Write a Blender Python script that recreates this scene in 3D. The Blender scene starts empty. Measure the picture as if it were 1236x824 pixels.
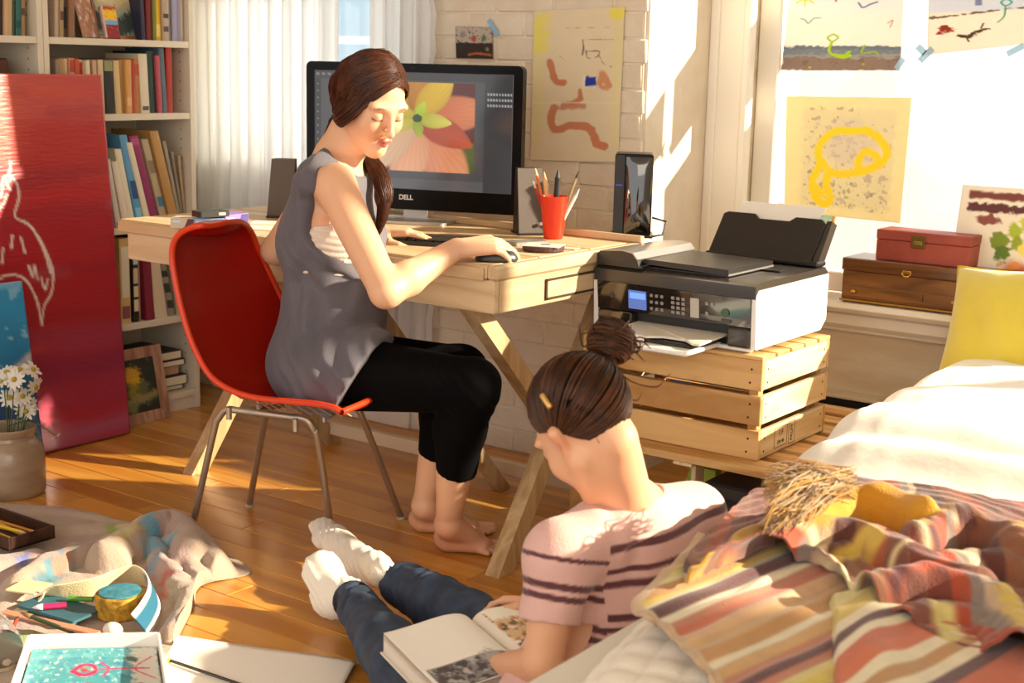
import bpy, bmesh, math, random
import numpy as np
from math import sin, cos, pi, radians, sqrt, atan2
from mathutils import Vector, Matrix

random.seed(7); RNG = np.random.RandomState(7)
SC = bpy.context.scene
COL = SC.collection

# ------------------------------------------------------------------ camera, world, sun, exposure
CAM_H = 1.2; FPX = 1710.0; PITCH = 11.1; YAW = 36.0; ROLL = 1.4
cam_d = bpy.data.cameras.new('camera'); cam = bpy.data.objects.new('camera', cam_d); COL.objects.link(cam)
cam_d.sensor_width = 36; cam_d.lens = FPX/1236*36; cam_d.clip_start = .05
cam_d.dof.use_dof = True; cam_d.dof.focus_distance = 3.35; cam_d.dof.aperture_fstop = 6.3
CR = Matrix.Rotation(radians(YAW),3,'Z') @ Matrix.Rotation(radians(90-PITCH),3,'X') @ Matrix.Rotation(radians(ROLL),3,'Z')
cam.matrix_world = Matrix.Translation((0,0,CAM_H)) @ CR.to_4x4()
SC.camera = cam
SC.view_settings.view_transform = 'Standard'; SC.view_settings.look = 'None'
SC.view_settings.gamma = 1; SC.view_settings.use_curve_mapping = False
SC.view_settings.exposure = 0.55

SUNV = Vector((.795,.503,.385)).normalized()
w = bpy.data.worlds.new('sky'); SC.world = w; w.use_nodes = True
bg = w.node_tree.nodes['Background']; bg.inputs[0].default_value = (1,.97,.93,1); bg.inputs[1].default_value = 1.3
sd = bpy.data.lights.new('sun','SUN'); so = bpy.data.objects.new('sun', sd); COL.objects.link(so)
sd.energy = 10; sd.color = (1,.86,.67); sd.angle = radians(.9)
so.rotation_euler = SUNV.to_track_quat('Z','Y').to_euler(); so.location = (4,6,4)
# warm fill light added behind the camera to brighten the room
def area(name, loc, tgt, sx, sy, e, c):
    l = bpy.data.lights.new(name,'AREA'); o = bpy.data.objects.new(name,l); COL.objects.link(o)
    l.shape='RECTANGLE'; l.size=sx; l.size_y=sy; l.energy=e; l.color=c; o.location=loc
    o.rotation_euler=(Vector(loc)-Vector(tgt)).to_track_quat('Z','Y').to_euler()
area('camera_side_fill', (1.6,-1.4,1.9), (-2.2,2.6,.7), 2.4, 1.8, 27, (1,.82,.60))

# ------------------------------------------------------------------ measuring helpers (point on a plane of the room)
CRn = np.array(CR); CP = np.array([0,0,CAM_H]); FWD = np.array([-sin(radians(YAW)),cos(radians(YAW)),0.]); RGT = np.array([cos(radians(YAW)),sin(radians(YAW)),0.]); UP = np.array([0,0,1.])
def ray(x,y): return CRn @ np.array([(x-618)/FPX,(412-y)/FPX,-1.])
def PZ(x,y,h=0.): d=ray(x,y); return CP+d*((h-CAM_H)/d[2])
def PY(x,y,v): d=ray(x,y); return CP+d*(v/d[1])
def PX(x,y,v): d=ray(x,y); return CP+d*(v/d[0])
def PD(x,y,v): d=ray(x,y); return CP+d*(v/(d@FWD))
def nrm(v): v=np.array(v,float); return v/np.linalg.norm(v)

# ------------------------------------------------------------------ materials
MATS = {}
def _new(name):
    m = bpy.data.materials.new(name); m.use_nodes = True
    return m, m.node_tree, m.node_tree.nodes['Principled BSDF']
def M(name, col=(.8,.8,.8), rough=.5, metal=0, col2=None, nscale=8, stretch=(1,1,1), bump=0, bscale=60, vc=False, sheen=0, spec=.5, coat=0, sss=0, emit=0, trans=0, transl=0, detail=4, rnd=0, lo=.35, hi=.65):
    """one procedural material: flat / noise-mixed / vertex coloured, with a fine noise bump"""
    if name in MATS: return MATS[name]
    m, nt, p = _new(name); N = nt.nodes; L = nt.links
    p.inputs['Roughness'].default_value = rough; p.inputs['Metallic'].default_value = metal
    p.inputs['Specular IOR Level'].default_value = spec; p.inputs['Coat Weight'].default_value = coat
    p.inputs['Sheen Weight'].default_value = sheen
    p.inputs['Base Color'].default_value = (*col,1)
    tc = N.new('ShaderNodeTexCoord'); mp = N.new('ShaderNodeMapping'); mp.inputs['Scale'].default_value = stretch
    L.new(tc.outputs['Object'], mp.inputs[0])
    src = None
    if vc:
        a = N.new('ShaderNodeAttribute'); a.attribute_name = 'Col'; src = a.outputs['Color']
    if rnd:
        oi = N.new('ShaderNodeObjectInfo'); ad = N.new('ShaderNodeVectorMath'); ad.operation='ADD'
        ml = N.new('ShaderNodeMath'); ml.operation='MULTIPLY'; ml.inputs[1].default_value = 37
        L.new(oi.outputs['Random'], ml.inputs[0]); L.new(mp.outputs[0], ad.inputs[0]); L.new(ml.outputs[0], ad.inputs[1]); vec = ad.outputs[0]
    else: vec = mp.outputs[0]
    if col2 is not None:
        n = N.new('ShaderNodeTexNoise'); n.inputs['Scale'].default_value = nscale; n.inputs['Detail'].default_value = detail
        L.new(vec, n.inputs['Vector'])
        r = N.new('ShaderNodeValToRGB'); r.color_ramp.elements[0].position = lo; r.color_ramp.elements[1].position = hi
        r.color_ramp.elements[0].color = (*col,1); r.color_ramp.elements[1].color = (*col2,1)
        L.new(n.outputs[0], r.inputs[0])
        if vc:
            mx = N.new('ShaderNodeMix'); mx.data_type='RGBA'; mx.blend_type='MULTIPLY'; mx.inputs[0].default_value = 1
            L.new(src, mx.inputs[6]); L.new(r.outputs[0], mx.inputs[7]); src = mx.outputs[2]
        else: src = r.outputs[0]
    if rnd:
        hs = N.new('ShaderNodeHueSaturation'); mr = N.new('ShaderNodeMapRange'); mr.inputs[3].default_value = 1-rnd; mr.inputs[4].default_value = 1+rnd
        L.new(oi.outputs['Random'], mr.inputs[0]); L.new(mr.outputs[0], hs.inputs['Value'])
        if src: L.new(src, hs.inputs['Color'])
        else: hs.inputs['Color'].default_value = (*col,1)
        src = hs.outputs[0]
    if src: L.new(src, p.inputs['Base Color'])
    if sss:
        p.inputs['Subsurface Weight'].default_value = sss; p.inputs['Subsurface Radius'].default_value = (1,.35,.18); p.inputs['Subsurface Scale'].default_value = .012
    if emit:
        p.inputs['Emission Strength'].default_value = emit
        if src: L.new(src, p.inputs['Emission Color'])
        else: p.inputs['Emission Color'].default_value = (*col,1)
    if trans: p.inputs['Transmission Weight'].default_value = trans
    if bump:
        b = N.new('ShaderNodeBump'); b.inputs['Strength'].default_value = bump; b.inputs['Distance'].default_value = .004
        n2 = N.new('ShaderNodeTexNoise'); n2.inputs['Scale'].default_value = bscale; n2.inputs['Detail'].default_value = 5
        L.new(vec, n2.inputs['Vector']); L.new(n2.outputs[0], b.inputs['Height']); L.new(b.outputs[0], p.inputs['Normal'])
    if transl:
        t = N.new('ShaderNodeBsdfTranslucent'); t.inputs[0].default_value = (*col,1)
        if src: L.new(src, t.inputs[0])
        mx = N.new('ShaderNodeMixShader'); mx.inputs[0].default_value = transl
        out = N['Material Output']; L.new(p.outputs[0], mx.inputs[1]); L.new(t.outputs[0], mx.inputs[2]); L.new(mx.outputs[0], out.inputs[0])
    MATS[name] = m
    return m
def wood(name, c1, c2, axis=0, rough=.45, scale=9, rnd=.1, bump=.15, coat=0, knots=False):
    if name in MATS: return MATS[name]
    m, nt, p = _new(name); N = nt.nodes; L = nt.links
    tc = N.new('ShaderNodeTexCoord'); mp = N.new('ShaderNodeMapping')
    s = [1,1,1]; s[axis] = .09; mp.inputs['Scale'].default_value = s
    oi = N.new('ShaderNodeObjectInfo'); ml = N.new('ShaderNodeMath'); ml.operation='MULTIPLY'; ml.inputs[1].default_value = 53
    ad = N.new('ShaderNodeVectorMath'); L.new(oi.outputs['Random'], ml.inputs[0]); L.new(tc.outputs['Object'], mp.inputs[0])
    L.new(mp.outputs[0], ad.inputs[0]); L.new(ml.outputs[0], ad.inputs[1])
    n = N.new('ShaderNodeTexNoise'); n.inputs['Scale'].default_value = scale; n.inputs['Detail'].default_value = 6; n.inputs['Distortion'].default_value = 1.3
    L.new(ad.outputs[0], n.inputs['Vector'])
    mm = N.new('ShaderNodeMath'); mm.operation='MULTIPLY'; mm.inputs[1].default_value = 7; fr = N.new('ShaderNodeMath'); fr.operation='PINGPONG'; fr.inputs[1].default_value = 1
    L.new(n.outputs[0], mm.inputs[0]); L.new(mm.outputs[0], fr.inputs[0])
    r = N.new('ShaderNodeValToRGB'); r.color_ramp.elements[0].color = (*c1,1); r.color_ramp.elements[1].color = (*c2,1)
    r.color_ramp.elements[0].position=.05; r.color_ramp.elements[1].position=.95
    L.new(fr.outputs[0], r.inputs[0])
    hs = N.new('ShaderNodeHueSaturation'); mr = N.new('ShaderNodeMapRange'); mr.inputs[3].default_value = 1-rnd; mr.inputs[4].default_value = 1+rnd
    L.new(oi.outputs['Random'], mr.inputs[0]); L.new(mr.outputs[0], hs.inputs['Value']); L.new(r.outputs[0], hs.inputs['Color'])
    L.new(hs.outputs[0], p.inputs['Base Color'])
    b = N.new('ShaderNodeBump'); b.inputs['Strength'].default_value = bump; b.inputs['Distance'].default_value = .002
    L.new(fr.outputs[0], b.inputs['Height']); L.new(b.outputs[0], p.inputs['Normal'])
    p.inputs['Roughness'].default_value = rough; p.inputs['Coat Weight'].default_value = coat; p.inputs['Coat Roughness'].default_value = .2
    MATS[name] = m
    return m

# ------------------------------------------------------------------ object helpers
ORG = {}
def thing(name, label, cat, loc, group=None):
    o = bpy.data.objects.new(name, None); COL.objects.link(o); o.location = tuple(loc); o.empty_display_size = .02
    ORG[o.name] = np.array(loc, float); o['label'] = label; o['category'] = cat
    if group: o['group'] = group
    return o
def tag(o, label, cat, group=None, kind=None):
    o['label'] = label; o['category'] = cat
    if group: o['group'] = group
    if kind: o['kind'] = kind
    return o
def mkobj(name, V, Fc, mat, parent=None, smooth=False, col=None, org=None):
    """V are world coordinates; the object's origin is its parent's or the base of its own bounds"""
    V = np.asarray(V, float).reshape(-1,3)
    if parent is not None: og = ORG[parent.name]
    elif org is not None: og = np.array(org,float)
    else:
        a, b = V.min(0), V.max(0); og = np.array([(a[0]+b[0])/2,(a[1]+b[1])/2,a[2]])
    me = bpy.data.meshes.new(name)
    W = V-og
    if isinstance(Fc, np.ndarray):
        k = Fc.shape[1]; me.vertices.add(len(W)); me.vertices.foreach_set('co', W.ravel())
        me.loops.add(Fc.size); me.loops.foreach_set('vertex_index', Fc.ravel().astype(np.int32))
        me.polygons.add(len(Fc)); me.polygons.foreach_set('loop_start', np.arange(0,Fc.size,k,dtype=np.int32)); me.polygons.foreach_set('loop_total', np.full(len(Fc),k,dtype=np.int32))
        me.update(calc_edges=True); me.validate()
    else:
        me.from_pydata([tuple(v) for v in W], [], Fc); me.update()
    if smooth:
        me.polygons.foreach_set('use_smooth', np.ones(len(me.polygons),bool))
        if smooth != True: me.set_sharp_from_angle(angle=radians(smooth))
    if col is not None:
        c = np.ones((len(V),4)); c[:,:3] = col
        at = me.color_attributes.new('Col','FLOAT_COLOR','POINT'); at.data.foreach_set('color', c.ravel())
    if mat: me.materials.append(mat)
    o = bpy.data.objects.new(name, me); COL.objects.link(o)
    if parent is not None:
        o.parent = parent; ORG[o.name] = og
    else:
        o.location = tuple(og); ORG[o.name] = og
    return o
def st(o): o['kind'] = 'structure'; return o

class G:
    def __init__(s): s.V = []; s.F = []; s.T = None
    def add(s, V, F):
        n = len(s.V)
        if s.T is not None: V = [tuple(s.T @ Vector(v)) for v in V]
        s.V += [tuple(v) for v in V]; s.F += [tuple(i+n for i in f) for f in F]; return s
    def box(s, x0,x1,y0,y1,z0,z1, c=.0):
        if x0>x1: x0,x1=x1,x0
        if y0>y1: y0,y1=y1,y0
        if z0>z1: z0,z1=z1,z0
        if c<=0:
            V=[(x,y,z) for x in (x0,x1) for y in (y0,y1) for z in (z0,z1)]
            return s.add(V,[(0,1,3,2),(4,6,7,5),(0,4,5,1),(2,3,7,6),(0,2,6,4),(1,5,7,3)])
        c=min(c,(x1-x0)*.45,(y1-y0)*.45,(z1-z0)*.45)
        V=[];idx={}
        for i,(x,dx) in enumerate(((x0,c),(x1,-c))):
            for j,(y,dy) in enumerate(((y0,c),(y1,-c))):
                for k,(z,dz) in enumerate(((z0,c),(z1,-c))):
                    for a,v in enumerate(((x,y+dy,z+dz),(x+dx,y,z+dz),(x+dx,y+dy,z))):
                        idx[i,j,k,a]=len(V); V.append(v)
        F=[]
        F.append([idx[0,0,0,0],idx[0,0,1,0],idx[0,1,1,0],idx[0,1,0,0]]); F.append([idx[1,0,0,0],idx[1,1,0,0],idx[1,1,1,0],idx[1,0,1,0]])
        F.append([idx[0,0,0,1],idx[1,0,0,1],idx[1,0,1,1],idx[0,0,1,1]]); F.append([idx[0,1,0,1],idx[0,1,1,1],idx[1,1,1,1],idx[1,1,0,1]])
        F.append([idx[0,0,0,2],idx[0,1,0,2],idx[1,1,0,2],idx[1,0,0,2]]); F.append([idx[0,0,1,2],idx[1,0,1,2],idx[1,1,1,2],idx[0,1,1,2]])
        ce=Vector(((x0+x1)/2,(y0+y1)/2,(z0+z1)/2))
        def out(f):
            q=[Vector(V[i]) for i in f]; n=(q[1]-q[0]).cross(q[2]-q[0])
            return f if n.dot(sum(q,Vector())/len(q)-ce)>0 else f[::-1]
        for j in (0,1):
            for k in (0,1): F.append(out([idx[0,j,k,1],idx[1,j,k,1],idx[1,j,k,2],idx[0,j,k,2]]))
        for i in (0,1):
            for k in (0,1): F.append(out([idx[i,0,k,0],idx[i,1,k,0],idx[i,1,k,2],idx[i,0,k,2]]))
        for i in (0,1):
            for j in (0,1): F.append(out([idx[i,j,0,0],idx[i,j,1,0],idx[i,j,1,1],idx[i,j,0,1]]))
        for i in (0,1):
            for j in (0,1):
                for k in (0,1): F.append(out([idx[i,j,k,0],idx[i,j,k,1],idx[i,j,k,2]]))
        return s.add(V,[out(list(f)) for f in F])
    def tube(s, pts, r, n=8, cap=True):
        P=[Vector(tuple(p)) for p in pts]; m=len(P); R=r if hasattr(r,'__len__') else [r]*m
        t=(P[1]-P[0]).normalized(); a=t.orthogonal().normalized(); V=[]; F=[]
        for i in range(m):
            tt=(P[min(i+1,m-1)]-P[max(i-1,0)]).normalized()
            a=(a-tt*a.dot(tt)).normalized(); b=tt.cross(a)
            for j in range(n):
                an=2*pi*j/n; V.append(P[i]+(a*cos(an)+b*sin(an))*R[i])
        for i in range(m-1):
            for j in range(n):
                k=(j+1)%n; F.append((i*n+j,i*n+k,(i+1)*n+k,(i+1)*n+j))
        if cap: F.append(tuple(range(n))[::-1]); F.append(tuple(range((m-1)*n,m*n)))
        return s.add(V,F)
    def lathe(s, prof, c=(0,0,0), n=24, axis=None):
        V=[];F=[];m=len(prof)
        Q=Vector(axis).to_track_quat('Z','Y').to_matrix() if axis is not None else Matrix.Identity(3)
        for r,z in prof:
            for j in range(n):
                a=2*pi*j/n; V.append(Q@Vector((r*cos(a),r*sin(a),z))+Vector(tuple(c)))
        for i in range(m-1):
            for j in range(n):
                k=(j+1)%n; F.append((i*n+j,i*n+k,(i+1)*n+k,(i+1)*n+j))
        F.append(tuple(range(n))[::-1]); F.append(tuple(range((m-1)*n,m*n)))
        return s.add(V,F)
    def prism(s, poly, d):
        """planar polygon (3-D points) extruded by vector d"""
        n=len(poly); P=[Vector(tuple(p)) for p in poly]; D=Vector(tuple(d)); V=P+[p+D for p in P]
        nn=Vector()
        for i in range(n): nn+=P[i].cross(P[(i+1)%n])
        F=[tuple(range(n)),tuple(range(n,2*n))[::-1]]+[(i+n,(i+1)%n+n,(i+1)%n,i) for i in range(n)]
        if nn.dot(D)>0: F=[f[::-1] for f in F]
        return s.add(V,F)
    def ball(s,c,r,n=10,m=6,sc=(1,1,1)):
        prof=[(max(1e-4,sin(pi*i/m))*r,-cos(pi*i/m)*r) for i in range(m+1)]
        V=[];F=[]
        for rr,z in prof:
            for j in range(n):
                a=2*pi*j/n; V.append(Vector((c[0]+rr*cos(a)*sc[0],c[1]+rr*sin(a)*sc[1],c[2]+z*sc[2])))
        for i in range(m):
            for j in range(n):
                k=(j+1)%n; F.append((i*n+j,i*n+k,(i+1)*n+k,(i+1)*n+j))
        return s.add(V,F)
    def o(s, name, mat, parent=None, smooth=False, org=None): return mkobj(name, s.V, s.F, mat, parent, smooth, None, org)

def spl(P, n):
    """Catmull-Rom resample of a polyline to n points"""
    P=np.asarray(P,float); m=len(P); t=np.linspace(0,m-1,n); i=np.clip(t.astype(int),0,m-2); f=(t-i)[:,None]
    p0=P[np.clip(i-1,0,m-1)]; p1=P[i]; p2=P[i+1]; p3=P[np.clip(i+2,0,m-1)]
    p0=np.where((i==0)[:,None],2*p1-p2,p0); p3=np.where((i+2>m-1)[:,None],2*p2-p1,p3)
    return .5*((2*p1)+(-p0+p2)*f+(2*p0-5*p1+4*p2-p3)*f*f+(-p0+3*p1-3*p2+p3)*f**3)
def gridpatch(P, m, n):
    """P: rows of control points -> (m,n,3) surface points"""
    A=np.array([spl(r,n) for r in P]); return np.array([spl(A[:,j],m) for j in range(n)]).transpose(1,0,2)
def gridfaces(m,n,flip=False):
    i=np.arange(m-1)[:,None]; j=np.arange(n-1)[None]; a=i*n+j
    F=np.stack([a,a+1,a+n+1,a+n],-1).reshape(-1,4)
    return F[:,::-1] if flip else F
def sheet(name, S, mat, parent=None, th=.003, col=None, flip=False, smooth=True):
    """surface grid with thickness th (towards minus normal)"""
    m,n,_=S.shape
    du=np.gradient(S,axis=0); dv=np.gradient(S,axis=1); N=np.cross(dv,du); N/=np.linalg.norm(N,axis=2,keepdims=True)+1e-12
    if flip: N=-N
    B=S-N*th; V=np.concatenate([S.reshape(-1,3),B.reshape(-1,3)]); k=m*n
    F1=gridfaces(m,n,not flip); F2=gridfaces(m,n,flip)+k
    e=np.concatenate([np.arange(n),np.arange(1,m)*n+n-1,(m-1)*n+np.arange(n-2,-1,-1),np.arange(m-2,0,-1)*n]); e2=np.roll(e,-1)
    F3=np.stack([e,e2,e2+k,e+k],-1)
    if flip: F3=F3[:,::-1]
    F=np.concatenate([F1,F2,F3])
    c=None
    if col is not None:
        c=np.asarray(col).reshape(-1,3); c=np.concatenate([c,c])
    return mkobj(name,V,F,mat,parent,smooth,c)
def segd(P, poly):
    """distance from points P (..,d) to polyline, and arc parameter"""
    P=np.asarray(P,float); best=np.full(P.shape[:-1],1e9); par=np.zeros(P.shape[:-1]); poly=np.asarray(poly,float)
    for i in range(len(poly)-1):
        a,b=poly[i],poly[i+1]; ab=b-a; h=np.clip(((P-a)@ab)/(ab@ab+1e-12),0,1)
        d=np.linalg.norm(P-a-h[...,None]*ab,axis=-1); k=d<best; best=np.where(k,d,best); par=np.where(k,i+h,par)
    return best,par
def sstep(a,b,x): t=np.clip((x-a)/(b-a),0,1); return t*t*(3-2*t)
def wn(P, sc, seed=0, oct=3):
    """smooth pseudo noise in about -1..1"""
    r=np.random.RandomState(seed); P=np.asarray(P,float)*sc; o=np.zeros(P.shape[:-1]); a=1.;t=0
    for k in range(oct):
        for q in range(4):
            d=r.normal(size=P.shape[-1]); d/=np.linalg.norm(d); o+=a*np.sin(P@d*2*pi*r.uniform(.7,1.3)+r.uniform(0,6.28)+1.3*np.sin(P@r.normal(size=P.shape[-1])*2.)); t+=a
        P=P*2.1; a*=.5
    return o/t*1.8
class Paint:
    """flat print: colours on a fine grid, u right 0..1, v up 0..1 (asp = width/height)"""
    def __init__(s,nx,ny,base,asp=1.,noise=.0,seed=1):
        u,v=np.meshgrid((np.arange(nx)+.0)/(nx-1),(np.arange(ny)+.0)/(ny-1)); s.asp=asp; s.P=np.stack([u*asp,v],-1); s.u=u; s.v=v
        s.C=np.ones((ny,nx,3))*np.array(base)
        if noise: s.C*= (1+noise*wn(s.P,7,seed))[...,None]
    def mask(s,m,c): m=np.clip(m,0,1)[...,None]; s.C=s.C*(1-m)+np.array(c)*m; return s
    def stroke(s,pts,wd,c,soft=.006,rough=0,op=1,n=24,seed=3):
        p=np.array(pts,float).copy(); p[:,0]*=s.asp
        if len(p)>2: p=spl(p,n)
        d,_=segd(s.P,p)
        if rough: d=d+rough*wn(s.P,14,seed)
        return s.mask(op*(1-sstep(wd-soft,wd+soft,d)),c)
    def rect(s,u0,u1,v0,v1,c,soft=.008,op=1,rough=0,seed=4):
        q=wn(s.P,9,seed)*rough
        return s.mask(op*sstep(u0-soft,u0+soft,s.u+q)*(1-sstep(u1-soft,u1+soft,s.u+q))*sstep(v0-soft,v0+soft,s.v+q)*(1-sstep(v1-soft,v1+soft,s.v+q)),c)
    def blob(s,u,v,r,c,soft=.02,rough=0,sy=1,op=1,seed=5):
        d=np.hypot(s.P[...,0]-u*s.asp,(s.P[...,1]-v)/sy)+rough*wn(s.P,10,seed)
        return s.mask(op*(1-sstep(r-soft,r+soft,d)),c)
    def speck(s,sc,th,c,seed=9,op=1,box=(0,1,0,1)):
        m=sstep(th,th+.12,wn(s.P,sc,seed,4))*op
        return s.mask(m*((s.u>box[0])&(s.u<box[1])&(s.v>box[2])&(s.v<box[3])),c)
def panel(name, c00,c10,c11,c01, pt, mat, parent=None, th=.002, wave=0):
    """printed sheet with corners (u,v)=00,10,11,01 in world space; print faces the side from which they run counter-clockwise"""
    ny,nx,_=pt.C.shape; a,b,c,d=[np.array(q,float) for q in (c00,c10,c11,c01)]
    u=pt.u[...,None]; v=pt.v[...,None]; S=a*(1-u)*(1-v)+b*u*(1-v)+c*u*v+d*(1-u)*v
    if wave:
        n=nrm(np.cross(b-a,d-a)); S=S+n*(wave*wn(pt.P,1.1,11,2))[...,None]
    return sheet(name,S,mat,parent,th,pt.C,flip=True)

# ------------------------------------------------------------------ smooth solid modelling (distance field + surface nets)
class SDF:
    def __init__(s): s.p=[]
    def cone(s,a,b,ra,rb=None,k=.02,fl=None,fs=1.,sub=False):
        rb=ra if rb is None else rb; s.p.append(('c',np.array(a,float),np.array(b,float),ra,rb,k,None if fl is None else nrm(fl),fs,sub)); return s
    def ell(s,c,r,R=None,k=.02,sub=False):
        s.p.append(('e',np.array(c,float),np.array(r,float)*np.ones(3),np.eye(3) if R is None else np.array([nrm(q) for q in R]),k,sub)); return s
    def half(s,pt,n,k=.003): s.p.append(('h',np.array(pt,float),nrm(n),k)); return s     # removes the side n points to
    def lhalf(s,pt,n,rad): s.p.append(('lh',np.array(pt,float),nrm(n),rad)); return s
    def disp(s,f): s.p.append(('d',f)); return s
    def field(s,X,lo,vox):
        D=np.full(X.shape[:3],.2)
        for q in s.p:
            if q[0]=='h':
                d=(X-q[1])@q[2]; D=smax(D,d,q[3]); continue
            if q[0]=='lh':
                m=np.linalg.norm(X-q[1],axis=-1)<q[3]; D[m]=np.maximum(D[m],(X[m]-q[1])@q[2]); continue
            if q[0]=='d':
                m=np.abs(D)<.03; D[m]+=q[1](X[m]); continue
            k=q[5] if q[0]=='c' else q[4]; mg=max(k,.012)+3*vox
            if q[0]=='c':
                rr=max(q[3],q[4])*max(1,q[7]); a=np.minimum(q[1],q[2])-rr-mg; b=np.maximum(q[1],q[2])+rr+mg; sub=q[8]
            else: rr=q[2].max(); a=q[1]-rr-mg; b=q[1]+rr+mg; sub=q[5]
            i0=np.clip(np.floor((a-lo)/vox).astype(int),0,X.shape[:3]); i1=np.clip(np.ceil((b-lo)/vox).astype(int)+1,0,X.shape[:3])
            if (i1<=i0).any(): continue
            sl=tuple(slice(u,v) for u,v in zip(i0,i1)); P=X[sl]
            if q[0]=='c':
                ab=q[2]-q[1]; h=np.clip(((P-q[1])@ab)/(ab@ab+1e-12),0,1); W=P-q[1]-h[...,None]*ab
                r2=(W*W).sum(-1)
                if q[6] is not None: c=W@q[6]; r2=r2+(c/q[7])**2-c*c
                d=np.sqrt(np.maximum(r2,0))-(q[3]+(q[4]-q[3])*h)
            else:
                W=(P-q[1])@q[3].T; k0=np.linalg.norm(W/q[2],axis=-1); k1=np.linalg.norm(W/q[2]**2,axis=-1)+1e-9; d=k0*(k0-1)/k1
            D[sl]=smax(D[sl],-d,k) if sub else smin(D[sl],d,k)
        return D
    def mesh(s,boxes):
        VV=[];FF=[];n=0
        for lo,hi,vox in boxes:
            lo=np.array(lo,float); sh=np.ceil((np.array(hi)-lo)/vox).astype(int)+1
            g=np.meshgrid(*[lo[i]+np.arange(sh[i])*vox for i in range(3)],indexing='ij'); X=np.stack(g,-1)
            V,F=nets(s.field(X,lo,vox),lo,vox)
            if len(V): VV.append(V); FF.append(F+n); n+=len(V)
        return np.concatenate(VV),np.concatenate(FF)
def smin(a,b,k): h=np.clip(.5+.5*(b-a)/k,0,1); return b+(a-b)*h-k*h*(1-h)
def smax(a,b,k): return -smin(-a,-b,k)
def nets(D,lo,vox):
    S=D<0; sx,sy,sz=[q-1 for q in D.shape]
    cs=[(i,j,k) for i in (0,1) for j in (0,1) for k in (0,1)]
    cnt=sum(S[i:i+sx,j:j+sy,k:k+sz].astype(np.int8) for i,j,k in cs); act=(cnt>0)&(cnt<8)
    idx=np.argwhere(act); ID=np.full(act.shape,-1,np.int64); ID[act]=np.arange(len(idx))
    if not len(idx): return np.zeros((0,3)),np.zeros((0,4),int)
    acc=np.zeros((len(idx),3)); ct=np.zeros(len(idx))
    val={c:D[idx[:,0]+c[0],idx[:,1]+c[1],idx[:,2]+c[2]] for c in cs}
    for c in cs:
        for ax in range(3):
            if c[ax]: continue
            c2=list(c); c2[ax]=1; c2=tuple(c2); a,b=val[c],val[c2]; m=(a<0)!=(b<0)
            t=np.where(m,a/(a-b+1e-30),0); p=np.tile(np.array(c,float),(len(idx),1)); p[:,ax]+=t
            acc[m]+=p[m]; ct[m]+=1
    V=lo+(idx+acc/ct[:,None])*vox; FF=[]
    for ax in range(3):
        b,c=(ax+1)%3,(ax+2)%3
        sa=[slice(0,q) for q in D.shape]; sb=list(sa); sa[ax]=slice(0,D.shape[ax]-1); sb[ax]=slice(1,D.shape[ax])
        A0=S[tuple(sa)]; A1=S[tuple(sb)]; e=np.argwhere(A0!=A1); e=e[(e[:,b]>0)&(e[:,c]>0)&(e[:,b]<D.shape[b]-1)&(e[:,c]<D.shape[c]-1)]
        if not len(e): continue
        ins=A0[tuple(e.T)]
        def g(db,dc): q=e.copy(); q[:,b]-=db; q[:,c]-=dc; return ID[tuple(q.T)]
        Q=np.stack([g(1,1),g(0,1),g(0,0),g(1,0)],-1); Q=np.where(ins[:,None],Q,Q[:,::-1]); FF.append(Q)
    return V,np.concatenate(FF)
def tint(V, base, marks):
    """colours of the thing itself laid on a mesh: marks = (polyline or point, radius, softness, colour, strength)"""
    C=np.ones((len(V),3))*np.array(base)
    for pts,r,sf,c,op in marks:
        pts=np.atleast_2d(np.array(pts,float)); d=np.linalg.norm(V-pts[0],axis=1) if len(pts)==1 else segd(V,pts)[0]
        m=(op*(1-sstep(r-sf,r+sf,d)))[:,None]; C=C*(1-m)+np.array(c)*m
    return C
def H(h):
    c=[int(h[i:i+2],16)/255 for i in (0,2,4)]
    return tuple(((x+.055)/1.055)**2.4 if x>.04 else x/12.92 for x in c)
# ================================================================== THE SETTING
m_wall=M('painted_wall',H('e6dccb'),.8,bump=.5,bscale=22,col2=H('dccfba'),nscale=5)
m_brick=M('painted_brick',H('e4d7c4'),.75,bump=.9,bscale=45,rnd=.02,col2=H('dacbb4'),nscale=9)
m_trim=M('white_gloss_paint',H('efe9dd'),.35,bump=.12,bscale=9)
m_old=M('worn_white_paint',H('dfd3bf'),.6,col2=H('c9b394'),nscale=3,stretch=(1,1,4),bump=.6,bscale=12,lo=.4,hi=.75)
m_dark=M('dark_slot',H('15110e'),.7)
floor=G().box(-4.1,3.7,-1.3,4.05,-.06,-.019).o('floor',M('subfloor',H('5a3217'),.8)); st(floor)
m_board=wood('pine_board',H('cf9440'),H('b5762a'),0,.3,5,.09,.05,coat=.35)
r=random.Random(3); y=.9; k=0
while y<3.95:
    xs=[-4.05]; xs.append(-4.05+r.uniform(.6,2.2))
    while xs[-1]<.3: xs.append(xs[-1]+r.uniform(1.6,2.4))
    for a,b in zip(xs,xs[1:]):
        if a>-.6: break
        G().box(a+.0007,b-.0007,y+.0008,y+.0842,-.019,r.uniform(-.0006,0),.0015).o('floor_board',m_board,floor)
    y+=.085
st(G().box(-4.1,3.7,-1.3,4.2,2.8,2.9).o('ceiling',m_wall))
st(G().box(-4.15,-4.0,-1.3,3.65,0,2.8).o('wall_left',m_wall))
st(G().box(3.6,3.75,-1.3,4.1,0,2.8).o('wall_right',m_wall))
wb=G(); wb.box(-4.0,-3.85,3.5,3.65,0,2.8).box(-3.85,-2.95,3.5,3.65,0,.85).box(-3.85,-2.95,3.5,3.65,2.25,2.8).box(-2.95,-2.11,3.5035,3.65,0,2.8).box(-2.17,-2.11,3.65,4.15,0,2.8)
wall_back=st(wb.o('wall_back',m_wall))
z=0.; row=0; rb=random.Random(5)
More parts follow.
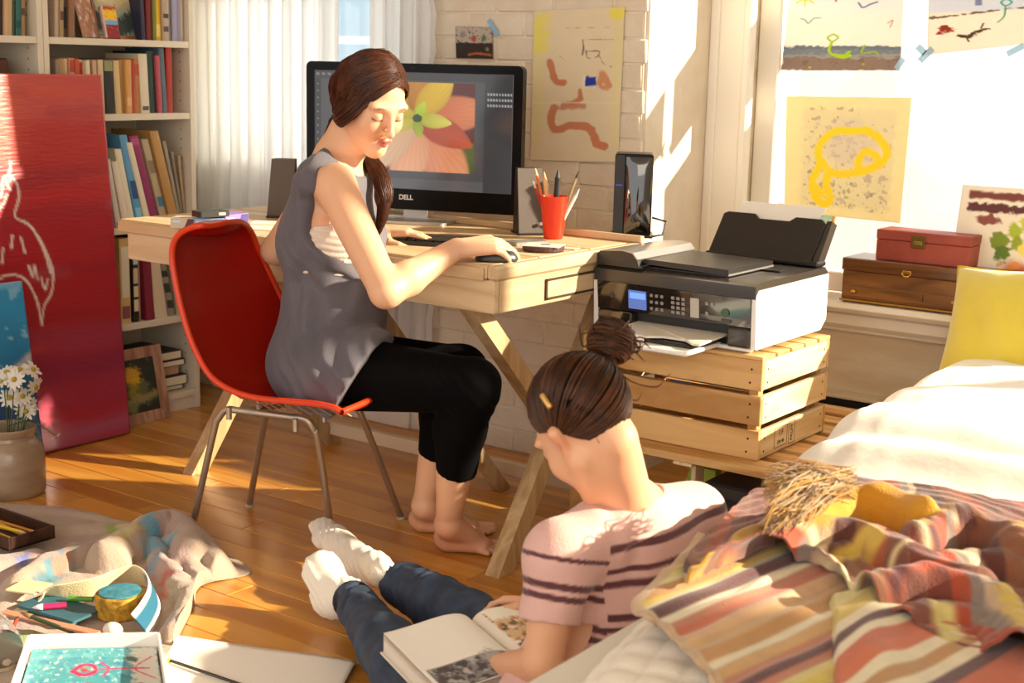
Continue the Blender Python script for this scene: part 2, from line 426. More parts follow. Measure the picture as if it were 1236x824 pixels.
while z<1.6:
    x=-2.94+(.104 if row%2 else 0); 
    xs=[-2.94]+([x] if row%2 else [])
    while xs[-1]<-2.1-.21: xs.append(xs[-1]+.208)
    xs.append(-2.1)
    for a,b in zip(xs,xs[1:]):
        if b-a<.03: continue
        e=rb.uniform(-.006,.004) if b==-2.1 else -.005
        g=G().box(a+.002,b+e,3.5-rb.uniform(0,.0018),3.512,z+.002,z+.068,.0035)
        mkobj('brick',g.V,g.F,m_brick,wall_back,40)
    z+=.071; row+=1
st(G().box(-2.94,-2.1,3.5,3.51,1.61,2.8).o('wall_pier',m_wall))
# recess with the big window
wr=G(); wr.box(-2.105,-2.0,3.9,4.15,0,2.8).box(-2.0,3.3,3.9,4.15,0,.53).box(-2.0,3.3,3.9,4.15,2.5,2.8).box(3.3,3.65,3.9,4.15,0,2.8)
st(wr.o('wall_window',m_old))
rv=G(); rv.box(-2.112,-2.1,3.512,3.9,0,2.8); st(rv.o('wall_reveal',m_brick))
cas=G(); cas.box(-2.1,-1.985,3.872,3.9,.55,2.6,.004).box(-2.1,-2.07,3.862,3.9,.55,2.6,.004).box(-1.99,-1.962,3.862,3.9,.55,2.6,.006)
st(cas.o('trim_1',m_trim))
win=thing('window_1','tall white sash window over the sill','window',(-.5,3.92,.55)); del win['label']; del win['category']; st(win)
g=G(); g.box(-1.998,-1.928,3.985,4.04,.55,2.5,.004).box(-1.928,3.3,3.985,4.04,.55,.61,.004).box(-1.928,3.3,3.985,4.04,2.44,2.5,.004).box(.40,.46,3.985,4.04,.61,2.44,.004).box(3.24,3.3,3.985,4.04,.61,2.44,.004)
g.o('window_frame',m_trim,win)
def glassmat(name,t=.93):
    m=bpy.data.materials.new(name); m.use_nodes=True; nt=m.node_tree; nt.nodes.remove(nt.nodes['Principled BSDF'])
    a=nt.nodes.new('ShaderNodeBsdfTransparent'); b=nt.nodes.new('ShaderNodeBsdfGlossy'); b.inputs['Roughness'].default_value=.02; x=nt.nodes.new('ShaderNodeMixShader')
    x.inputs[0].default_value=.05; a.inputs[0].default_value=(.97,.98,.97,1)
    nt.links.new(a.outputs[0],x.inputs[1]); nt.links.new(b.outputs[0],x.inputs[2]); nt.links.new(x.outputs[0],nt.nodes['Material Output'].inputs[0]); return m
m_glass=glassmat('window_glass')
for a,b in ((-1.928,.40),(.46,3.24)): G().box(a,b,4.012,4.016,.61,2.44).o('pane',m_glass,win)
sill=G(); sill.box(-2.1,3.3,3.79,3.985,.522,.55,.013).box(-2.1,3.3,3.835,3.9,.47,.522,.012).box(-2.1,3.3,3.865,3.9,.455,.47,.004)
st(sill.o('trim_2',M('sill_paint',H('ece5d8'),.4,bump=.3,bscale=14,col2=H('ddd2c0'),nscale=4)))
w1=thing('window_2','x','x',(-3.4,3.58,.85)); del w1['label']; del w1['category']; st(w1)
g=G(); g.box(-3.85,-3.79,3.54,3.6,.85,2.25,.004).box(-3.01,-2.95,3.54,3.6,.85,2.25,.004).box(-3.79,-3.01,3.54,3.6,.85,.91,.004).box(-3.79,-3.01,3.54,3.6,2.19,2.25,.004).box(-3.79,-3.01,3.54,3.6,1.5,1.54,.004)
g.o('window_frame',m_trim,w1)
for a,b in ((.91,1.5),(1.54,2.19)): G().box(-3.79,-3.01,3.566,3.57,a,b).o('pane',m_glass,w1)
st(G().box(-4.0,-2.1,3.484,3.499,0,.0).o('x',m_trim)) if 0 else None
st(G().box(-3.9,-2.95,3.485,3.4995,0,.10,.004).o('baseboard_back',m_trim))
# baseboard heater under the sill
bh=thing('baseboard_heater','long cream baseboard heater with a dark slot under the window sill','heater',(-1.0,3.86,0))
G().box(-2.09,.9,3.83,3.899,.262,.272,.002).o('top_cover',m_old,bh)
G().box(-2.09,.9,3.85,3.898,.235,.262).o('slot',m_dark,bh)
G().prism([(-2.09,3.82,.235),(-2.09,3.80,.205),(-2.09,3.80,.03),(-2.09,3.812,.03),(-2.09,3.812,.2),(-2.09,3.83,.235)],(2.98,0,0)).o('front_panel',M('heater_enamel',H('c9b59b'),.45),bh)
# houses across the street
m_ext=M('far_render',H('efece6'),.9,bump=.3,bscale=3,col2=H('e6e2db'),nscale=1.2)
ho=thing('building','pale rendered house across the street behind the big window','building',(0,9,-3))
g=G(); g.box(-4.2,7,9,10,-3,3.3); g.o('wall',m_ext,ho)
for i in range(4):
    a=-3.0+i*2.6; G().box(a,a+1.1,8.94,9.02,2.0,3.0,.01).o('window_frame',M('far_frame',H('dfe6ea'),.6),ho)
h2=thing('building','pale blue house with tall grey windows seen between the sheer curtains','building',(-7,8,-3))
G().box(-13,-4.8,8.5,9.5,-3,3.4).o('wall',M('far_blue',H('cfe0ea'),.9),h2)
for i in range(7):
    a=-12+i*1.0
    for zz in (-1.,.85,2.1):
        f=G().box(a,a+.62,8.44,8.5,zz,zz+1.0,.01).o('window_frame',M('far_white',H('f4f6f8'),.6),h2)
        G().box(a+.08,a+.54,8.43,8.44,zz+.08,zz+.47).box(a+.08,a+.54,8.43,8.44,zz+.53,zz+.92).o('pane',M('far_pane',H('9fb9cc'),.3),f)
st(G().box(-14,9,4.1,14,-3.1,-3.0).o('ground',M('street',H('b9b3a8'),.9)))
# ------------------------------------------------------------------ sheer curtains
def curtain(lab,x0,x1,y,z0,z1,waves,amp,seed,rag=0):
    n=int((x1-x0)*220)+20; zs=np.linspace(z1,z0,44); u=np.linspace(0,1,n)
    S=np.zeros((44,n,3)); r=np.random.RandomState(seed); ph=r.uniform(0,6,4)
    for i,zz in enumerate(zs):
        t=i/43.
        S[i,:,0]=x0+(x1-x0)*u+.006*np.sin(u*waves*4*pi+1)*t
        if rag: S[i,-6:,0]+=.010*sin(i*2.1)*sin(i*.9)
        S[i,:,1]=y+amp*(np.sin(u*waves*2*pi+ph[0]+.5*np.sin(t*3+ph[1]))+.45*np.sin(u*waves*5.3*pi+ph[2]+t))*(0.75+.35*t)
        S[i,:,2]=zz
    o=sheet('curtain',S,m_sheer,None,.0012)
    return tag(o,lab,'curtain')
m_sheer=M('sheer_curtain',(.95,.96,.97),.9,transl=.72,bump=.2,bscale=200)
curtain('wide white sheer curtain hanging in folds beside the bookcase',-3.985,PY(406,40,3.44)[0],3.44,.12,2.4,9,.016,1)
curtain('narrow white sheer curtain with a ragged edge beside the brick wall',PY(447,40,3.45)[0],PY(523,40,3.45)[0],3.45,.12,2.4,4,.012,2,1)
G().tube([(-3.99,3.45,2.41),(-2.8,3.45,2.41)],.009,10).o('curtain_rod',M('brass_rod',H('b08a4a'),.4,1))
tag(bpy.data.objects['curtain_rod'],'slim brass rod carrying the sheer curtains','curtain rod')

# ================================================================== BOOKCASES
m_case=M('cream_melamine',H('d9ccb6'),.45,bump=.05,bscale=30)
SH=[1.245,1.012,.648,.33,.065]
FX=-3.70
def case(lab,y0,y1,holes=True):
    t=thing('bookcase',lab,'bookcase',(-3.84,(y0+y1)/2,0))
    for a in (y0,y1-.019):
        G().box(-3.985,FX,a,a+.019,0,2.05,.001).o('side_panel',m_case,t)
    G().box(-3.992,-3.984,y0,y1,.05,2.05).o('back_panel',m_case,t)
    for zz in SH+[1.62,2.03]: G().box(-3.984,FX-.002,y0+.02,y1-.02,zz-.021,zz,.001).o('shelf',m_case,t)
    G().box(-3.73,FX-.01,y0+.02,y1-.02,0,.044).o('plinth',m_case,t)
    if holes:
        p=G()
        for zz in np.arange(.12,2.,.032):
            if all(abs(zz-s)>.03 for s in SH): p.box(-3.752,-3.748,y1-.0195,y1-.0188,zz,zz+.005)
        o=p.o('peg_hole',m_dark,t); o['kind']='stuff'
    return t
Y1=3.252; YM=2.668; Y0=2.08
case('cream bookcase with full shelves beside the curtain',YM,Y1)
case('cream bookcase mostly hidden behind the red canvas',Y0,YM-.002)
m_page=M('page_edges',H('e3d6bb'),.9,bump=.4,bscale=150)
def cmat(hx):
    return M('cloth_cover_'+hx,H(hx),.55,bump=.15,bscale=90)
def cname(n): return n
ROWN={0:'top visible shelf',1:'second shelf',2:'third shelf',3:'fourth shelf',4:'bottom shelf'}
def book(desc,hx,y0,y1,z0,ht,tilt,depth,group,lab,fx=None,deco=None):
    """upright book, spine towards +x, pages inside"""
    fx=FX-.012-random.uniform(0,.018) if fx is None else fx
    y0+=.0004; y1-=.0004; t=min(.0022,(y1-y0)*.2); b=fx-depth
    sh=lambda V:[(x,y+tilt*(z-z0),z) for x,y,z in V]
    g=G(); 
    P=[(b,y0,z0),(fx-.002,y0,z0),(fx,y0+(y1-y0)*.3,z0),(fx,y0+(y1-y0)*.7,z0),(fx-.002,y1,z0),(b,y1,z0),(b,y1-t,z0),(fx-.004,y1-t,z0),(fx-.004,y0+t,z0),(b,y0+t,z0)]
    n=10; V=P+[(x,y,z0+ht) for x,y,_ in P]
    def cap(o,rev):
        q=[(0,1,8,9),(1,2,3,4),(4,5,6,7),(1,4,7,8)]
        return [tuple((i+o) for i in (f[::-1] if rev else f)) for f in q]
    F=[(i,(i+1)%n,(i+1)%n+n,i+n) for i in range(n)]+cap(0,True)+cap(n,False)
    o=mkobj('book',sh(V),F,cmat(hx),None); tag(o,lab,'book',group)
    q=G().box(b+.003,fx-.004,y0+t,y1-t,z0+.003,z0+ht-.004); mkobj('page_block',sh(q.V),q.F,m_page,o)
    if deco:
        for (a0,a1,hc) in deco:
            q=G().box(fx-.0002,fx+.0006,y0+(y1-y0)*.12,y1-(y1-y0)*.12,z0+ht*a0,z0+ht*a1); mkobj('spine_label',sh(q.V),q.F,cmat(hc),o)
    return o
def short(d):
    w=d.split(); return ' '.join(w[:2]+w[-1:]) if len(w)>4 else d
def row(ri,specs,group,where,depth=.17):
    z0=SH[ri]; prev=None
    # specs: desc, hex, px left, px right at base, py top, lean(px at top minus px at base), deco
    for i,sp in enumerate(specs):
        d,hx,a,b,pt,ln=sp[:6]; deco=sp[6] if len(sp)>6 else None
        py=PYB[ri]; y0=PX(a,py,FX-.02)[1]; y1=PX(b,py,FX-.02)[1]
        zt=PX((a+b)/2+ln,pt,FX-.02)[2]; ht=zt-z0; ytop=PX(a+ln,pt,FX-.02)[1]
        tilt=(ytop-y0)/ht
        if abs(tilt)<.03: tilt=0
        if i==0: lab=f'{d}, leftmost {where}'
        else: lab=' '.join(f'{d} right of the {short(specs[i-1][0])} {where}'.split()[:16])
        book(d,hx,y0,y1,z0+.0003,ht,tilt,min(depth,.2),group,lab,deco=deco)
PYB={0:46,1:134,2:272,3:386,4:470}
row(0,[('grey cream paperback','b9a48c',66,71,-50,0),('tan hardback','a58a62',71,76,-60,0,[(.2,.3,'5b4028')]),('black label brown book','5c4334',76,82,-60,0,[(.1,.35,'1d1a18')]),('brown hardback','8a6244',82,89,-60,0)],'books on the top visible shelf','left of the paintings')
row(0,[('navy hardback','2e2d44',172,177,-40,-5),('dark red hardback','6e1616',177,184,-45,-4),('olive book','7a7a35',184,188,-30,-2),('bright yellow book','e0b411',188,195,-50,-2,[(.05,.2,'f0d060')]),('spotted tan book','b59a86',195,203,-60,-1,[(.1,.16,'4c3a34'),(.25,.3,'4c3a34')]),('grey green book','7d8272',203,207,-40,0),('lavender book','9c97b0',207,213,-60,0),('violet grey book','8f8aa5',213,217,-55,0),('cream pamphlet','cfc0a4',217,222,-40,0),('pinkish cream book','c9ac94',222,229,-62,0)],'books on the top visible shelf','on the top shelf')
row(1,[('grey brown paperback','8f7d6b',68,72,72,-2),('brown paperback','a4805b',72,77,71,-2),('tan paperback','c29a6c',77,82,72,-2),('cream paperback','dcc9a4',82,86,71,-2),('red topped tan paperback','c8946a',86,93,70,-2,[(.75,.97,'b5402a')]),('orange red paperback','c4552f',93,98,71,-2),('red and cream paperback','d9b28e',98,104,72,-2,[(.6,.95,'c03020')]),('pale cream paperback','ddcba8',104,109,73,-2),('grey green paperback','7f8a78',109,113,72,-2),('pinkish paperback','c9a183',113,118,73,-2),('buff paperback','cdb48c',119,126,72,-3),('thick black book with a green top','24211f',126,139,71,-4,[(.78,.97,'8f8f62'),(.1,.7,'1c1a1a')]),('straw yellow paperback','cfae77',139,147,73,-4),('dark tan paperback','b08a54',147,152,72,-3),('orange tan paperback','cf9855',152,159,72,-3,[(.15,.3,'d9b077')]),('narrow red book','a9221a',159,164,73,-3),('orange brown paperback','b8763f',164,171,71,-3,[(.7,.9,'b8452a')]),('tall ivory book','d9ccb0',171,181,65,-4,[(.05,.12,'5a5148')]),('dark green book','1f3a33',181,190,62,-4),('rose red book','b04a55',190,195,67,-4),('slate blue book','51636f',195,201,58,-5),('tall red hardback','a82a1c',201,208,55,-3)],'paperbacks on the second shelf','on the second shelf')
row(2,[('black book','2a2626',124,133,172,-8),('pink white slim book','dccfc4',141,147,192,-14,[(0,.08,'b02030')]),('ivory slim book','e3d6c2',149,156,195,-15,[(0,.07,'3a5a70')]),('cream annual','e6dcc0',157,165,180,-18),('bright blue book','5f9fc8',166,175,163,-22,[(.3,.5,'2c5080'),(.1,.2,'86c3dd')]),('pale cream hardback','e0d3b8',176,183,172,-24),('magenta hardback','8f2f5c',184,195,164,-27,[(.9,.97,'b04a7a')]),('speckled tan and blue book','b9a685',197,205,168,-25,[(.2,.32,'4a7ea0'),(.6,.75,'8a7458')]),('tan wooden coloured album','b58a50',206,216,158,-26),('grey striped magazine','9d927e',217,221,170,-20),('slim grey folder','8a7f70',221,224,183,-14),('slim tan folder','b39a78',225,228,188,-8)],'leaning books on the third shelf','on the third shelf',.2)
row(3,[('gold and cream hardback','d9b878',148,160,288,-4,[(.05,.2,'8c4a5a'),(.3,.9,'e4dcc4')]),('black book with a pale lettered spine','1d1b1b',161,168,280,-5,[(.12,.25,'d8c8a8'),(.28,.4,'d8c8a8'),(.43,.6,'cbb898'),(.64,.8,'b8d0d0')]),('slim tan book','b79c80',169,173,283,-5),('maroon hardback','7d1c34',176,186,300,-6,[(.9,.98,'cdbba0')]),('tall cream book','d7c4a6',188,203,280,-16),('grey patterned book','8d8474',205,214,287,-18,[(.1,.2,'3a3632'),(.3,.42,'3a3632'),(.5,.58,'3a3632'),(.7,.8,'3a3632')]),('cream novel','d2c3a4',216,224,300,-8)],'books on the fourth shelf','on the fourth shelf',.2)
row(0,[('dark brown hardback','3c2a26',-6,4,-30,0),('tan novel','c5a27a',4,10,-40,0),('light tan novel','ceb084',10,16,-50,0),('green and black book','3e4a35',16,20,-20,0),('teal hardback','2b6660',20,27,-50,0,[(.1,.2,'1c4a46')]),('speckled tan book','a5835a',27,33,-40,0,[(.3,.4,'5a4030'),(.6,.7,'5a4030')])],'books in the left bookcase','above the red canvas')
tag(G().box(-3.93,-3.75,PX(-20,95,-3.75)[1],PX(12,95,-3.75)[1],SH[1]+.0005,PX(5,70,-3.75)[2],.006).o('storage_box',M('brown_card',H('5c3422'),.6)),'dark brown box on the left bookcase shelf above the red canvas','box')
# bottom shelf : boxes and dark albums lying flat
zz=SH[4]+.0005; yl=3.01; yr=3.222
for i,(hgt,hx,lab,ins) in enumerate([(.018,'39231f','dark brown album lying flat at the bottom of the bottom shelf pile',.01),(.034,'1f2230','navy album lying flat on the dark brown album on the bottom shelf',.0),(.032,'c9a583','cream card box lying in the bottom shelf pile',.02),(.022,'20202c','thin black album on the cream box on the bottom shelf',.005),(.03,'2a2431','dark album on top of the bottom shelf pile',.012)]):
    o=G().box(-3.95,FX-.03-ins,yl+ins,yr-ins,zz,zz+hgt,.002).o('album' if i!=2 else 'card_box',cmat(hx)); tag(o,lab,'album' if i!=2 else 'box')
    if i!=2: G().box(-3.949,FX-.0285-ins,yl+ins+.004,yr-ins-.006,zz+.003,zz+hgt-.003).o('page_block',m_page,o)
    zz+=hgt+.0004
# small pictures on the top visible shelf
def framed(name,lab,cat,c00,c10,c11,c01,wd,th,fm,pt,m_art,group=None):
    """picture frame from its four outer front corners"""
    a,b,c,d=[np.array(q,float) for q in (c00,c10,c11,c01)]; n=nrm(np.cross(b-a,d-a)); u=nrm(b-a); v=nrm(d-a)
    t=thing(name,lab,cat,(a+b)/2,group); W=np.linalg.norm(b-a); Hh=np.linalg.norm(d-a)
    for p,q,i in ((a,b,0),(b,c,1),(c,d,2),(d,a,3)):
        e=nrm(q-p); inn=nrm(np.cross(n,e)); p2=p+inn*wd+e*wd; q2=q+inn*wd-e*wd
        G().prism([p,q,q2-n*.004,p2-n*.004],-n*th).o('frame_rail',fm,t)
    ia=a+u*wd+v*wd-n*.006; ib=b-u*wd+v*wd-n*.006; ic=c-u*wd-v*wd-n*.006; idd=d+u*wd-v*wd-n*.006
    panel('picture',ia,ib,ic,idd,pt,m_art,t,.002)
    return t
m_print=M('painted_print',rough=.6,vc=True); m_paper=M('art_paper',rough=.8,vc=True,transl=.35,bump=.15,bscale=60)
p=Paint(70,60,H('8fa8a6'),1.2); p.rect(0,1,.62,1,H('a9bcc0')); p.stroke([(0,.75),(.3,.85),(.6,.78),(1,.9)],.10,H('5c7a66'),.03,.03); p.rect(0,1,.3,.6,H('b8ad84'),.05,rough=.05); p.stroke([(0,.5),(.5,.42),(1,.55)],.05,H('d6c79a'),.03,.03); p.stroke([(0,.2),(.5,.1),(1,.25)],.13,H('33403c'),.03,.05); p.speck(6,.55,H('2e3a34'))
xa=FX-.05
def q3(px,py,x): return PX(px,py,x)
yA=PX(118,45,xa)[1]; yB=PX(176,46,xa)[1]; zb=SH[0]+.001
framed('picture_frame','wood framed landscape painting leaning on the top visible shelf','picture',(xa,yA,zb),(xa,yB,zb),(xa-.05,yB-.01,zb+.27),(xa-.05,yA-.01,zb+.27),.012,.012,wood('honey_frame',H('b5793a'),H('8a5526'),2),p,m_print)
p=Paint(40,60,H('6b4a3a'),.6); p.rect(0,1,0,.62,H('a87a58'),.02); p.speck(5,.2,H('c9a0a0'),3); p.speck(4,.4,H('b87a34'),6); p.speck(5,.5,H('d8c8cc'),8)
ya=PX(99,44,xa+.02)[1]; yb=PX(119,44,xa+.02)[1]; x2=xa+.022
o=panel('art_card',(x2,ya,zb),(x2,yb,zb),(x2-.03,yb-.045,zb+.24),(x2-.03,ya-.045,zb+.24),p,m_print,None,.003); tag(o,'dark speckled art card leaning left of the framed landscape','picture')
ya=PX(126,44,FX-.008)[1]; yb=PX(143,44,FX-.008)[1]; x3=FX-.012
p=Paint(40,60,H('8c1f22'),.6); p.rect(.0,1,.5,1,H('e9b80e'),.02,rough=.02); p.rect(0,1,.42,.56,H('6aa6d8'),.02); p.rect(0,1,.88,1,H('a8342a'),.03,rough=.04); p.rect(0,.1,0,1,H('d8b8a8'),.02); p.speck(7,.6,H('b85a4a'),5)
o=panel('art_card',(x3,ya,zb),(x3,yb,zb),(x3-.012,yb-.008,zb+.098),(x3-.012,ya-.008,zb+.098),p,m_print,None,.014); tag(o,'small yellow blue and red painted card in front of the framed landscape','picture')
# framed flower picture on the floor
p=Paint(60,90,H('23251a'),.7); p.blob(.3,.7,.17,H('c79a1a'),.06,.05); p.blob(.42,.55,.13,H('d8a81c'),.05,.05); p.blob(.35,.4,.16,H('8a7a20'),.08,.05); p.blob(.6,.45,.12,H('5a5c38'),.06,.04); p.stroke([(0,.2),(.5,.24),(.9,.3)],.07,H('8a7a4c'),.04,.03); p.speck(5,.6,H('4c5a30')); p.blob(.2,.1,.1,H('6b7442'),.05,.03)
a=PZ(146,521,0); b=PZ(207,503,0); a=np.array([b[0]+.0,b[1]-.21,.001]); b=np.array([b[0],b[1],.001])
hh=.245; dx=-.05
framed('picture_frame','pinkish wood framed yellow flower picture standing on the floor','picture',a,b,b+(dx,0,hh),a+(dx,0,hh),.036,.018,wood('rose_frame',H('b98e74'),H('8f624a'),2,scale=14),p,m_print)

# ================================================================== CANVASES
def clampn(x): return x
yR=2.852; yL=1.95; Hc=1.135; xb=-3.585; xt=-3.675
nx,ny=150,170; asp=(yR-yL)/Hc
p=Paint(nx,ny,H('a01824'),asp)
vv=p.v; 
def band(v0,v1,c,op=1.): 
    q=.02*wn(np.stack([p.u*1.0,p.v*9],-1),1.,int(v0*100)); m=sstep(v0-.03,v0+.03,vv+q)*(1-sstep(v1-.03,v1+.03,vv+q)); p.mask(m*op,c)
band(.86,1.1,H('b8433a')); band(.74,.87,H('b02420')); band(.62,.76,H('9c1c24')); band(.66,.70,H('b81c22')); band(.3,.5,H('9c0f1e')); band(.25,.33,H('96283f')); band(.17,.25,H('82143a')); band(.06,.14,H('a01830')); band(.0,.06,H('a04a68')); band(.10,.2,H('8a2a4a'),.5)
for i in range(26):
    a=random.random(); b=random.random(); L=random.uniform(.1,.5); c=random.choice(['c2502e','7d1020','b05a6a','c8402c','8c1430'])
    p.stroke([(b,a),(b+L/2,a+.005),(b+L,a)],.012,H(c),.012,.006,.35)
p.mask(sstep(.72,.82,vv+.03*wn(p.P,2,8))*(1-sstep(.35,.75,p.u)),H('d2683c'))    # sunlit patch in the upper left, painted into the canvas colour as orange
W=H('ddd0c4'); yv=lambda px,py: ((PX(px,py,xb+(xt-xb)*.5)[1]-yL)/(yR-yL),PX(px,py,xb+(xt-xb)*.5)[2]/Hc)
for L in ([(18,196),(16,210),(8,218),(5,235),(-6,246)],[(16,212),(24,222),(26,240),(20,262),(36,272),(50,292),(62,325),(60,352),(50,370),(46,392)],[(46,390),(42,365),(34,345),(25,335),(10,332),(-5,338)],[(40,275),(52,300),(60,330)],[(12,236),(8,246),(2,252)],[(20,215),(12,222),(16,230)],[(34,322),(38,334),(41,322),(44,338)],[(48,335),(52,350),(56,338)],[(16,285),(14,300)],[(26,288),(30,305)],[(4,300),(2,318)]):
    p.stroke([yv(*q) for q in L],.0032,W,.0022,.001,.9,40)
cv=thing('red_canvas','tall red abstract canvas with a white line figure leaning on the bookcase','canvas',(xb,(yL+yR)/2,0))
panel('painted_face',(xb,yL,.004),(xb,yR,.004),(xt,yR,Hc),(xt,yL,Hc),p,M('oil_paint',rough=.35,vc=True,bump=.35,bscale=55,stretch=(1,.3,2),spec=.6),cv,.004)
def bar(nm,y0,y1,s0,s1,m,par):
    f=lambda y,s,d:(xb+(xt-xb)*s-d,y,.004+(Hc-.004)*s)
    G().prism([f(y0,s0,.0045),f(y1,s0,.0045),f(y1,s1,.0045),f(y0,s1,.0045)],(-.016,0,-.001)).o(nm,m,par)
m_str=wood('stretcher_pine',H('c9a06a'),H('a87c48'),2); 
bar('stretcher_bar',yR-.03,yR,0,1,m_str,cv); bar('stretcher_bar',yL,yL+.03,0,1,m_str,cv); bar('stretcher_bar',yL+.03,yR-.03,0,.03,m_str,cv); bar('stretcher_bar',yL+.03,yR-.03,.97,1,m_str,cv)
# blue canvas in front
q0=PZ(52,571,0); q1=PX(22,339,q0[0]-.045)
xb2=q0[0]; yR2=q0[1]; H2=PX(22,339,xb2-.06)[2]; xt2=xb2-.06; yL2=yR2-.5; yT=PX(22,339,xt2)[1]
p=Paint(90,110,H('1f6f9c'),.9); p.mask(sstep(.55,.9,p.v+.06*wn(p.P,3,2)),H('2f8fc0')); p.mask((1-sstep(.4,.5,p.v+.05*wn(p.P,4,4))),H('1d4378')); p.mask((1-sstep(.18,.3,p.v+.05*wn(p.P,4,5))),H('10506c')); p.speck(6,.55,H('8fc4d8'),2,.6,(0,1,.4,1)); p.stroke([(.3,.45),(.6,.5),(.85,.56),(1,.62)],.012,H('b9b4b8'),.02,.02); p.mask(1-sstep(.93,.99,1-p.v+.0)if 0 else sstep(.96,.985,p.v),H('6aa8cc'))
bc=thing('blue_canvas','blue painted canvas standing in front of the red canvas at the left','canvas',(xb2,yR2-.2,0))
panel('painted_face',(xb2,yL2,.003),(xb2,yR2,.003),(xt2,yT,H2),(xt2,yL2,H2),p,M('blue_oil',rough=.4,vc=True,bump=.4,bscale=70),bc,.018)
# ================================================================== JAR WITH DAISIES
jc=PZ(6,596,0)[:2]; jc=(jc[0],jc[1]+.02)
m_stone=M('salt_glaze',H('a38d74'),.35,col2=H('8c7258'),nscale=6,stretch=(1,1,3),coat=.4,bump=.1)
R_=.093
zt=.19
jar=G().lathe([(.001,0.0005),(R_*.93,.0005),(R_*.99,.008),(R_,.03),(R_*1.01,.09),(R_*.98,.128),(R_*.86,.147),(R_*.74,.157),(R_*.72,.166),(R_*.78,.176),(R_*.79,.186),(R_*.76,.19),(R_*.70,.186),(R_*.66,.165),(R_*.8,.13),(R_*.85,.02),(.001,.015)],(jc[0],jc[1],0),40).o('stoneware_jar',m_stone,None,35)
tag(jar,'tan glazed stoneware jar holding white daisies in front of the canvases','jar')
m_pet=M('daisy_petal',H('efe9dd'),.7,transl=.3); m_eye=M('daisy_eye',H('a8902c'),.8,bump=.6,bscale=300); m_stem=M('flower_stem',H('3f5a2c'),.6)
def daisy(base,head,axis,rad,lab,group='daisies in the stoneware jar',mid=None):
    head=np.array(head,float); axis=nrm(axis); base=np.array(base,float)
    t=thing('daisy',lab,'flower',base,group)
    md=(base+head)/2+(np.array([0,0,.02]) if mid is None else mid); pts=spl([base,md,head-axis*.004],8)
    G().tube(pts,.0016,5).o('stem',m_stem,t)
    Q=Vector(tuple(axis)).to_track_quat('Z','Y').to_matrix(); n=13
    for i in range(n):
        a=2*pi*i/n+random.uniform(-.1,.1); rr=rad*random.uniform(.85,1.05); w=rad*.17; lift=random.uniform(-.25,.12)*rad
        P=[(.12*rad,-w*.5,0),(.6*rr,-w,lift*.4),(rr*.95,-w*.5,lift),(rr,0,lift),(rr*.95,w*.5,lift),(.6*rr,w,lift*.4),(.12*rad,w*.5,0)]
        V=[Q@(Matrix.Rotation(a,3,'Z')@Vector(q))+Vector(tuple(head)) for q in P]; V2=[v-Vector(tuple(axis))*.0008 for v in V]
        mkobj('petal',[tuple(v) for v in V+V2],[tuple(range(7)),tuple(range(13,6,-1))]+[(k+7,(k+1)%7+7,(k+1)%7,k) for k in range(7)],m_pet,t)
    G().lathe([(.001,-.003),(rad*.24,-.001),(rad*.26,.002),(rad*.16,.005),(.001,.006)],head,10,axis).o('eye',m_eye,t)
    return t
hj=np.linalg.norm(np.array(jc))*1.0; hdj=float(np.array([jc[0],jc[1],0])@FWD)
J=np.array([jc[0],jc[1],.03])
tc=nrm(np.array([.75,-.55,.45]))
for i,(px,py,ax,lab,dh) in enumerate([(24,446,(.2,-.2,.9),'white daisy standing highest at the centre of the bunch',0),(40,446,(.8,.2,.7),'white daisy at the upper right of the bunch facing right',.02),(43,467,(.9,.3,-.2),'white daisy nodding at the right below the upper right bloom',.03),(8,449,(.3,-.5,.8),'white daisy at the upper left of the bunch',-.02),(3,460,(-.2,-.6,.6),'white daisy cut by the left edge of the picture',-.03),(12,480,(.6,-.6,.3),'white daisy in the middle of the bunch behind the stems',-.01),(27,478,(.9,-.1,.3),'white daisy low at the right of the middle',.0),(38,491,(.9,.2,.1),'small white daisy lowest at the right over the jar rim',.03),(31,496,(.6,-.3,-.1),'half open white daisy hanging just over the jar rim',.01),(17,458,(.5,-.7,.5),'white daisy facing the room at the front of the bunch',-.04)]):
    hd_=PD(px,py,hdj+dh); daisy(J+np.array([random.uniform(-.02,.02),random.uniform(-.02,.02),0]),hd_,ax,.031,lab)
e=PD(68,527,hdj+.1); daisy(J+np.array([0,0,.16]),e,(.5,.3,-.8),.017,'small wilted daisy drooping out of the jar in front of the red canvas','daisies in the stoneware jar',np.array([0,0,.03]))

# ================================================================== DESK
m_ash=wood('ash_wood',H('d2b78f'),H('bd9e74'),0,.5,10,.06); m_ashy=wood('ash_wood_y',H('d4ba92'),H('bfa077'),1,.5,10,.06); m_ashz=wood('ash_wood_z',H('c4a47a'),H('a9865c'),2,.5,10,.06)
desk=thing('desk','pale wooden trestle desk with a rounded edge against the brick wall','desk',(-2.55,2.85,0))
DX0,DX1,DY0,DY1=-3.20,-1.885,2.53,3.17
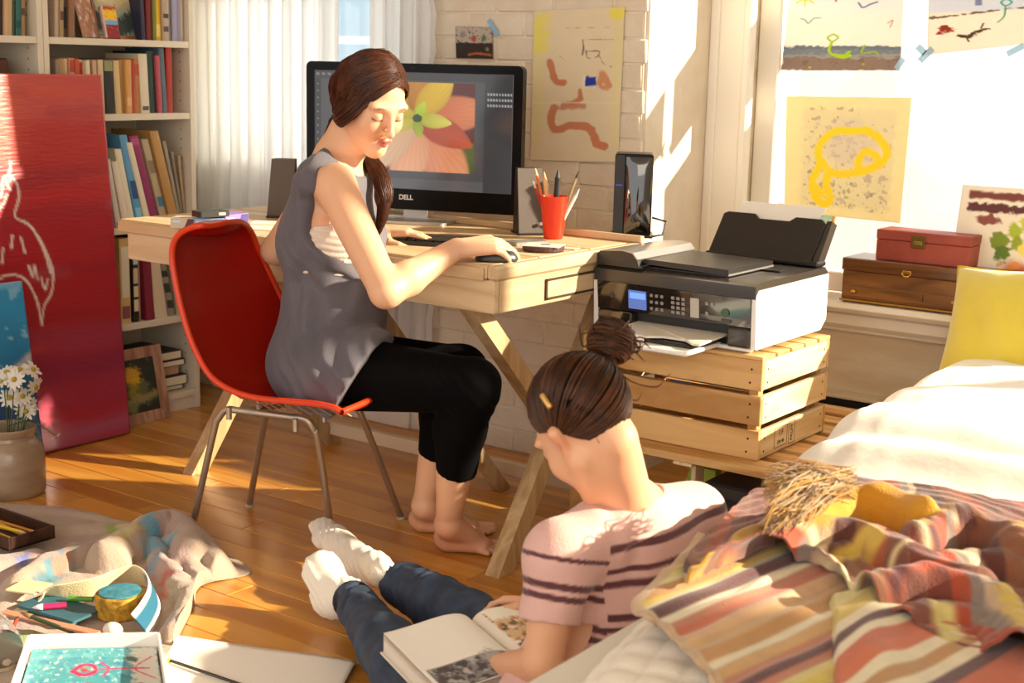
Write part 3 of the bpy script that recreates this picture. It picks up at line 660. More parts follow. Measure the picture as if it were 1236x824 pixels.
# top of three boards with a rounded lip
ys=[DY0,DY0+.21,DY0+.43,DY1]
for a,b in zip(ys,ys[1:]):
    G().box(DX0,DX1-.03,a+.0006,b-.0006,.718,.75,.004).o('top_board',m_ash,desk)
G().box(DX1-.0295,DX1,DY0,DY1,.716,.75,.006).o('end_batten',m_ashy,desk)
G().box(DX0,DX1-.035,DY0-.006,DY0-.0005,.715,.744,.003).o('front_lip',m_ash,desk)
G().box(DX0+.03,DX1-.01,DY0+.004,DY0+.024,.64,.717,.002).o('front_apron',m_ash,desk)
G().box(DX0+.03,DX1-.01,DY1-.03,DY1-.01,.64,.717,.002).o('rear_apron',m_ash,desk)
sa=G().box(DX1-.028,DX1-.008,DY0+.025,DY1-.031,.64,.7155,.002).o('side_apron',m_ashy,desk)
dr=G().box(DX1-.0079,DX1-.004,DY0+.21,DY1-.10,.655,.695,.001).o('side_drawer',m_ashy,desk); 
G().box(DX1-.0075,DX1-.0035,DY0+.205,DY1-.095,.650,.655).box(DX1-.0075,DX1-.0035,DY0+.205,DY1-.095,.695,.70).box(DX1-.0075,DX1-.0035,DY0+.203,DY0+.209,.650,.70).o('drawer_gap',M('wood_gap',H('3c2716'),.9),dr)
G().box(DX1-.004,DX1+.002,DY1-.15,DY1-.118,.668,.69,.003).o('drawer_knob',M('black_knob',H('1a1614'),.4),dr)
G().box(DX0+.03,DX0+.05,DY0+.025,DY1-.031,.64,.7155,.002).o('side_apron',m_ashy,desk)
G().box(DX0,DX1,DY1-.018,DY1+.0,.7505,.768,.002).o('rear_ledge',m_ash,desk)
def beam(a,b,w,d,mat,par,name='leg'):
    """slanting square leg between floor point a and top point b, width w across, depth d"""
    a=Vector(a);b=Vector(b)
    g=G(); wx=Vector((w/2,0,0)) ; dy=Vector((0,d/2,0))
    if name=='brace': pass
    V=[]
    for p in (a,b): V+=[p-wx-dy,p+wx-dy,p+wx+dy,p-wx+dy]
    g.add([tuple(v) for v in V],[(3,2,1,0),(4,5,6,7),(0,1,5,4),(1,2,6,5),(2,3,7,6),(3,0,4,7)])
    return g.o(name,mat,par)
# crossed trestle legs
fr=PZ(612,684,0); fl=PZ(250,556,0)
for x,yf,sg in ((-1.93,2.62,1),(-3.08,2.72,-1)):
    beam((x+.02*sg,yf-.02,.0),(x-.03*sg,DY1-.05,.64),.04,.062,m_ashz,desk)
    beam((x-.05*sg,DY1+.03,.0),(x-.07*sg,DY0+.06,.64),.04,.062,m_ashz,desk)
    G().tube([(x+.03,2.89,.31),(x-.11,2.89,.31)],.006,8).o('bolt',M('zinc_bolt',H('888888'),.4,1),desk)
G().box(-3.1,-1.96,DY1+.005,DY1+.03,.035,.075,.002).o('stretcher',M('bare_pale_wood',H('cdb596'),.6),desk)
beam((-2.32,2.66+.5,.0),(-2.36,2.60,.64),.03,.05,m_ashz,desk)

# ================================================================== MONITOR, KEYBOARD, MOUSE
m_blk=M('gloss_black',H('070606'),.25,spec=.12); m_blkm=M('matt_black',H('171412'),.5); m_alu=M('brushed_alu',H('b9b4ae'),.35,.7); m_char=M('charcoal_plastic',H('2a2422'),.38)
mo=thing('computer_monitor','large black widescreen computer showing an orange and green flower close-up','monitor',(-2.52,3.0,.75))
P00=PD(370,249,4.12); P10=PD(627,257,3.93); P11=PD(629,76,3.93); P01=PD(373,77,4.12)
c_=(P00+P10+P11+P01)/4; uu=nrm((P10-P00)*np.array([1,1,0])); vv_=UP; nn=nrm(np.cross(uu,vv_)); WW=np.linalg.norm((P10-P00)[:2]); HH=((P11-P10)[2]+(P01-P00)[2])/2
def ML(u,v,d): return c_+uu*(u*WW/2)+vv_*(v*HH/2)+nn*d   # local monitor coordinates; d towards viewer
def rrect(w0,w1,h0,h1,r,n=5):
    pts=[]
    for cx,cy,a0 in ((w1-r,h0+r,-90),(w1-r,h1-r,0),(w0+r,h1-r,90),(w0+r,h0+r,180)):
        for i in range(n+1):
            a=radians(a0+90*i/n); pts.append((cx+r*cos(a),cy+r*sin(a)))
    return pts
def slab(org,u,v,n,poly,d0,d1): return G().prism([org+u*a+v*b+n*d0 for a,b in poly],n*(d1-d0))
slab(c_,uu,vv_,nn,rrect(-WW/2,WW/2,-HH/2,HH/2,.016),-.035,0).o('housing',m_blk,mo,30)
S0=(-WW/2+.026,WW/2-.026,-HH/2+.058,HH/2-.024)
p=Paint(230,150,H('4c4a4c'),(S0[1]-S0[0])/(S0[3]-S0[2]))
p.rect(0,1,.93,1,H('3a383a'),.002); p.rect(.86,1,0,.93,H('3a3a3c'),.003); p.rect(0,.035,0,.93,H('2f3032'),.002); p.rect(0,.86,0,.09,H('5c5a5c'),.003)
for k in range(12): p.blob(.018,.88-.06*k,.006,H('9a9a9a'),.003)
for k in range(9):
    for j in range(5):
        if j<3: p.rect(.875+.014*k,.882+.014*k,.82-.045*j,.84-.045*j,H('c8c8c8'),.002,.8)
for k in range(14): p.rect(.01+.03*k,.026+.03*k,.955,.975,H('8f8f8f'),.002,.7)
ph=(.10,.815,.155,.915)  # flower photo area
inn=(p.u>ph[0])&(p.u<ph[1])&(p.v>ph[2])&(p.v<ph[3])
fu=(p.u-ph[0])/(ph[1]-ph[0]); fv=(p.v-ph[2])/(ph[3]-ph[2]); cu,cvv=.60,.60
f=np.ones_like(p.C)*np.array(H('5a1a12'))
ax_=(fu-cu)*1.35; ay_=(fv-cvv); rr_=np.hypot(ax_,ay_); an_=np.arctan2(ay_,ax_)
def petal(ang,wid,len_,c1,c2,r0=.02):
    global f
    da=np.abs((an_-radians(ang)+pi)%(2*pi)-pi); hw=wid*np.sin(np.clip(rr_/len_,0,1)*pi*.93+.12)
    m=(1-sstep(.75,1.,da*rr_/(np.maximum(hw,1e-3))))*(rr_<len_)*(rr_>r0); t=np.clip(rr_/len_,0,1)[...,None]
    c=np.array(c1)*(1-t)+np.array(c2)*t; sh=(.75+.35*np.cos(da*rr_/np.maximum(hw,1e-3)*1.2))[...,None]
    streak=(1+.04*np.sin(an_*60))[...,None]
    f=f*(1-m[...,None])+c*sh*streak*m[...,None]
f=f*(1-(sstep(.0,.3,fu)*0)[...,None])
f=np.where(((fv<.35)&(fu>.9))[...,None],np.array(H('3a5a2a')),f)
petal(10,.24,.75,H('b8502a'),H('e08a5a')); petal(-62,.26,1.0,H('c86a34'),H('e8a078')); petal(-100,.22,.9,H('d88a5a'),H('ecb08a')); petal(-135,.25,.95,H('d0a070'),H('e8c0a0')); petal(172,.2,.8,H('c87a4a'),H('d89a78')); petal(125,.2,.7,H('b8862a'),H('c89030')); petal(88,.13,.6,H('a8661c'),H('c8882a')); petal(58,.16,.62,H('c89a1c'),H('e0b83a')); petal(-30,.18,.6,H('a83a1c'),H('b84a24'))
petal(-8,.10,.33,H('a8a020'),H('d8cc50')); petal(205,.10,.34,H('b0a42c'),H('dcc860')); petal(70,.07,.2,H('9cb020'),H('c0cc30')); petal(150,.07,.3,H('b09c24'),H('d8c040')); petal(-85,.06,.22,H('8a9a20'),H('a8ae38'))
f=np.where((rr_<.045)[...,None],np.array(H('2e4a1c')),f)
p.C=np.where(inn[...,None],f,p.C)
screen_m=M('lit_screen',rough=.15,vc=True,emit=.6); _n=screen_m.node_tree; [_n.links.remove(l) for l in list(_n.links) if l.to_socket.name=='Base Color']; _n.nodes['Principled BSDF'].inputs['Base Color'].default_value=(.01,.01,.01,1); 
scr=panel('screen',ML(0,0,0)*0+c_+uu*S0[0]+vv_*S0[2]+nn*.0008,c_+uu*S0[1]+vv_*S0[2]+nn*.0008,c_+uu*S0[1]+vv_*S0[3]+nn*.0008,c_+uu*S0[0]+vv_*S0[3]+nn*.0008,p,screen_m,mo,.0006)
def text(s,size,org,u,v,n,mat,parent,name='lettering',ext=.0003,bold=0):
    cu_=bpy.data.curves.new(name,'FONT'); cu_.body=s; cu_.size=size; cu_.extrude=ext; cu_.offset=bold; cu_.align_x='CENTER'; cu_.align_y='CENTER'
    to=bpy.data.objects.new('tmp',cu_); COL.objects.link(to); dg=bpy.context.evaluated_depsgraph_get(); me=bpy.data.meshes.new_from_object(to.evaluated_get(dg)); bpy.data.objects.remove(to)
    V=[np.array(org)+np.array(u)*q.co.x+np.array(v)*q.co.y+np.array(n)*(q.co.z+ext) for q in me.vertices]; F=[tuple(q.vertices) for q in me.polygons]
    return mkobj(name,V,F,mat,parent)
text('DELL',.019,c_-vv_*(HH/2-.034)+nn*.0004-uu*.015,uu,vv_,nn,M('silver_print',H('d8d8d8'),.4),mo,'lettering',.0003,.0006)
G().ball(tuple(c_+vv_*(HH/2-.012)+nn*.0005),.0025,8,5).o('camera_dot',m_char,mo)
mb=c_-vv_*(HH/2); mb=np.array([mb[0],mb[1],.75]); mbk=mb-nn*.02
zb_=c_[2]-HH/2
slab(mbk,uu,vv_,nn,[(-.036,0.008),(.036,.008),(.036,zb_-.75+.06),(-.036,zb_-.75+.06)],-.022,-.016).o('stand_neck',m_alu,mo)
slab(mbk+nn*.0,uu,nn,UP,rrect(-.115,.125,-.075,.095,.012),0.0008,.009).o('stand_base',m_alu,mo)
# keyboard
kb=thing('keyboard','low black computer keyboard on the desk under the screen','keyboard',PZ(515,292,.75))
kR=PZ(577,289,.76); kL=PZ(440,281,.76); ku=nrm((kR-kL)*[1,1,0]); kv=nrm(np.cross(UP,ku)); kc=kR-ku*.205-kv*.045; kc[2]=.7505
slab(kc,ku,kv,UP,rrect(-.215,.215,-.068,.068,.006),0,.010).o('base',m_char,kb)
n_k=0
for rr in range(5):
    w=.0232; xs=np.arange(-.205,.20,w)
    for x in xs:
        if rr==0 and -.10<x<.02: continue
        slab(kc,ku,kv,UP,rrect(x+.0012,x+w-.0012,-.060+rr*.0238,-.060+rr*.0238+.0212,.002,1),.0102,.0155).o('key',m_blkm,kb)
slab(kc,ku,kv,UP,rrect(-.10,.03,-.060,-.0388,.002,1),.0102,.0155).o('space_bar',m_blkm,kb)
# mouse
msP=PZ(590,311,.765)
mm_=SDF().ell((0,0,.004),(.050,.029,.028),k=.002); mm_.half((0,0,0),(0,0,-1)); V,F=mm_.mesh([((-.07,-.045,-.006),(.07,.045,.045),.0025)])
ma=radians(40); V=V@np.array([[cos(ma),sin(ma),0],[-sin(ma),cos(ma),0],[0,0,1]])+np.array([msP[0]+.01,msP[1]+.0,.751])
mouse=tag(mkobj('computer_mouse',V,F,m_char,None,True),'dark grey computer mouse under the right hand of the woman','mouse')
# speakers
def speaker(base,lab,ang,h=.185):
    t=thing('speaker',lab,'speaker',base,'slim desktop speakers beside the screen'); T=Matrix.Translation(tuple(base))@Matrix.Rotation(ang,4,'Z')
    g=G(); g.T=T; g.prism([(-.036,-.04,.002),(.036,-.04,.002),(.032,.022,h),(-.032,.022,h)],(0,.012,0)) if 0 else None
    def qd(w0,w1,y0,y1,t0,t1):
        return [(-w0,y0,.002),(w0,y0,.002),(w0,y0+t0,.002),(-w0,y0+t0,.002),(-w1,y1,h),(w1,y1,h),(w1,y1+t1,h),(-w1,y1+t1,h)]
    F=[(3,2,1,0),(4,5,6,7),(0,1,5,4),(1,2,6,5),(2,3,7,6),(3,0,4,7)]
    g.add(qd(.038,.034,-.03,.012,.008,.006),F); g.o('grille',M('speaker_mesh',H('5f544c'),.6,.2,bump=.4,bscale=900),t)
    g=G(); g.T=T; g.add(qd(.036,.030,-.0215,.0185,.062,.03),F); g.o('cabinet',m_blkm,t)
    g=G(); g.T=T; g.lathe([(.001,0),(.005,0),(.005,.004),(.001,.004)],(0.022,-.028,.03),10,(0,-1,.2)); g.o('volume_knob',m_alu,t)
    g=G(); g.T=T; g.box(-.04,.04,-.036,.05,0,.006,.002); g.o('foot',m_char,t)
speaker(PZ(634,283,.7505)+np.array([0,.02,0]),'slim dark speaker to the right of the screen behind the red pen cup',radians(52),.175)
speaker(PZ(338,262,.7505)+np.array([0,.01,0]),'slim grey speaker to the left of the screen near the curtain',radians(30),.165)
# pen cup
cb=PZ(665,288,.7505); cb[1]+=.01
m_red=M('red_plastic',H('d8320f'),.35,sss=.0)
prof=[(.001,.0005),(.024,.0005),(.0255,.004)]+[(.0255+.012*(i/8),.004+.108*i/8) for i in range(1,9)]+[(.0365,.112),(.035,.11),(.024,.006),(.001,.005)]
cup=tag(G().lathe(prof,cb,22).o('pen_cup',m_red,None,40),'tall red plastic cup holding pencils and markers on the desk corner','cup')
for i,(dx,dy,L,hx,tip,rad,lab,lean) in enumerate([(-.013,-.004,.175,'c8672c','e8c9a0',.004,'orange pencil leaning left in the red cup',(-.045,0)),(-.006,-.006,.165,'d9b07a','caa070',.0055,'thick bare wood brush handle in the red cup',(-.03,.01)),(.002,.006,.15,'8c3a24','e0c0a0',.0035,'dark red pencil behind the others in the red cup',(-.01,.02)),(.005,-.006,.172,'14110f','3a3a3a',.0075,'thick black marker in the middle of the red cup',(.008,.0)),(.012,.002,.17,'9c8560','2b2118',.0035,'olive pencil leaning right in the red cup',(.05,.01)),(.014,-.006,.125,'ded8cc','b8b8b8',.005,'white marker at the right of the red cup',(.06,0)),(-.012,.007,.14,'a8281c','d0b090',.0038,'short red pencil at the left back of the red cup',(-.06,.01))]):
    a=cb+np.array([dx*.55,dy*.55,.008]); b=a+np.array([lean[0]*.809,lean[0]*.588+lean[1],L]); d=nrm(b-a)
    t=thing('pencil' if rad<.005 else 'marker',lab,'pencil' if rad<.005 else 'marker',a,'pencils and markers in the red cup')
    G().tube([a,b-d*.02],rad,6 if rad<.005 else 10).o('shaft',cmat(hx),t); G().tube([b-d*.02,b],[rad*.95,rad*.3],8).o('tip',cmat(tip),t)
# black desktop tower
tw=PZ(742,289,.7505); tw=tw+np.array([.0,.07,0]); th_=radians(31)
tu=np.array([cos(th_),sin(th_),0]); tn=np.array([sin(th_),-cos(th_),0])
t=thing('computer_tower','glossy black upright computer tower on the right rear corner of the desk','computer',tw)
HT=.222
slab(tw-tn*.0,tu,UP,tn,rrect(-.044,.058,.006,HT,.008),-.10,0).o('case',m_blk,t,30)
slab(tw,tu,UP,tn,rrect(-.044,-.018,.008,HT-.004,.004),0.0003,.003).o('vent_strip',m_blkm,t)
V=[]; n=14
for i in range(n+1):
    for j in range(n+1):
        a=-.014+.070*i/n; b=.010+(HT-.018)*j/n; bul=.010*sin(pi*i/n)**.6*sin(pi*j/n)**.3
        V.append(tw+tu*a+UP*b+tn*(.0005+bul))
mkobj('curved_door',V,gridfaces(n+1,n+1),M('mirror_black',H('120d0b'),.06,spec=.8,coat=1),t,True)
slab(tw,tu,UP,tn,rrect(-.050,.064,0,.006,.004),-.105,.012).o('foot_plate',m_char,t)
G().tube([tw+tu*-.006+UP*.105+tn*.008,tw+tu*-.006+UP*.118+tn*.010,tw+tu*-.006+UP*.128+tn*.008],[.002,.004,.002],8).o('power_button',M('chrome',H('d8cfc4'),.12,1),t)
slab(tw,tu,UP,tn,rrect(-.040,-.022,.138,.140,.0008,1),.003,.0036).o('status_light',M('blue_led',H('3038c8'),.4,emit=.6),t)
G().tube([tw+tu*.06+UP*.05-tn*.05,tw+tu*.10+UP*.04-tn*.05,tw+tu*.09+UP*.008-tn*.02,tw+tu*.06+UP*.004-tn*.0],.003,8).o('power_cable',m_blkm,t)
# flat papers, discs and cards by the mouse
def card(name,lab,cat,c,w,h,ang,z,th,mat,group=None,parent=None):
    a=radians(ang); u=np.array([cos(a),sin(a),0]); v=np.array([-sin(a),cos(a),0]); cc=np.array([c[0],c[1],z])
    o=slab(cc,u,v,UP,rrect(-w/2,w/2,-h/2,h/2,min(w,h)*.05,2),0,th).o(name,mat,parent)
    if cat: tag(o,lab,cat,group)
    return o
card('phone','small silver phone lying beside the mouse','phone',PZ(636,295,.75),.10,.05,70,.7508,.009,M('phone_silver',H('9a948c'),.3,.4))
q=PZ(656,300,.755); t=thing('disc_case','round dark disc tin with a pale paper lid by the mouse','disc case',(q[0],q[1],.7505))
G().lathe([(.001,0),(.050,0),(.052,.003),(.052,.010),(.05,.012),(.001,.012)],(q[0],q[1],.7508),28).o('tin',cmat('4a2a24'),t)
card('paper_lid','','',q,.095,.075,20,.7632,.0012,cmat('d8cfc4'),None,t); card('blue_mark','','',q+np.array([.0,.01,0]),.022,.016,50,.7646,.0006,cmat('3a6478'),None,t)
card('note_card','pale note card half under the disc tin','paper',PZ(686,300,.75),.05,.04,15,.7506,.0015,cmat('d9c7b4'))
card('notepaper','cream notepaper sheet at the left of the desk','paper',PZ(322,275,.75),.16,.11,20,.7506,.001,cmat('e8dcc6'))
card('notepaper','smaller folded cream notepaper on top of the larger sheet','paper',PZ(326,271,.75),.10,.07,32,.7520,.004,cmat('f0e6d2'))
# cartridge boxes at the left rear
def cbox(pL,pR,ptop,hx,hx2,lab,z0=.7508,dp=.06,front=None):
    a=PZ(pL[0],pL[1],z0); b=PZ(pR[0],pR[1],z0); u=nrm((b-a)*[1,1,0]); v=nrm(np.cross(UP,u)); L=np.linalg.norm((b-a)[:2])
    hgt=PD(ptop[0],ptop[1],a@FWD)[2]-z0
    t=thing('cartridge_box',lab,'box',(a+b)/2,'ink cartridge boxes on the desk')
    org=np.array([a[0],a[1],z0])
    slab(org,u,v,UP,[(0,0),(L,0),(L,dp),(0,dp)],0,hgt).o('carton',cmat(hx),t)
    slab(org,u,UP,-v,[(L*.55,.002),(L*.98,.002),(L*.98,hgt-.002),(L*.7,hgt-.002)],0.0002,.0008).o('printed_end',cmat(hx2),t)
    slab(org,u,UP,-v,[(L*.08,hgt*.55),(L*.4,hgt*.55),(L*.4,hgt*.75),(L*.08,hgt*.75)],0.0002,.0008).o('printed_word',cmat('cfd8ee'),t)
    return t
cbox((234,276),(271,276),(250,264),'9db8dc','5a7ec0','light blue cartridge carton under the black gadget')
cbox((272,275),(300,272),(285,260),'8a6aa8','3c3070','purple cartridge carton right of the light blue one')
cbox((206,275),(236,276),(222,263),'c8b8a0','5a2430','beige and dark red cartridge carton nearest the bookcase')
z1=.7508+.032
a=PZ(242,264,z1)
t=thing('black_gadget','small black gadget lying on the light blue cartridge carton','gadget',(a[0],a[1],z1)); 
a2=PZ(241,263,z1); b2=PZ(278,261,z1); u=nrm((b2-a2)*[1,1,0]); v=nrm(np.cross(UP,u)); L=np.linalg.norm((b2-a2)[:2])
slab(np.array([a2[0],a2[1],z1]),u,v,UP,rrect(0,L,0,.05,.006,2),0.0004,.016).o('shell',m_blkm,t); slab(np.array([a2[0],a2[1],z1]),u,UP,-v,rrect(L*.62,L*.85,.004,.012,.002,2),0.0002,.001).o('port',m_alu,t)

# ================================================================== CHAIR
ch=thing('shell_chair','red moulded shell chair with a bare metal tube base','chair',(-2.53,2.55,0))
CB=np.array([-2.405,2.345,0]); phi=radians(7); cf=np.array([cos(phi),sin(phi),0]); cw=np.array([sin(phi),-cos(phi),0])
def chd(px): return 3.125-.00103*(px-350)
NR=[(412,497,.02,.02),(409,495,.12,.3),(401,491,.22,.7),(380,487,.36,1),(345,484,.41,1),(310,480,.41,1),(284,473,.41,1),(262,461,.405,1),(247,444,.40,1),(232,414,.38,1),(221,380,.36,1),(213,345,.335,1),(208,315,.31,1),(209,296,.285,1),(216,283,.24,.8),(230,275,.17,.4),(243,272,.08,.1)]
nU=46; nW=29; base_=[]
for px,py,wd,sg in NR:
    q=PD(px,py,chd(px)); base_.append([*q,wd,sg])
base_=spl(np.array(base_),nU); CTR=base_[:,:3]-cw*(base_[:,3:4]/2)
TG=np.gradient(base_[:,:3],axis=0); TG/=np.linalg.norm(TG,axis=1,keepdims=True); S=np.zeros((nU,nW,3))
for i in range(nU):
    out=nrm(np.cross(TG[i],cw)); 
    if out@(-UP*.6-cf*.8)<0: out=-out
    for j in range(nW):
        s=1-2*j/(nW-1.); dd=.030*base_[i,4]*(1-abs(s)**2.4)
        S[i,j]=CTR[i]+cw*(base_[i,3]/2*s)+out*dd
m_shell=M('red_fibreglass',H('a01208'),.35,coat=.15,spec=.45,bump=.05,bscale=20)
sheet('shell',S,m_shell,ch,.006)
# rolled rim
rim=[S[i,0] for i in range(nU)]+[S[-1,j] for j in range(1,nW)]+[S[i,-1] for i in range(nU-2,-1,-1)]+[S[0,j] for j in range(nW-2,0,-1)]+[S[0,0]]
G().tube(rim[::1],.0075,8,False).o('rim',M('orange_rim',H('d23a12'),.35),ch,True)
m_tube=M('steel_tube',H('b8ac9c'),.38,.85)
l1=PZ(231,643,0);l2=PZ(402,655,0);l3=PZ(301,611,0);l4=PZ(484,626,0)
def arch(a,b,sg):
    ta=PD(264,494,3.385); tb=PD(380,508,3.28)
    if sg<0: ta=PD(322,490,3.50); tb=PD(430,484,3.45)
    pts=[a+UP*.004,a+(ta-a)*.82,a+(ta-a)*.93+(tb-ta)*.02,ta+(tb-ta)*.09+UP*.002,ta+(tb-ta)*.25+UP*.003,tb+(ta-tb)*.25+UP*.003,tb+(ta-tb)*.09+UP*.002,b+(tb-b)*.93+(ta-tb)*.02,b+(tb-b)*.82,b+UP*.004]
    g=G().tube(spl(pts,60),.0085,10); return g.o('leg_arch',m_tube,ch,True)
arch(l1,l2,1); arch(l3,l4,-1)
for q in (l1,l2,l3,l4): G().lathe([(.001,0.0003),(.012,.0003),(.013,.004),(.009,.008),(.001,.008)],q,14).o('glide',M('nylon_glide',H('b5a892'),.5),ch)
for k0 in (.2,.8): G().tube([PD(264,494,3.385)*(1-k0)+PD(380,508,3.28)*k0,PD(322,490,3.50)*(1-k0)+PD(430,484,3.45)*k0],.007,8).o('cross_tube',m_tube,ch,True)
g=G()
for i in range(13):
    x=258+12*i; y0_=np.interp(x,[258,284,310,345,420],[462,475,482,486,490]); g.tube([PD(x,y0_,chd(x)+.01),PD(x+22,y0_+13+.02*i,chd(x)+.06)],.0018,5)
g.o('wire_cradle',M('tan_wire',H('c9a884'),.4,.6),ch)
for f0 in (-.09,.11):
    for s in (.06,-.05): G().lathe([(.001,0),(.007,0),(.007,.03),(.001,.03)],CB+cf*f0+cw*s+UP*.345,10).o('shock_mount',m_tube,ch)
# ================================================================== PALLET TABLE, CRATE, PRINTER
m_pin=wood('crate_pine',H('dcb073'),H('bb874a'),0,.6,9,.07); m_piny=wood('crate_pine_y',H('e6cfa4'),H('cfae7c'),1,.6,9,.07); m_pinz=wood('crate_pine_z',H('cfa267'),H('a87842'),2,.6,9,.07)  # y-grain pine is paler: the crate side's sunlit look put into its colour
m_nail=M('nail_head',H('3a2a1c'),.5,.6); m_ink=M('stencil_ink',H('3b3a44'),.8)
pal=thing('pallet_table','low slatted pallet table of pale wood carrying the crate','table',(-1.55,3.2,0))
TX0,TX1,TY0,TY1,TZ=-1.905,-1.175,2.865,3.62,.300
yy=TY0; 
for wd in (.085,.06,.085,.06,.085,.06,.085,.06,.06):
    if yy+wd>TY1+.01: break
    G().box(TX0,TX1,yy,yy+wd,TZ-.018,TZ,.002).o('top_slat',m_pin,pal); yy+=wd+.034
for x in (TX0+.01,-1.60,-1.36,TX1-.06): G().box(x,x+.05,TY0+.0,TY1-.02,TZ-.027,TZ-.0185,.002).o('stringer',m_piny,pal)
for x,y in ((TX0+.0,TY0+.02),(TX1-.045,TY0+.02),(TX0+.0,TY1-.065),(TX1-.045,TY1-.065)):
    G().box(x,x+.045,y,y+.045,0,TZ-.0275,.002).o('leg',m_pinz,pal)
xg=PY(841,600,2.91)[0]; G().box(xg-.006,xg+.006,2.886,2.93,0.0,TZ-.0275,.001).o('divider',M('pale_ply',H('c9ad84'),.6),pal)
def nails(o,pts,n):
    g=G()
    for p in pts: g.lathe([(.001,-.0008),(.0028,-.0008),(.0028,.0006),(.001,.0008)],p,7,n)
    g.o('nail',m_nail,o)
cr=thing('wooden_crate','pale pine slatted crate standing upside down under the printer','crate',(-1.67,3.11,TZ))
CX0,CX1,CY0,CY1=-1.908,-1.412,2.93,3.305; cz=TZ+.001
for i in range(3):
    z0=cz+.083*i; z1_=z0+(.070 if i<2 else .072)
    for y0,y1 in ((CY0,CY0+.013),(CY1-.013,CY1)):
        f=G().box(CX0,CX1,y0,y1,z0,z1_,.0015).o('long_slat',m_pin,cr)
        if y0==CY0: nails(f,[(CX1-.03,CY0,z0+.018),(CX1-.027,CY0,z0+.05)],(0,-1,0))
    for x0,x1 in ((CX1-.013,CX1),(CX0,CX0+.013)):
        f=G().box(x0,x1-.0,CY0+.0135,CY1-.0135,z0+.002,z1_-.001,.0015).o('end_slat',m_piny,cr)
        if x1==CX1:
            nails(f,[(CX1,CY0+.03,z0+.018),(CX1,CY0+.03,z0+.05),(CX1,CY1-.03,z0+.018),(CX1,CY1-.03,z0+.05)],(1,0,0))
            if i==0:
                g=G(); a,b=CY0+.085,CY0+.155
                for (p,q,r_,s_) in ((a,b,.012,.0135),(a,b,.060,.0615),(a,a+.0015,.012,.0615),(b-.0015,b,.012,.0615),(b+.008,b+.0095,.008,.064),(b+.040,b+.0415,.008,.064),(b+.008,b+.0415,.008,.0095),(b+.008,b+.0415,.0625,.064)): g.box(CX1-.0002,CX1+.0004,p,q,z0+r_,z0+s_)
                g.o('stencil_frame',m_ink,f)
                text('1 F',.020,(CX1+.0002,(a+b)/2,z0+.046),(0,1,0),UP,(1,0,0),m_ink,f,'stencil_letters'); text('LIN 40',.013,(CX1+.0002,(a+b)/2,z0+.024),(0,1,0),UP,(1,0,0),m_ink,f,'stencil_letters')
                text('FRUIT',.016,(CX1+.0002,b+.025,z0+.036),UP,(0,-1,0),(1,0,0),m_ink,f,'stencil_letters')
            if i==1:
                g=G()
                for k in range(7): g.box(CX1-.0002,CX1+.0004,CY0+.06+.006*k,CY0+.063+.006*k,z0+.02,z0+.02+.03*((k*37%5)/8+.4))
                g.o('faded_stamp',M('faded_ink',H('c9b9a0'),.8),f)
for x in (CX0+.0135,CX1-.0375):
    for y in (CY0+.0135,CY1-.0375): G().box(x,x+.024,y,y+.024,cz,cz+.236,.001).o('corner_post',m_pinz,cr)
y=CY0
for k in range(5):
    G().box(CX0,CX1,y,y+.066,cz+.2385,cz+.2475,.0015).o('base_board',m_pin,cr); y+=.0775
# small dark stamp on the front
text('BRAND',.012,(CX0+.165,CY0-.0003,cz+.163),(1,0,0),UP,(0,-1,0),m_ink,cr,'burnt_stamp',.0003) if 0 else G().box(CX0+.255,CX0+.31,CY0-.0004,CY0,cz+.154,cz+.160).o('burnt_stamp',m_ink,cr)
# printer --------------------------------------------------
pz=cz+.2480; X0,X1,YF,YB=-1.886,-1.440,2.935,3.335
m_pd=M('printer_dark',H('35302d'),.28,spec=.55,coat=.2); m_pt=M('printer_top',H('26211f'),.3,bump=.15,bscale=400); m_pw=M('printer_white',H('efece6'),.35); m_pg=M('printer_gloss',H('241d1a'),.08,spec=.8,coat=1); m_pk=M('printer_black',H('0f0d0c'),.4)
pr=thing('printer','black and white all-in-one printer with open paper trays on the crate','printer',((X0+X1)/2,(YF+YB)/2,pz))
zs=pz+.150 # top of the white body
def pbox(nm,mat,*a,par=None): return G().box(*a).o(nm,mat,par or pr)
g=G(); g.prism([(X1-.006,YF+.006,pz+.004),(X1,YF+.015,pz+.01),(X1,YB-.03,pz+.01),(X1,YB,pz+.035),(X1,YB,zs),(X1,YF+.012,zs),(X1,YF,zs-.012),(X1,YF+.008,pz+.012)][1:],(-.012,0,0)); g.o('side_panel',m_pw,pr)
g=G(); g.prism([(X0+.012,YF+.008,pz+.01),(X0+.012,YB-.02,pz+.01),(X0+.012,YB,pz+.035),(X0+.012,YB,zs),(X0+.012,YF,zs-.004)],(-.012,0,0)); g.o('side_panel',m_pw,pr)
pbox('chassis',m_pk,X0+.0122,X1-.0122,YF+.03,YB-.002,pz+.004,zs-.002,.003)
pbox('base_lip',m_pw,X0+.012,X1-.012,YF+.012,YF+.03,pz+.002,pz+.012,.003)
fz0=pz+.062; fz1=zs-.020
cp=G().prism([(X0+.013,YF+.004,fz0),(X1-.013,YF+.004,fz0),(X1-.013,YF-.004,fz1),(X0+.013,YF-.004,fz1)],(0,.03,0)).o('control_panel',m_pg,pr)
def cpt(u,v,d=.0008): return np.array([X0+.013+u*(X1-X0-.026),YF+.004-.008*v-d,fz0+v*(fz1-fz0)])
cu_=nrm(cpt(1,0)-cpt(0,0)); cv_=nrm(cpt(0,1)-cpt(0,0)); cn=nrm(np.cross(cu_,cv_)); CWd=X1-X0-.026; CHt=fz1-fz0
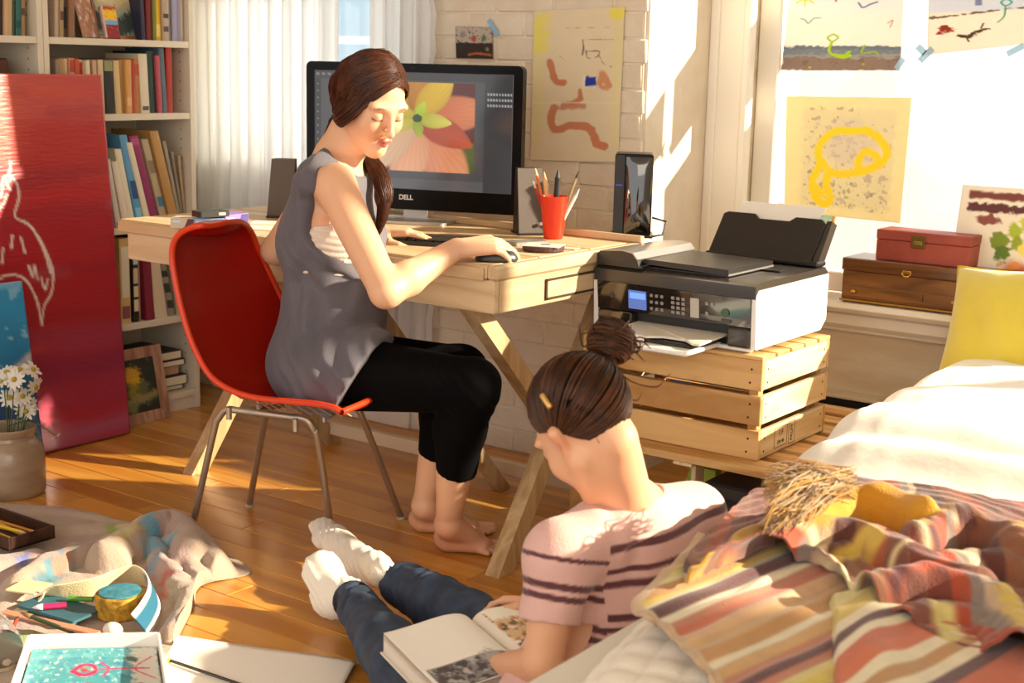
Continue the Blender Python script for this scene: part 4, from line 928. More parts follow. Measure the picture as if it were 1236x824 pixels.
def cb_(nm,u0,u1,v0,v1,mat,par=None,th=.0012): 
    o=cpt(u0,v0); return slab(o,cu_,cv_,cn,rrect(0,(u1-u0)*CWd,0,(v1-v0)*CHt,.0016,2),0,th).o(nm,mat,par or cp)
dsp=cb_('display',.215,.335,.12,.80,M('lcd_blue',H('4a5f9a'),.3,emit=.7)); cb_('display_band',.225,.33,.5,.72,M('lcd_lit',H('5f86e0'),.3,emit=.9),dsp,.0016)
m_btn=M('grey_button',H('8c8580'),.5); m_btd=M('dark_button',H('4a4542'),.4)
for r_ in range(4):
    for c_i in range(3): cb_('keypad_button',.50+.034*c_i,.522+.034*c_i,.14+.17*r_,.25+.17*r_,m_btn)
for r_ in range(3):
    for c_i in range(3): cb_('menu_button',.36+.035*c_i,.378+.035*c_i,.16+.24*r_,.27+.24*r_,m_btn)
cb_('grey_column',.625,.68,.1,.8,M('pale_grey_keys',H('b5ada4'),.5)); 
for u,v in ((.72,.6),(.755,.6),(.72,.25)): cb_('menu_button',u,u+.02,v,v+.13,m_btn)
c_=cpt(.845,.42); G().lathe([(.001,0),(.0105,0),(.0105,.0014),(.0085,.0018),(.001,.0018)],c_,20,tuple(cn)).o('start_button',M('green_key',H('3f5a44'),.3),cp)
G().lathe([(.001,0),(.007,0),(.007,.0012),(.001,.0012)],cpt(.10,.52),18,tuple(cn)).o('power_button',m_btd,cp)
cb_('badge',.82,.88,.06,.2,m_btd)
# lower front : opening, card door, trays
pbox('card_slot_door',m_pd,X1-.075,X1-.0125,YF+.002,YF+.03,pz+.012,fz0-.002,.006)
text('HOME',.008,(X1-.042,YF+.0013,pz+.042),(1,0,0),UP,(0,-1,0),m_btn,pr,'badge_letters') if 0 else None
pbox('front_cover',m_pg,X0+.013,X0+.11,YF+.003,YF+.03,pz+.012,fz0-.002,.004)
# paper trays sliding out
tl=X0+.115; tr=X1-.085
up=thing('output_tray','x','x',(0,0,0)); bpy.data.objects.remove(up)
pbox('paper_tray',m_pw,tl-.0,tr-.012,YF-.145,YF+.03,pz-.006+.010,pz+.014,.003)
g=G(); g.prism([(tl,YF-.105,pz+.030),(tl+.10,YF-.105,pz+.030),(tl+.135,YF-.075,pz+.030),(tr-.055,YF-.075,pz+.030),(tr-.02,YF-.105,pz+.030),(tr,YF-.105,pz+.030),(tr,YF+.03,pz+.036),(tl,YF+.03,pz+.036)],(0,0,-.005)); g.o('output_tray',M('tray_cream',H('e3dccf'),.35),pr)
pbox('tray_lip',m_pw,tl+.0,tl+.10,YF-.110,YF-.1055,pz+.016,pz+.031,.002); pbox('tray_guide',m_pk,tl+.005,tr-.02,YF-.10,YF+.02,pz+.0145,pz+.022,.002)
# lid, ADF
lid=G().prism([(X0+.002,YF-.002,zs-.0195),(X0+.002,YF-.002,zs+.010),(X0+.002,YF+.02,zs+.018),(X0+.002,YB-.02,zs+.018),(X0+.002,YB-.002,zs+.004),(X0+.002,YB-.002,zs-.0012),(X0+.002,YF+.012,zs-.0012),(X0+.002,YF+.012,zs-.0195)],(X1-X0-.004,0,0)).o('scanner_lid',m_pd,pr,30)
zt_=zs+.0185
# feeder hump with swooping side (profile in x-z)
hp=[(X0+.004,zt_),(X0+.004,zt_+.026),(X0+.012,zt_+.034),(X0+.075,zt_+.040),(X0+.105,zt_+.036),(X0+.118,zt_+.022),(X0+.124,zt_+.006),(X0+.135,zt_)]
G().prism([(x,YF+.006,z) for x,z in hp],(0,.285,0)).o('feeder_hump',m_pt,pr,40)
hp2=[(X0+.01,zt_+.0335),(X0+.012,zt_+.0352),(X0+.075,zt_+.0415),(X0+.107,zt_+.0375),(X0+.1205,zt_+.022),(X0+.118,zt_+.021),(X0+.1045,zt_+.0352),(X0+.075,zt_+.0395)]
G().prism([(x,YF+.0055,z) for x,z in hp2],(0,.286,0)).o('feeder_trim',M('silver_trim',H('a7a19b'),.3,.6),pr,40)
G().prism([(X0+.125,YF+.03,zt_+.010),(X0+.355,YF+.03,zt_+.004),(X0+.355,YF+.03,zt_+.019),(X0+.125,YF+.03,zt_+.022)],(0,.235,0)).o('feeder_tray',m_pt,pr)
G().box(X0+.3552,X0+.357,YF+.030,YF+.265,zt_+.004,zt_+.008).o('tray_edge',M('silver_trim',H('a7a19b')),pr)
G().box(X0+.13,X0+.35,YF+.035,YF+.26,zt_+.0003,zt_+.0035).o('lid_recess',m_pk,pr)
G().box(X0+.352,X0+.405,YF+.20,YF+.23,zt_+.0003,zt_+.004,.001).o('paper_stop',m_pk,pr)
# rear sheet feeder with paper
ry=YB-.05; r0=X0+.125; r1=X1-.035
def rp(x,s,d=0): return (x,ry+.075*s+d,zt_+.003+.110*s)
G().prism([rp(r0,0),rp(r1,0),rp(r1+.008,.92),rp(r1-.004,1.0),rp(r1-.075,1.0),rp(r1-.09,.90),rp(r0+.11,.90),rp(r0+.095,1.0),rp(r0+.018,1.0),rp(r0+.006,.95)],(0,.012,-.004)).o('rear_paper_support',m_pt,pr)
G().prism([rp(r1+.003,0,.008),rp(r1+.020,0,.008),rp(r1+.022,.97,.008),rp(r1+.008,.97,.008)],(0,.03,-.012)).o('paper_guide',m_pd,pr)
G().box(r0-.004,r1+.028,ry-.008,ry+.045,zt_+.0003,zt_+.014,.004).o('feeder_base',m_pk,pr)
pp=G().prism([rp(r0+.030,.2,.022),rp(r1-.055,.2,.022),rp(r1-.01,1.24,.022),rp(r0+.035,1.24,.022)],(0,.0006,0)).o('printer_paper',M('white_paper',H('f2eee6'),.7,transl=.2)); tag(pp,'blank white sheet standing in the rear feeder of the printer','paper')
# things under the pallet table
a=PY(820,588,3.02); b=PY(864,588,3.02); c=PY(848,549,3.02); g=G()
x0,x1=PY(815,600,3.02)[0],PY(866,600,3.02)[0]; xa,xb_=PY(832,550,3.02)[0],PY(862,552,3.02)[0]
tag(G().prism([(x0-.03,3.02,0.001),(x1,3.02,0.001),(xb_,3.03,.225),(xa,3.03,.225)],(0,.03,0)).o('storage_bin',M('lime_plastic',H('9aa61c'),.5)),'lime green tapered plastic bin under the pallet table','bin')
vx0,vx1=PY(850,590,2.92)[0],-1.225
vt=thing('fan_heater','dark boxed fan heater with a pale ribbed grille under the pallet table','heater',((vx0+vx1)/2,3.0,0))
G().box(vx0,vx1,2.91,3.06,0.001,.232,.006).o('case',M('heater_dark',H('2a2725'),.4),vt)
for k in range(20):
    x=vx0+.008+k*(vx1-vx0-.02)/20; G().box(x,x+.0035,2.903,2.9095,.02,.165,.0008).o('grille_rib',M('rib_tan',H('9d8f78'),.5),vt)
G().box(vx0+.01,vx1-.01,2.904,2.9095,.185,.20).o('top_slot',m_dark,vt)
G().box(vx0-.004,vx0+.002,2.905,2.912,0.001,.232).o('edge_strip',M('rib_tan',H('9d8f78')),vt)

# ================================================================== ON THE WINDOW SILL
m_box=wood('walnut_box',H('8a5a2c'),H('5e3a1a'),0,.4,9,.05,coat=.3); m_boxl=wood('walnut_box_lid',H('7a4c26'),H('5a3518'),0,.3,9,.05,coat=.5)
bx0,bx1,by0,by1,bz=-1.608,-1.125,3.822,3.972,.5505
wbx=thing('wooden_box','brown wooden chest with a drawer and brass knobs on the sill','box',((bx0+bx1)/2,3.9,bz))
G().box(bx0,bx1,by0,by1,bz+.010,bz+.092,.002).o('body',m_box,wbx); G().box(bx0-.003,bx1+.003,by0-.004,by1,bz+.0925,bz+.128,.003).o('lid',m_boxl,wbx)
d=G().box(bx0+.004,bx1-.004,by0-.003,by0-.0003,bz+.018,bz+.052,.001).o('drawer',m_box,wbx)
for x in (bx0+.04,bx1-.155,): G().lathe([(.001,0),(.004,.0),(.004,.004),(.0065,.007),(.006,.011),(.001,.013)],(x,by0-.0032,bz+.034),12,(0,-1,0)).o('knob',M('brass',H('c99a3c'),.3,1),d)
G().box(bx0+.24,bx0+.242,by0-.0036,by0-.0031,bz+.024,bz+.046).o('divider_line',m_dark,d)
G().box(bx0-.004,bx1+.004,by0-.006,by1,bz+.004,bz+.0098,.001).o('base_moulding',M('brass_wood',H('a8772e'),.4),wbx)
for x in (bx0+.012,bx1-.02):
    for y in (by0+.004,by1-.016): G().lathe([(.001,0),(.006,0),(.007,.002),(.005,.0042),(.001,.0042)],(x,y,bz),10).o('foot',M('brass',H('c99a3c')),wbx)
e=G(); cx=bx0+.19
for (a1,a2) in ((-60,240),): e.tube([(cx+.012*cos(radians(a)),by0-.0075,bz+.098+.009*sin(radians(a))+.002) for a in range(-200,30,18)],.0022,7)
e.box(cx-.012,cx+.012,by0-.007,by0-.0045,bz+.1,bz+.108,.001); e.o('brass_escutcheon',M('brass_pale',H('e2bd6a'),.25,1),wbx)
rz=bz+.1285
P=[PZ(1041,307,rz),PZ(1151,316,rz)]; rx0,rx1=P[0][0],P[1][0]; ry0=by0+.022; ry1=ry0+.10
rx0,rx1=-1.523,-1.255
rb_=thing('red_box','dusty red box with a brass clasp standing on the brown wooden chest','box',((rx0+rx1)/2,ry0+.05,rz))
m_rb=M('red_leather',H('8f3a2e'),.5,col2=H('a34a3a'),nscale=9,bump=.2,bscale=70)
G().box(rx0,rx1,ry0,ry1,rz,rz+.058,.002).o('body',m_rb,rb_); G().box(rx0-.001,rx1+.001,ry0-.001,ry1+.001,rz+.0588,rz+.086,.002).o('lid',m_rb,rb_)
cx=rx0+.122; q=G().box(cx-.020,cx+.020,ry0-.0045,ry0-.0003,rz+.042,rz+.076,.001).o('clasp',M('old_brass',H('7a6436'),.4,1),rb_)
G().box(cx-.012,cx+.012,ry0-.007,ry0-.0046,rz+.05,rz+.062,.001).o('clasp_tongue',M('old_brass2',H('a88f50'),.35,1),q)
# blue picture in a thin frame leaning in the corner
p=Paint(50,70,H('8fb0b4'),.7); p.speck(3,.2,H('b9c4b0'),2,.8); p.stroke([(.2,1),(.4,.6),(.3,.2)],.06,H('a8b89a'),.05,.05); p.stroke([(.7,.9),(.6,.4),(.8,0)],.07,H('6f97a8'),.05,.04); p.speck(5,.5,H('d6d2b4'),7,.7)
b_=PZ(984,348,.5505); a_=b_+np.array([-.20,-.0,0]); d1=PY(1011,251,b_[1]+.085); d0=d1+np.array([-.20,0,0])
framed('picture_frame','thin wood framed pale blue painting leaning behind the printer','picture',a_,b_,d1,d0,.010,.010,wood('thin_frame',H('c99c5c'),H('a87a3c'),2),p,m_print)
a=PZ(978,358,.5505); o=G().box(a[0]-.035,a[0]+.012,a[1]-.015,a[1]+.10,.5508,.615,.002).o('book',cmat('6b2f24')); tag(o,'dark red book standing on the sill behind the printer','book'); mkobj('page_block',G().box(a[0]-.033,a[0]+.010,a[1]-.012,a[1]+.098,.6148,.6156).V,G().box(a[0]-.033,a[0]+.010,a[1]-.012,a[1]+.098,.6148,.6156).F,m_page,o)
# ---- drawings taped to the glass
YG=4.008
def onglass(name,lab,cat,c,pt,mat=m_paper,tapes=(),wave=.0012):
    P=[PY(x,y,YG) for x,y in c]; P=[np.array([q[0],YG-.003,q[2]]) for q in P]
    o=panel(name,*P,pt,mat,None,.0008,wave); tag(o,lab,cat)
    for (px,py,w_,h_,an) in tapes:
        q=PY(px,py,YG-.006); u=np.array([cos(an),0,sin(an)]); v=np.array([-sin(an),0,cos(an)])
        slab(np.array([q[0],YG-.0062,q[2]]),u,v,np.array([0,-1,0]),[(-w_/2,-h_/2),(w_/2,-h_/2),(w_/2,h_/2),(-w_/2,h_/2)],0,.0006).o('tape_strip',M('blue_tape',H('bcd6e6'),.5,transl=.4),o)
    return o
p=Paint(150,160,H('f1ece4'),1.0,.01); p.mask(sstep(.55,1,p.v)*.5,H('dfe6ee')); p.rect(0,1,.16,.30,H('8f959c'),.008,rough=.01); p.rect(0,1,.0,.165,H('a08c80'),.01,rough=.02); p.rect(0,1,.27,.31,H('7f8b98'),.01,rough=.02); p.rect(0,1,.17,.20,H('b0aca6'),.01,rough=.03); p.speck(9,.5,H('7a6a60'),2,.5,(0,1,0,.16)); p.speck(9,.5,H('aab4bc'),4,.5,(0,1,.17,.3))
p.blob(.15,.93,.05,H('f0e02c'),.02); 
for a in range(0,360,45): p.stroke([(.15+.06*cos(radians(a)),.93+.06*sin(radians(a))),(.15+.11*cos(radians(a)),.93+.11*sin(radians(a)))],.007,H('ecdc40'))
p.stroke([(.13,.66),(.17,.64),(.20,.60),(.24,.66),(.30,.67)],.006,H('7fb0b4')); p.stroke([(.62,.86),(.66,.80),(.72,.84),(.78,.87)],.008,H('5c7ab0')); p.stroke([(.42,.98),(.46,.92),(.5,.98)],.009,H('3f7a8a')); p.stroke([(.44,.95),(.42,.88)],.008,H('c0402c')); p.stroke([(.88,.6),(.92,.64),(.9,.55)],.004,H('b08a6a'))
p.stroke([(.42,.46),(.38,.42),(.42,.37),(.47,.42),(.43,.46),(.42,.46)],.009,H('b4cc30')); p.stroke([(.42,.36),(.40,.26),(.44,.2),(.52,.19),(.58,.24)],.013,H('b8d42c')); p.stroke([(.46,.20),(.52,.17),(.58,.19)],.02,H('b8d42c')); p.stroke([(.70,.32),(.68,.22),(.78,.24),(.82,.2)],.008,H('b0cc3c')); p.blob(.25,.04,.012,H('d8d030'),.008); p.blob(.70,.08,.01,H('d8d030'),.008)
onglass('beach_drawing','child drawing of a beach with a yellow sun and green figure taped on the window','drawing',[(943,85),(1087,85),(1092,-10),(954,-10)],p,tapes=[(1086,77,.035,.016,1.0)])
p=Paint(110,120,H('f3e9dc'),1.0,.01); p.rect(0,1,.62,1,H('dcdfe6'),.03); p.stroke([(0,.55),(.3,.58),(.6,.63),(1,.68)],.012,H('8a7a6a'),.008,.02); p.blob(.15,.38,.06,H('a83c24'),.012,.03,.7); p.stroke([(.08,.30),(.2,.34)],.02,H('a83c24'),.01,.02); p.stroke([(.28,.25),(.36,.22),(.42,.28),(.5,.32)],.022,H('5c4a34'),.01,.02); p.stroke([(.34,.2),(.36,.14)],.008,H('5c4a34')); p.stroke([(.46,.34),(.48,.42)],.008,H('5c4a34'))
p.stroke([(.66,.82),(.62,.76),(.66,.7),(.71,.76),(.66,.82)],.009,H('3fa8a0')); p.stroke([(.66,.7),(.65,.52),(.6,.42)],.007,H('3fa878')); p.rect(.4,.46,.72,.9,H('8f9ab8'),.01); p.speck(8,.5,H('a05a6a'),5,.7,(.1,.3,.8,1))
onglass('figure_drawing','child drawing with a red animal and teal figure taped right of the beach drawing','drawing',[(1120,66),(1262,50),(1266,-14),(1122,-14)],p,tapes=[(1118,66,.05,.018,.8),(1112,60,.03,.018,-.7),(1226,60,.05,.016,.5)])
p=Paint(170,170,H('ece2b8'),1.02,.02); p.rect(.14,.9,.08,.9,H('e0d6b8'),.02,.6,.02); p.speck(10,.35,H('a08a90'),3,.35,(.2,.88,.1,.8)); p.speck(13,.5,H('4a4048'),8,.35,(.16,.6,.08,.92)); p.speck(12,.45,H('6a5a50'),12,.35,(.3,.85,.06,.3))
p.blob(.55,.62,.22,H('d8ccc4'),.06,.05,.9,.5)
Y_=H('f2d83a')
p.stroke([(.32,.18),(.24,.28),(.30,.42),(.28,.55),(.34,.66),(.44,.72),(.56,.72),(.66,.73),(.76,.68),(.84,.58),(.82,.48),(.72,.42),(.64,.40),(.62,.48),(.68,.56),(.78,.50),(.72,.42),(.60,.38),(.48,.36),(.38,.38),(.32,.46)],.032,Y_,.008,.006,1,90); p.stroke([(.38,.38),(.36,.26),(.40,.16),(.36,.10),(.28,.14),(.24,.24)],.034,Y_,.008,.006,1,50)
onglass('yellow_painting','cream sheet with a looping thick yellow brush line on the window','painting',[(947,255),(1087,269),(1101,118),(950,116)],p,tapes=())
# sunflower painting leaning at the right of the sill
p=Paint(150,140,H('f0e6d4'),1.1); p.rect(.05,1,.90,.96,H('7a3a34'),.01,rough=.01); p.rect(.05,1,.80,.865,H('5c2a2c'),.01,rough=.02); p.blob(.2,.74,.08,H('8a4a3c'),.02,.04,.5)
p.mask((1-sstep(.36,.46,p.v+.04*wn(p.P,3,3)))*sstep(.30,.4,p.u),H('cf5a12')); p.mask((1-sstep(.2,.3,p.v))*sstep(.3,.4,p.u),H('a83a0c')); p.mask(sstep(.62,.7,p.u)*sstep(.5,.6,p.v)*(1-sstep(.78,.82,p.v)),H('d8683a')); p.speck(5,.4,H('e8922c'),4,.8,(.3,1,0,.45))
for u,v,r_,c in ((.30,.58,.07,'7a8f20'),(.38,.66,.06,'a8b830'),(.33,.48,.06,'5c7a1c'),(.45,.74,.05,'c8cc4c'),(.42,.58,.05,'8fa02a'),(.52,.56,.10,'efdc6a'),(.60,.62,.08,'f4e68a'),(.55,.48,.08,'e8cc3c'),(.62,.54,.05,'f8eea8')): p.blob(u,v,r_,H(c),.012,.025)
P=[PY(1143,352,3.90),PY(1330,380,3.90),PY(1330,226,3.965),PY(1144,222,3.965)]
P[0][2]=P[1][2]=.552; P[3][0]=P[0][0]; P[2][2]=P[3][2]; P[2][0]=P[1][0]
o=panel('flower_painting',P[0],P[1],P[2],P[3],p,m_print,None,.008); tag(o,'painting of yellow flowers on an orange ground leaning on the window behind the chest','painting')
# ---- art on the brick pier
YW=3.493
p=Paint(60,50,H('2a2420'),1.4); p.rect(0,1,.5,1,H('b9ada0'),.02,rough=.03); p.blob(.5,.62,.1,H('b0503a'),.03,.03); p.blob(.78,.66,.09,H('4a7a4a'),.04,.03); p.blob(.2,.75,.1,H('8a8a8a'),.04,.03); p.speck(8,.4,H('4a3a34'),3,.8,(0,1,.5,1)); p.stroke([(.35,.12),(.6,.16),(.95,.12)],.03,H('c0662c'),.02,.03); p.blob(.86,.3,.06,H('8a7a60'),.03)
P=[PY(x,y,YW) for x,y in ((551,70),(595,71),(594,33),(550,32))]; o=panel('postcard',*P,p,m_print,None,.0015); tag(o,'small dark postcard taped on the white brick pier above the screen','postcard')
q=PY(595,33,YW-.002); slab(q,nrm([.6,0,-.8]),nrm([.8,0,.6]),np.array([0,-1,0]),[(-.028,-.008),(.028,-.008),(.028,.008),(-.028,.008)],0,.001).o('tape_strip',M('masking_blue',H('8fb6d8'),.6),o)
p=Paint(150,230,H('e0d0b0'),.58,.02); p.rect(0,.14,.1,.97,H('e0d48c'),.03,.5,.03); p.rect(0,.2,.72,.97,H('e6d860'),.03,.8,.03); p.rect(.9,1,.1,.97,H('e0d590'),.03,.5,.03); p.rect(.85,1,.92,1,H('e6d850'),.02,.9,.02); p.rect(.15,.5,.45,.95,H('e0cfae'),.03,.5,.05)
T_=H('c9805c'); p.stroke([(.20,.66),(.24,.58),(.28,.53),(.36,.52)],.022,T_,.006,.006); p.rect(.34,.62,.355,.39,H('c68a78'),.01,1,.01); p.stroke([(.55,.47),(.55,.41),(.46,.385)],.016,T_,.006,.006); p.stroke([(.26,.35),(.23,.29),(.26,.22),(.34,.21),(.44,.235),(.58,.235),(.66,.225),(.72,.18),(.76,.12),(.84,.105)],.026,T_,.006,.005,1,60); p.rect(.22,.62,.345,.37,H('c98a6c'),.01,.8,.01)
p.rect(.58,.72,.485,.565,H('e8dcd0'),.015,1); p.rect(.605,.725,.495,.56,H('20389c'),.008,1,.006); p.stroke([(.80,.57),(.86,.5),(.78,.5),(.78,.57)],.02,H('cf9068'),.01,.01)
p.stroke([(.56,.8),(.57,.75),(.56,.7)],.003,H('5a4a3a'),.002,.004,.8); p.stroke([(.58,.80),(.9,.795)],.002,H('7a6a54'),.002,.003,.6); p.stroke([(.6,.72),(.62,.68),(.72,.685),(.74,.72),(.6,.725)],.003,H('7a5a44'),.002,.005,.7); p.stroke([(.74,.7),(.8,.64),(.88,.62)],.003,H('8a6a4c'),.002,.004,.6); p.stroke([(.35,.88),(.9,.87)],.002,H('8a7a5c'),.002,.004,.5); p.stroke([(.25,.68),(.3,.7),(.36,.67)],.002,H('8a6a4c'),.002,.004,.6); p.rect(.0,1.,.385,.393,H('e9dcb8'),.003,.7)
P=[PY(x,y,YW) for x,y in ((640,193),(746,196),(754,8),(645,13))]; o=panel('wall_painting',*P,p,M('art_paper_wall',rough=.8,vc=True,bump=.15,bscale=60),None,.0012,.0015); tag(o,'large yellowed paper painting with an orange path and blue square on the brick pier','painting')

# ================================================================== BED
def xe(y): return np.interp(y,[1.0,1.28,1.47,1.85,2.35,2.9,3.4,3.8],[-.80,-.845,-.89,-.95,-1.035,-1.10,-1.12,-1.125])
bed=thing('bed','low bed along the window covered with white bedding','bed',(-.2,2.4,0))
g=G(); ZB=.475
def bedgrid(y0,y1,ny,nx,off,dz,zf,wr,seed,x1=.9,side0=.02):
    ys=np.linspace(y0,y1,ny); rows=[]
    for y in ys:
        e=xe(y)-off
        cp=[(e-.045,side0),(e-.05,.15),(e-.045,.30),(e-.028,ZB-.075+dz),(e+.012,ZB-.018+dz),(e+.07,ZB+dz),(e+.2,ZB+.012+dz),(-.4,ZB+.02+dz),(.2,ZB+.02+dz),(x1,ZB+.02+dz)]
        q=spl(np.array([(a,y,b) for a,b in cp]),nx); rows.append(q)
    S=np.array(rows); S[...,2]+=wr*wn(S,2.2,seed,3)*sstep(.25,.45,S[...,2]); S[...,0]+=wr*.6*wn(S[...,1:],3.1,seed+1,2)*(S[...,2]<.42)
    return S
core=G().box(-.98,.9,1.02,3.72,.04,.44,.03).o('mattress',M('mattress_ticking',H('d8d2c4'),.9),bed)
for x,y in ((-.92,1.1),(.82,1.1),(-.92,3.6),(.82,3.6)): G().box(x,x+.05,y,y+.05,0,.04).o('foot',m_pinz,bed)
S=bedgrid(1.0,3.66,330,300,.012,0,0,.005,21)
# quilting: stitched squares sunk between puffs
ax_=np.zeros(S.shape[:2]); d_=np.cumsum(np.r_[np.zeros((1,S.shape[1])),np.linalg.norm(np.diff(S,axis=0),axis=2)],0)
t_=np.cumsum(np.c_[np.zeros((S.shape[0],1)),np.linalg.norm(np.diff(S,axis=1),axis=2)],1)
qd=(np.abs(np.sin(pi*S[...,1]/.052))*np.abs(np.sin(pi*t_/.052)))**.45
du=np.gradient(S,axis=0); dv=np.gradient(S,axis=1); Nn=np.cross(dv,du); Nn/=np.linalg.norm(Nn,axis=2,keepdims=True)
S=S+Nn*(-1 if Nn[100,200,2]<0 else 1)*(.006*qd)[...,None]
m_quilt=M('white_quilt',H('e9e0d0'),.85,bump=.25,bscale=250,sheen=.2)
o=sheet('quilt',S,m_quilt,None,.004,flip=bool(Nn[100,200,2]<0)); tag(o,'white stitched quilt spread over the bed under the striped throw','quilt')
def flipof(S):
    m,n,_=S.shape; a=S[m//2,n//2]; b=S[m//2,n//2+1]; c=S[m//2+1,n//2]; return bool(np.cross(b-a,c-a)[2]<0)
# comforter over the head half
S=bedgrid(2.30,3.70,150,150,.035,.034,0,.007,5,.9,.06)
fr_=(S[...,1]-2.30)
edge=xe(S[...,1]); S[...,1]+= -.05*np.sin(np.clip((S[...,0]+1.1)*1.2,0,3)) + .10*sstep(-.9,.2,S[...,0])*0
top=sstep(.40,.47,S[...,2])
S[...,2]+=top*(.030*np.sin(np.clip(fr_/.30,0,1)*pi*.5)-.032+.022*np.exp(-((fr_-.17)/.06)**2)-.012*np.exp(-((fr_-.30)/.035)**2)+.020*np.exp(-((fr_-.42)/.08)**2))
S[...,2]+=top*.006*wn(S[...,:2]*np.array([.8,2.0]),2.4,33,2)
S[...,2]=np.maximum(S[...,2],0.05)
m_duvet=M('white_cotton',H('ece5d9'),.85,bump=.3,bscale=35,sheen=.2)
o=sheet('comforter',S,m_duvet,None,.006,flip=flipof(S)); tag(o,'plump white comforter folded across the pillow end of the bed','comforter')
# yellow pillow
pc=PY(1226,398,3.56); n=60; V=[]
u_=nrm([.97,-.16,.10]); v_=nrm([-.12,.42,.88]); v_=nrm(v_-u_*(u_@v_)); n_=np.cross(u_,v_)
for side in (-1,1):
    for i in range(n+1):
        for j in range(n+1):
            a=-1+2*i/n; b=-1+2*j/n; k=1-.10*(1-a*a)*0; pin=1-.09*(1-abs(b)**2)*abs(a)**3; pinb=1-.09*(1-abs(a)**2)*abs(b)**3
            th=.075*((1-abs(a)**2.6)*(1-abs(b)**2.6))**.55; wv=.006*sin(9*a+4*b+2)*(1-a*a)*(1-b*b)
            V.append(pc+u_*(.19*a*pin)+v_*(.165*b*pinb)+n_*side*(th+wv*side))
F=np.concatenate([gridfaces(n+1,n+1,True),gridfaces(n+1,n+1)+(n+1)**2]); me=None
o=mkobj('pillow',V,F[:, :],M('yellow_velvet',H('d3bf3c'),.75,sheen=.6,bump=.1,bscale=90,col2=H('c4ae2c'),nscale=5),None,True); tag(o,'yellow velvet pillow standing at the head of the bed','pillow')
G().tube([pc+u_*(.19*a*(1-.09*(1-abs(b)**2)*abs(a)**3))+v_*(.165*b*(1-.09*(1-abs(a)**2)*abs(b)**3)) for a,b in ([(-1+2*k/20,-1) for k in range(20)]+[(1,-1+2*k/20) for k in range(20)]+[(1-2*k/20,1) for k in range(20)]+[(-1,1-2*k/20) for k in range(21)])],.0035,6,False).o('piping',M('yellow_piping',H('c9a81c'),.7),o,True)
# ================================================================== PEOPLE
m_skin=M('skin',rough=.48,vc=True,sss=.12,bump=.06,bscale=260,spec=.4)
def headprims(S,c,Fv,Uv,sc=1.,child=False,smile=0,ears=(-1,1)):
    Fv=nrm(Fv); Uv=nrm(Uv-Fv*(np.dot(Uv,Fv))); Sv=np.cross(Uv,Fv)   # Sv = the person's left
    L=lambda f,s,u: c+sc*(Fv*f+Sv*s+Uv*u)
    R=[Fv,Sv,Uv]; e=lambda f,s,u,r,k=.02,sub=False: S.ell(L(f,s,u),np.array(r)*sc,R,k*sc,sub)
    n=lambda a,b,ra,rb,k=.012: S.cone(L(*a),L(*b),ra*sc,rb*sc,k*sc)
    e(-.014,0,.036,(.094,.073,.084)); e(.030,0,-.022,(.060,.060,.084),.03)
    for s in (-1,1):
        n((.0,s*.052,-.045),(.068,s*.014,-.098),.022,.017,.03)
        e(.058,s*.036,-.030,(.028,.024,.026),.025)            # cheeks
        e(.073,s*.030,.026,(.016,.026,.010),.016)             # brows
    n((.078,0,-.098),(.080,0,-.094),.0175,.016,.02)            # chin
    for s in (-1,1): e(.101,s*.032,.004,(.015,.019,.0125),.012,True)   # sockets
    n((.084,0,.020),(.1115,0,-.028),.0085,.0088,.014); n((.1115,0,-.030),(.1120,0,-.032),.0098,.0096,.006)
    for s in (-1,1):
        e(.101,s*.0115,-.034,(.0100,.0070,.0068),.005)
        e(.0745,s*.0315,.0035,(.0155,.0155,.0118),.003)        # eyeball under lowered lid
        e(.0755,s*.0315,-.0025,(.0155,.0145,.0065),.004)       # lower lid
    up=.004*smile
    n((.094,-.021,-.062+up),(.1005,-.004,-.0565),.0036,.0062,.006); n((.094,.021,-.062+up),(.1005,.004,-.0565),.0036,.0062,.006)
    n((.093,-.019,-.064+up),(.0985,0,-.0685),.0036,.0072,.005); n((.093,.019,-.064+up),(.0985,0,-.0685),.0036,.0072,.005)
    n((.1035,-.016,-.0628+up*.6),(.1068,0,-.0628),.0016,.0019,.0)if 0 else None
    for s in ears:   # ears
        n((-.004,s*.068,-.018),(-.014,s*.079,.018),.009,.013,.008); e(-.004,s*.080,.008,(.008,.006,.016),.005,True); n((.001,s*.068,-.028),(-.002,s*.070,-.02),.008,.008,.006)
    return L
def facemarks(L,sc,lip,lash,brow,blush,smile=0):
    K=[]; up=.004*smile
    K+=[([L(.09,-.021,-.062+up),L(.1035,-.005,-.0575),L(.1035,.005,-.0575),L(.09,.021,-.062+up)],.0058*sc,.002*sc,lip,.9),([L(.09,-.018,-.066+up),L(.103,0,-.070),L(.09,.018,-.066+up)],.0065*sc,.002*sc,lip,.85)]
    K+=[([L(.098,-.019,-.0625+up),L(.106,0,-.0635),L(.098,.019,-.0625+up)],.0013*sc,.0009*sc,(lip[0]*.3,lip[1]*.25,lip[2]*.25),.9)]
    for s in (-1,1):
        K+=[([L(.080,s*.045,-.0045),L(.090,s*.038,-.0075),L(.0925,s*.031,-.0085),L(.088,s*.022,-.006)],.0026*sc,.0012*sc,lash,.95)]
        K+=[([L(.080,s*.047,.0235),L(.090,s*.036,.0285),L(.094,s*.018,.0245)],.0036*sc,.0022*sc,brow,.8)]
        K+=[(L(.088,s*.038,-.034),.022*sc,.016*sc,blush,.2),(L(.088,s*.030,.006),.013*sc,.006*sc,blush,.25)]
    return K
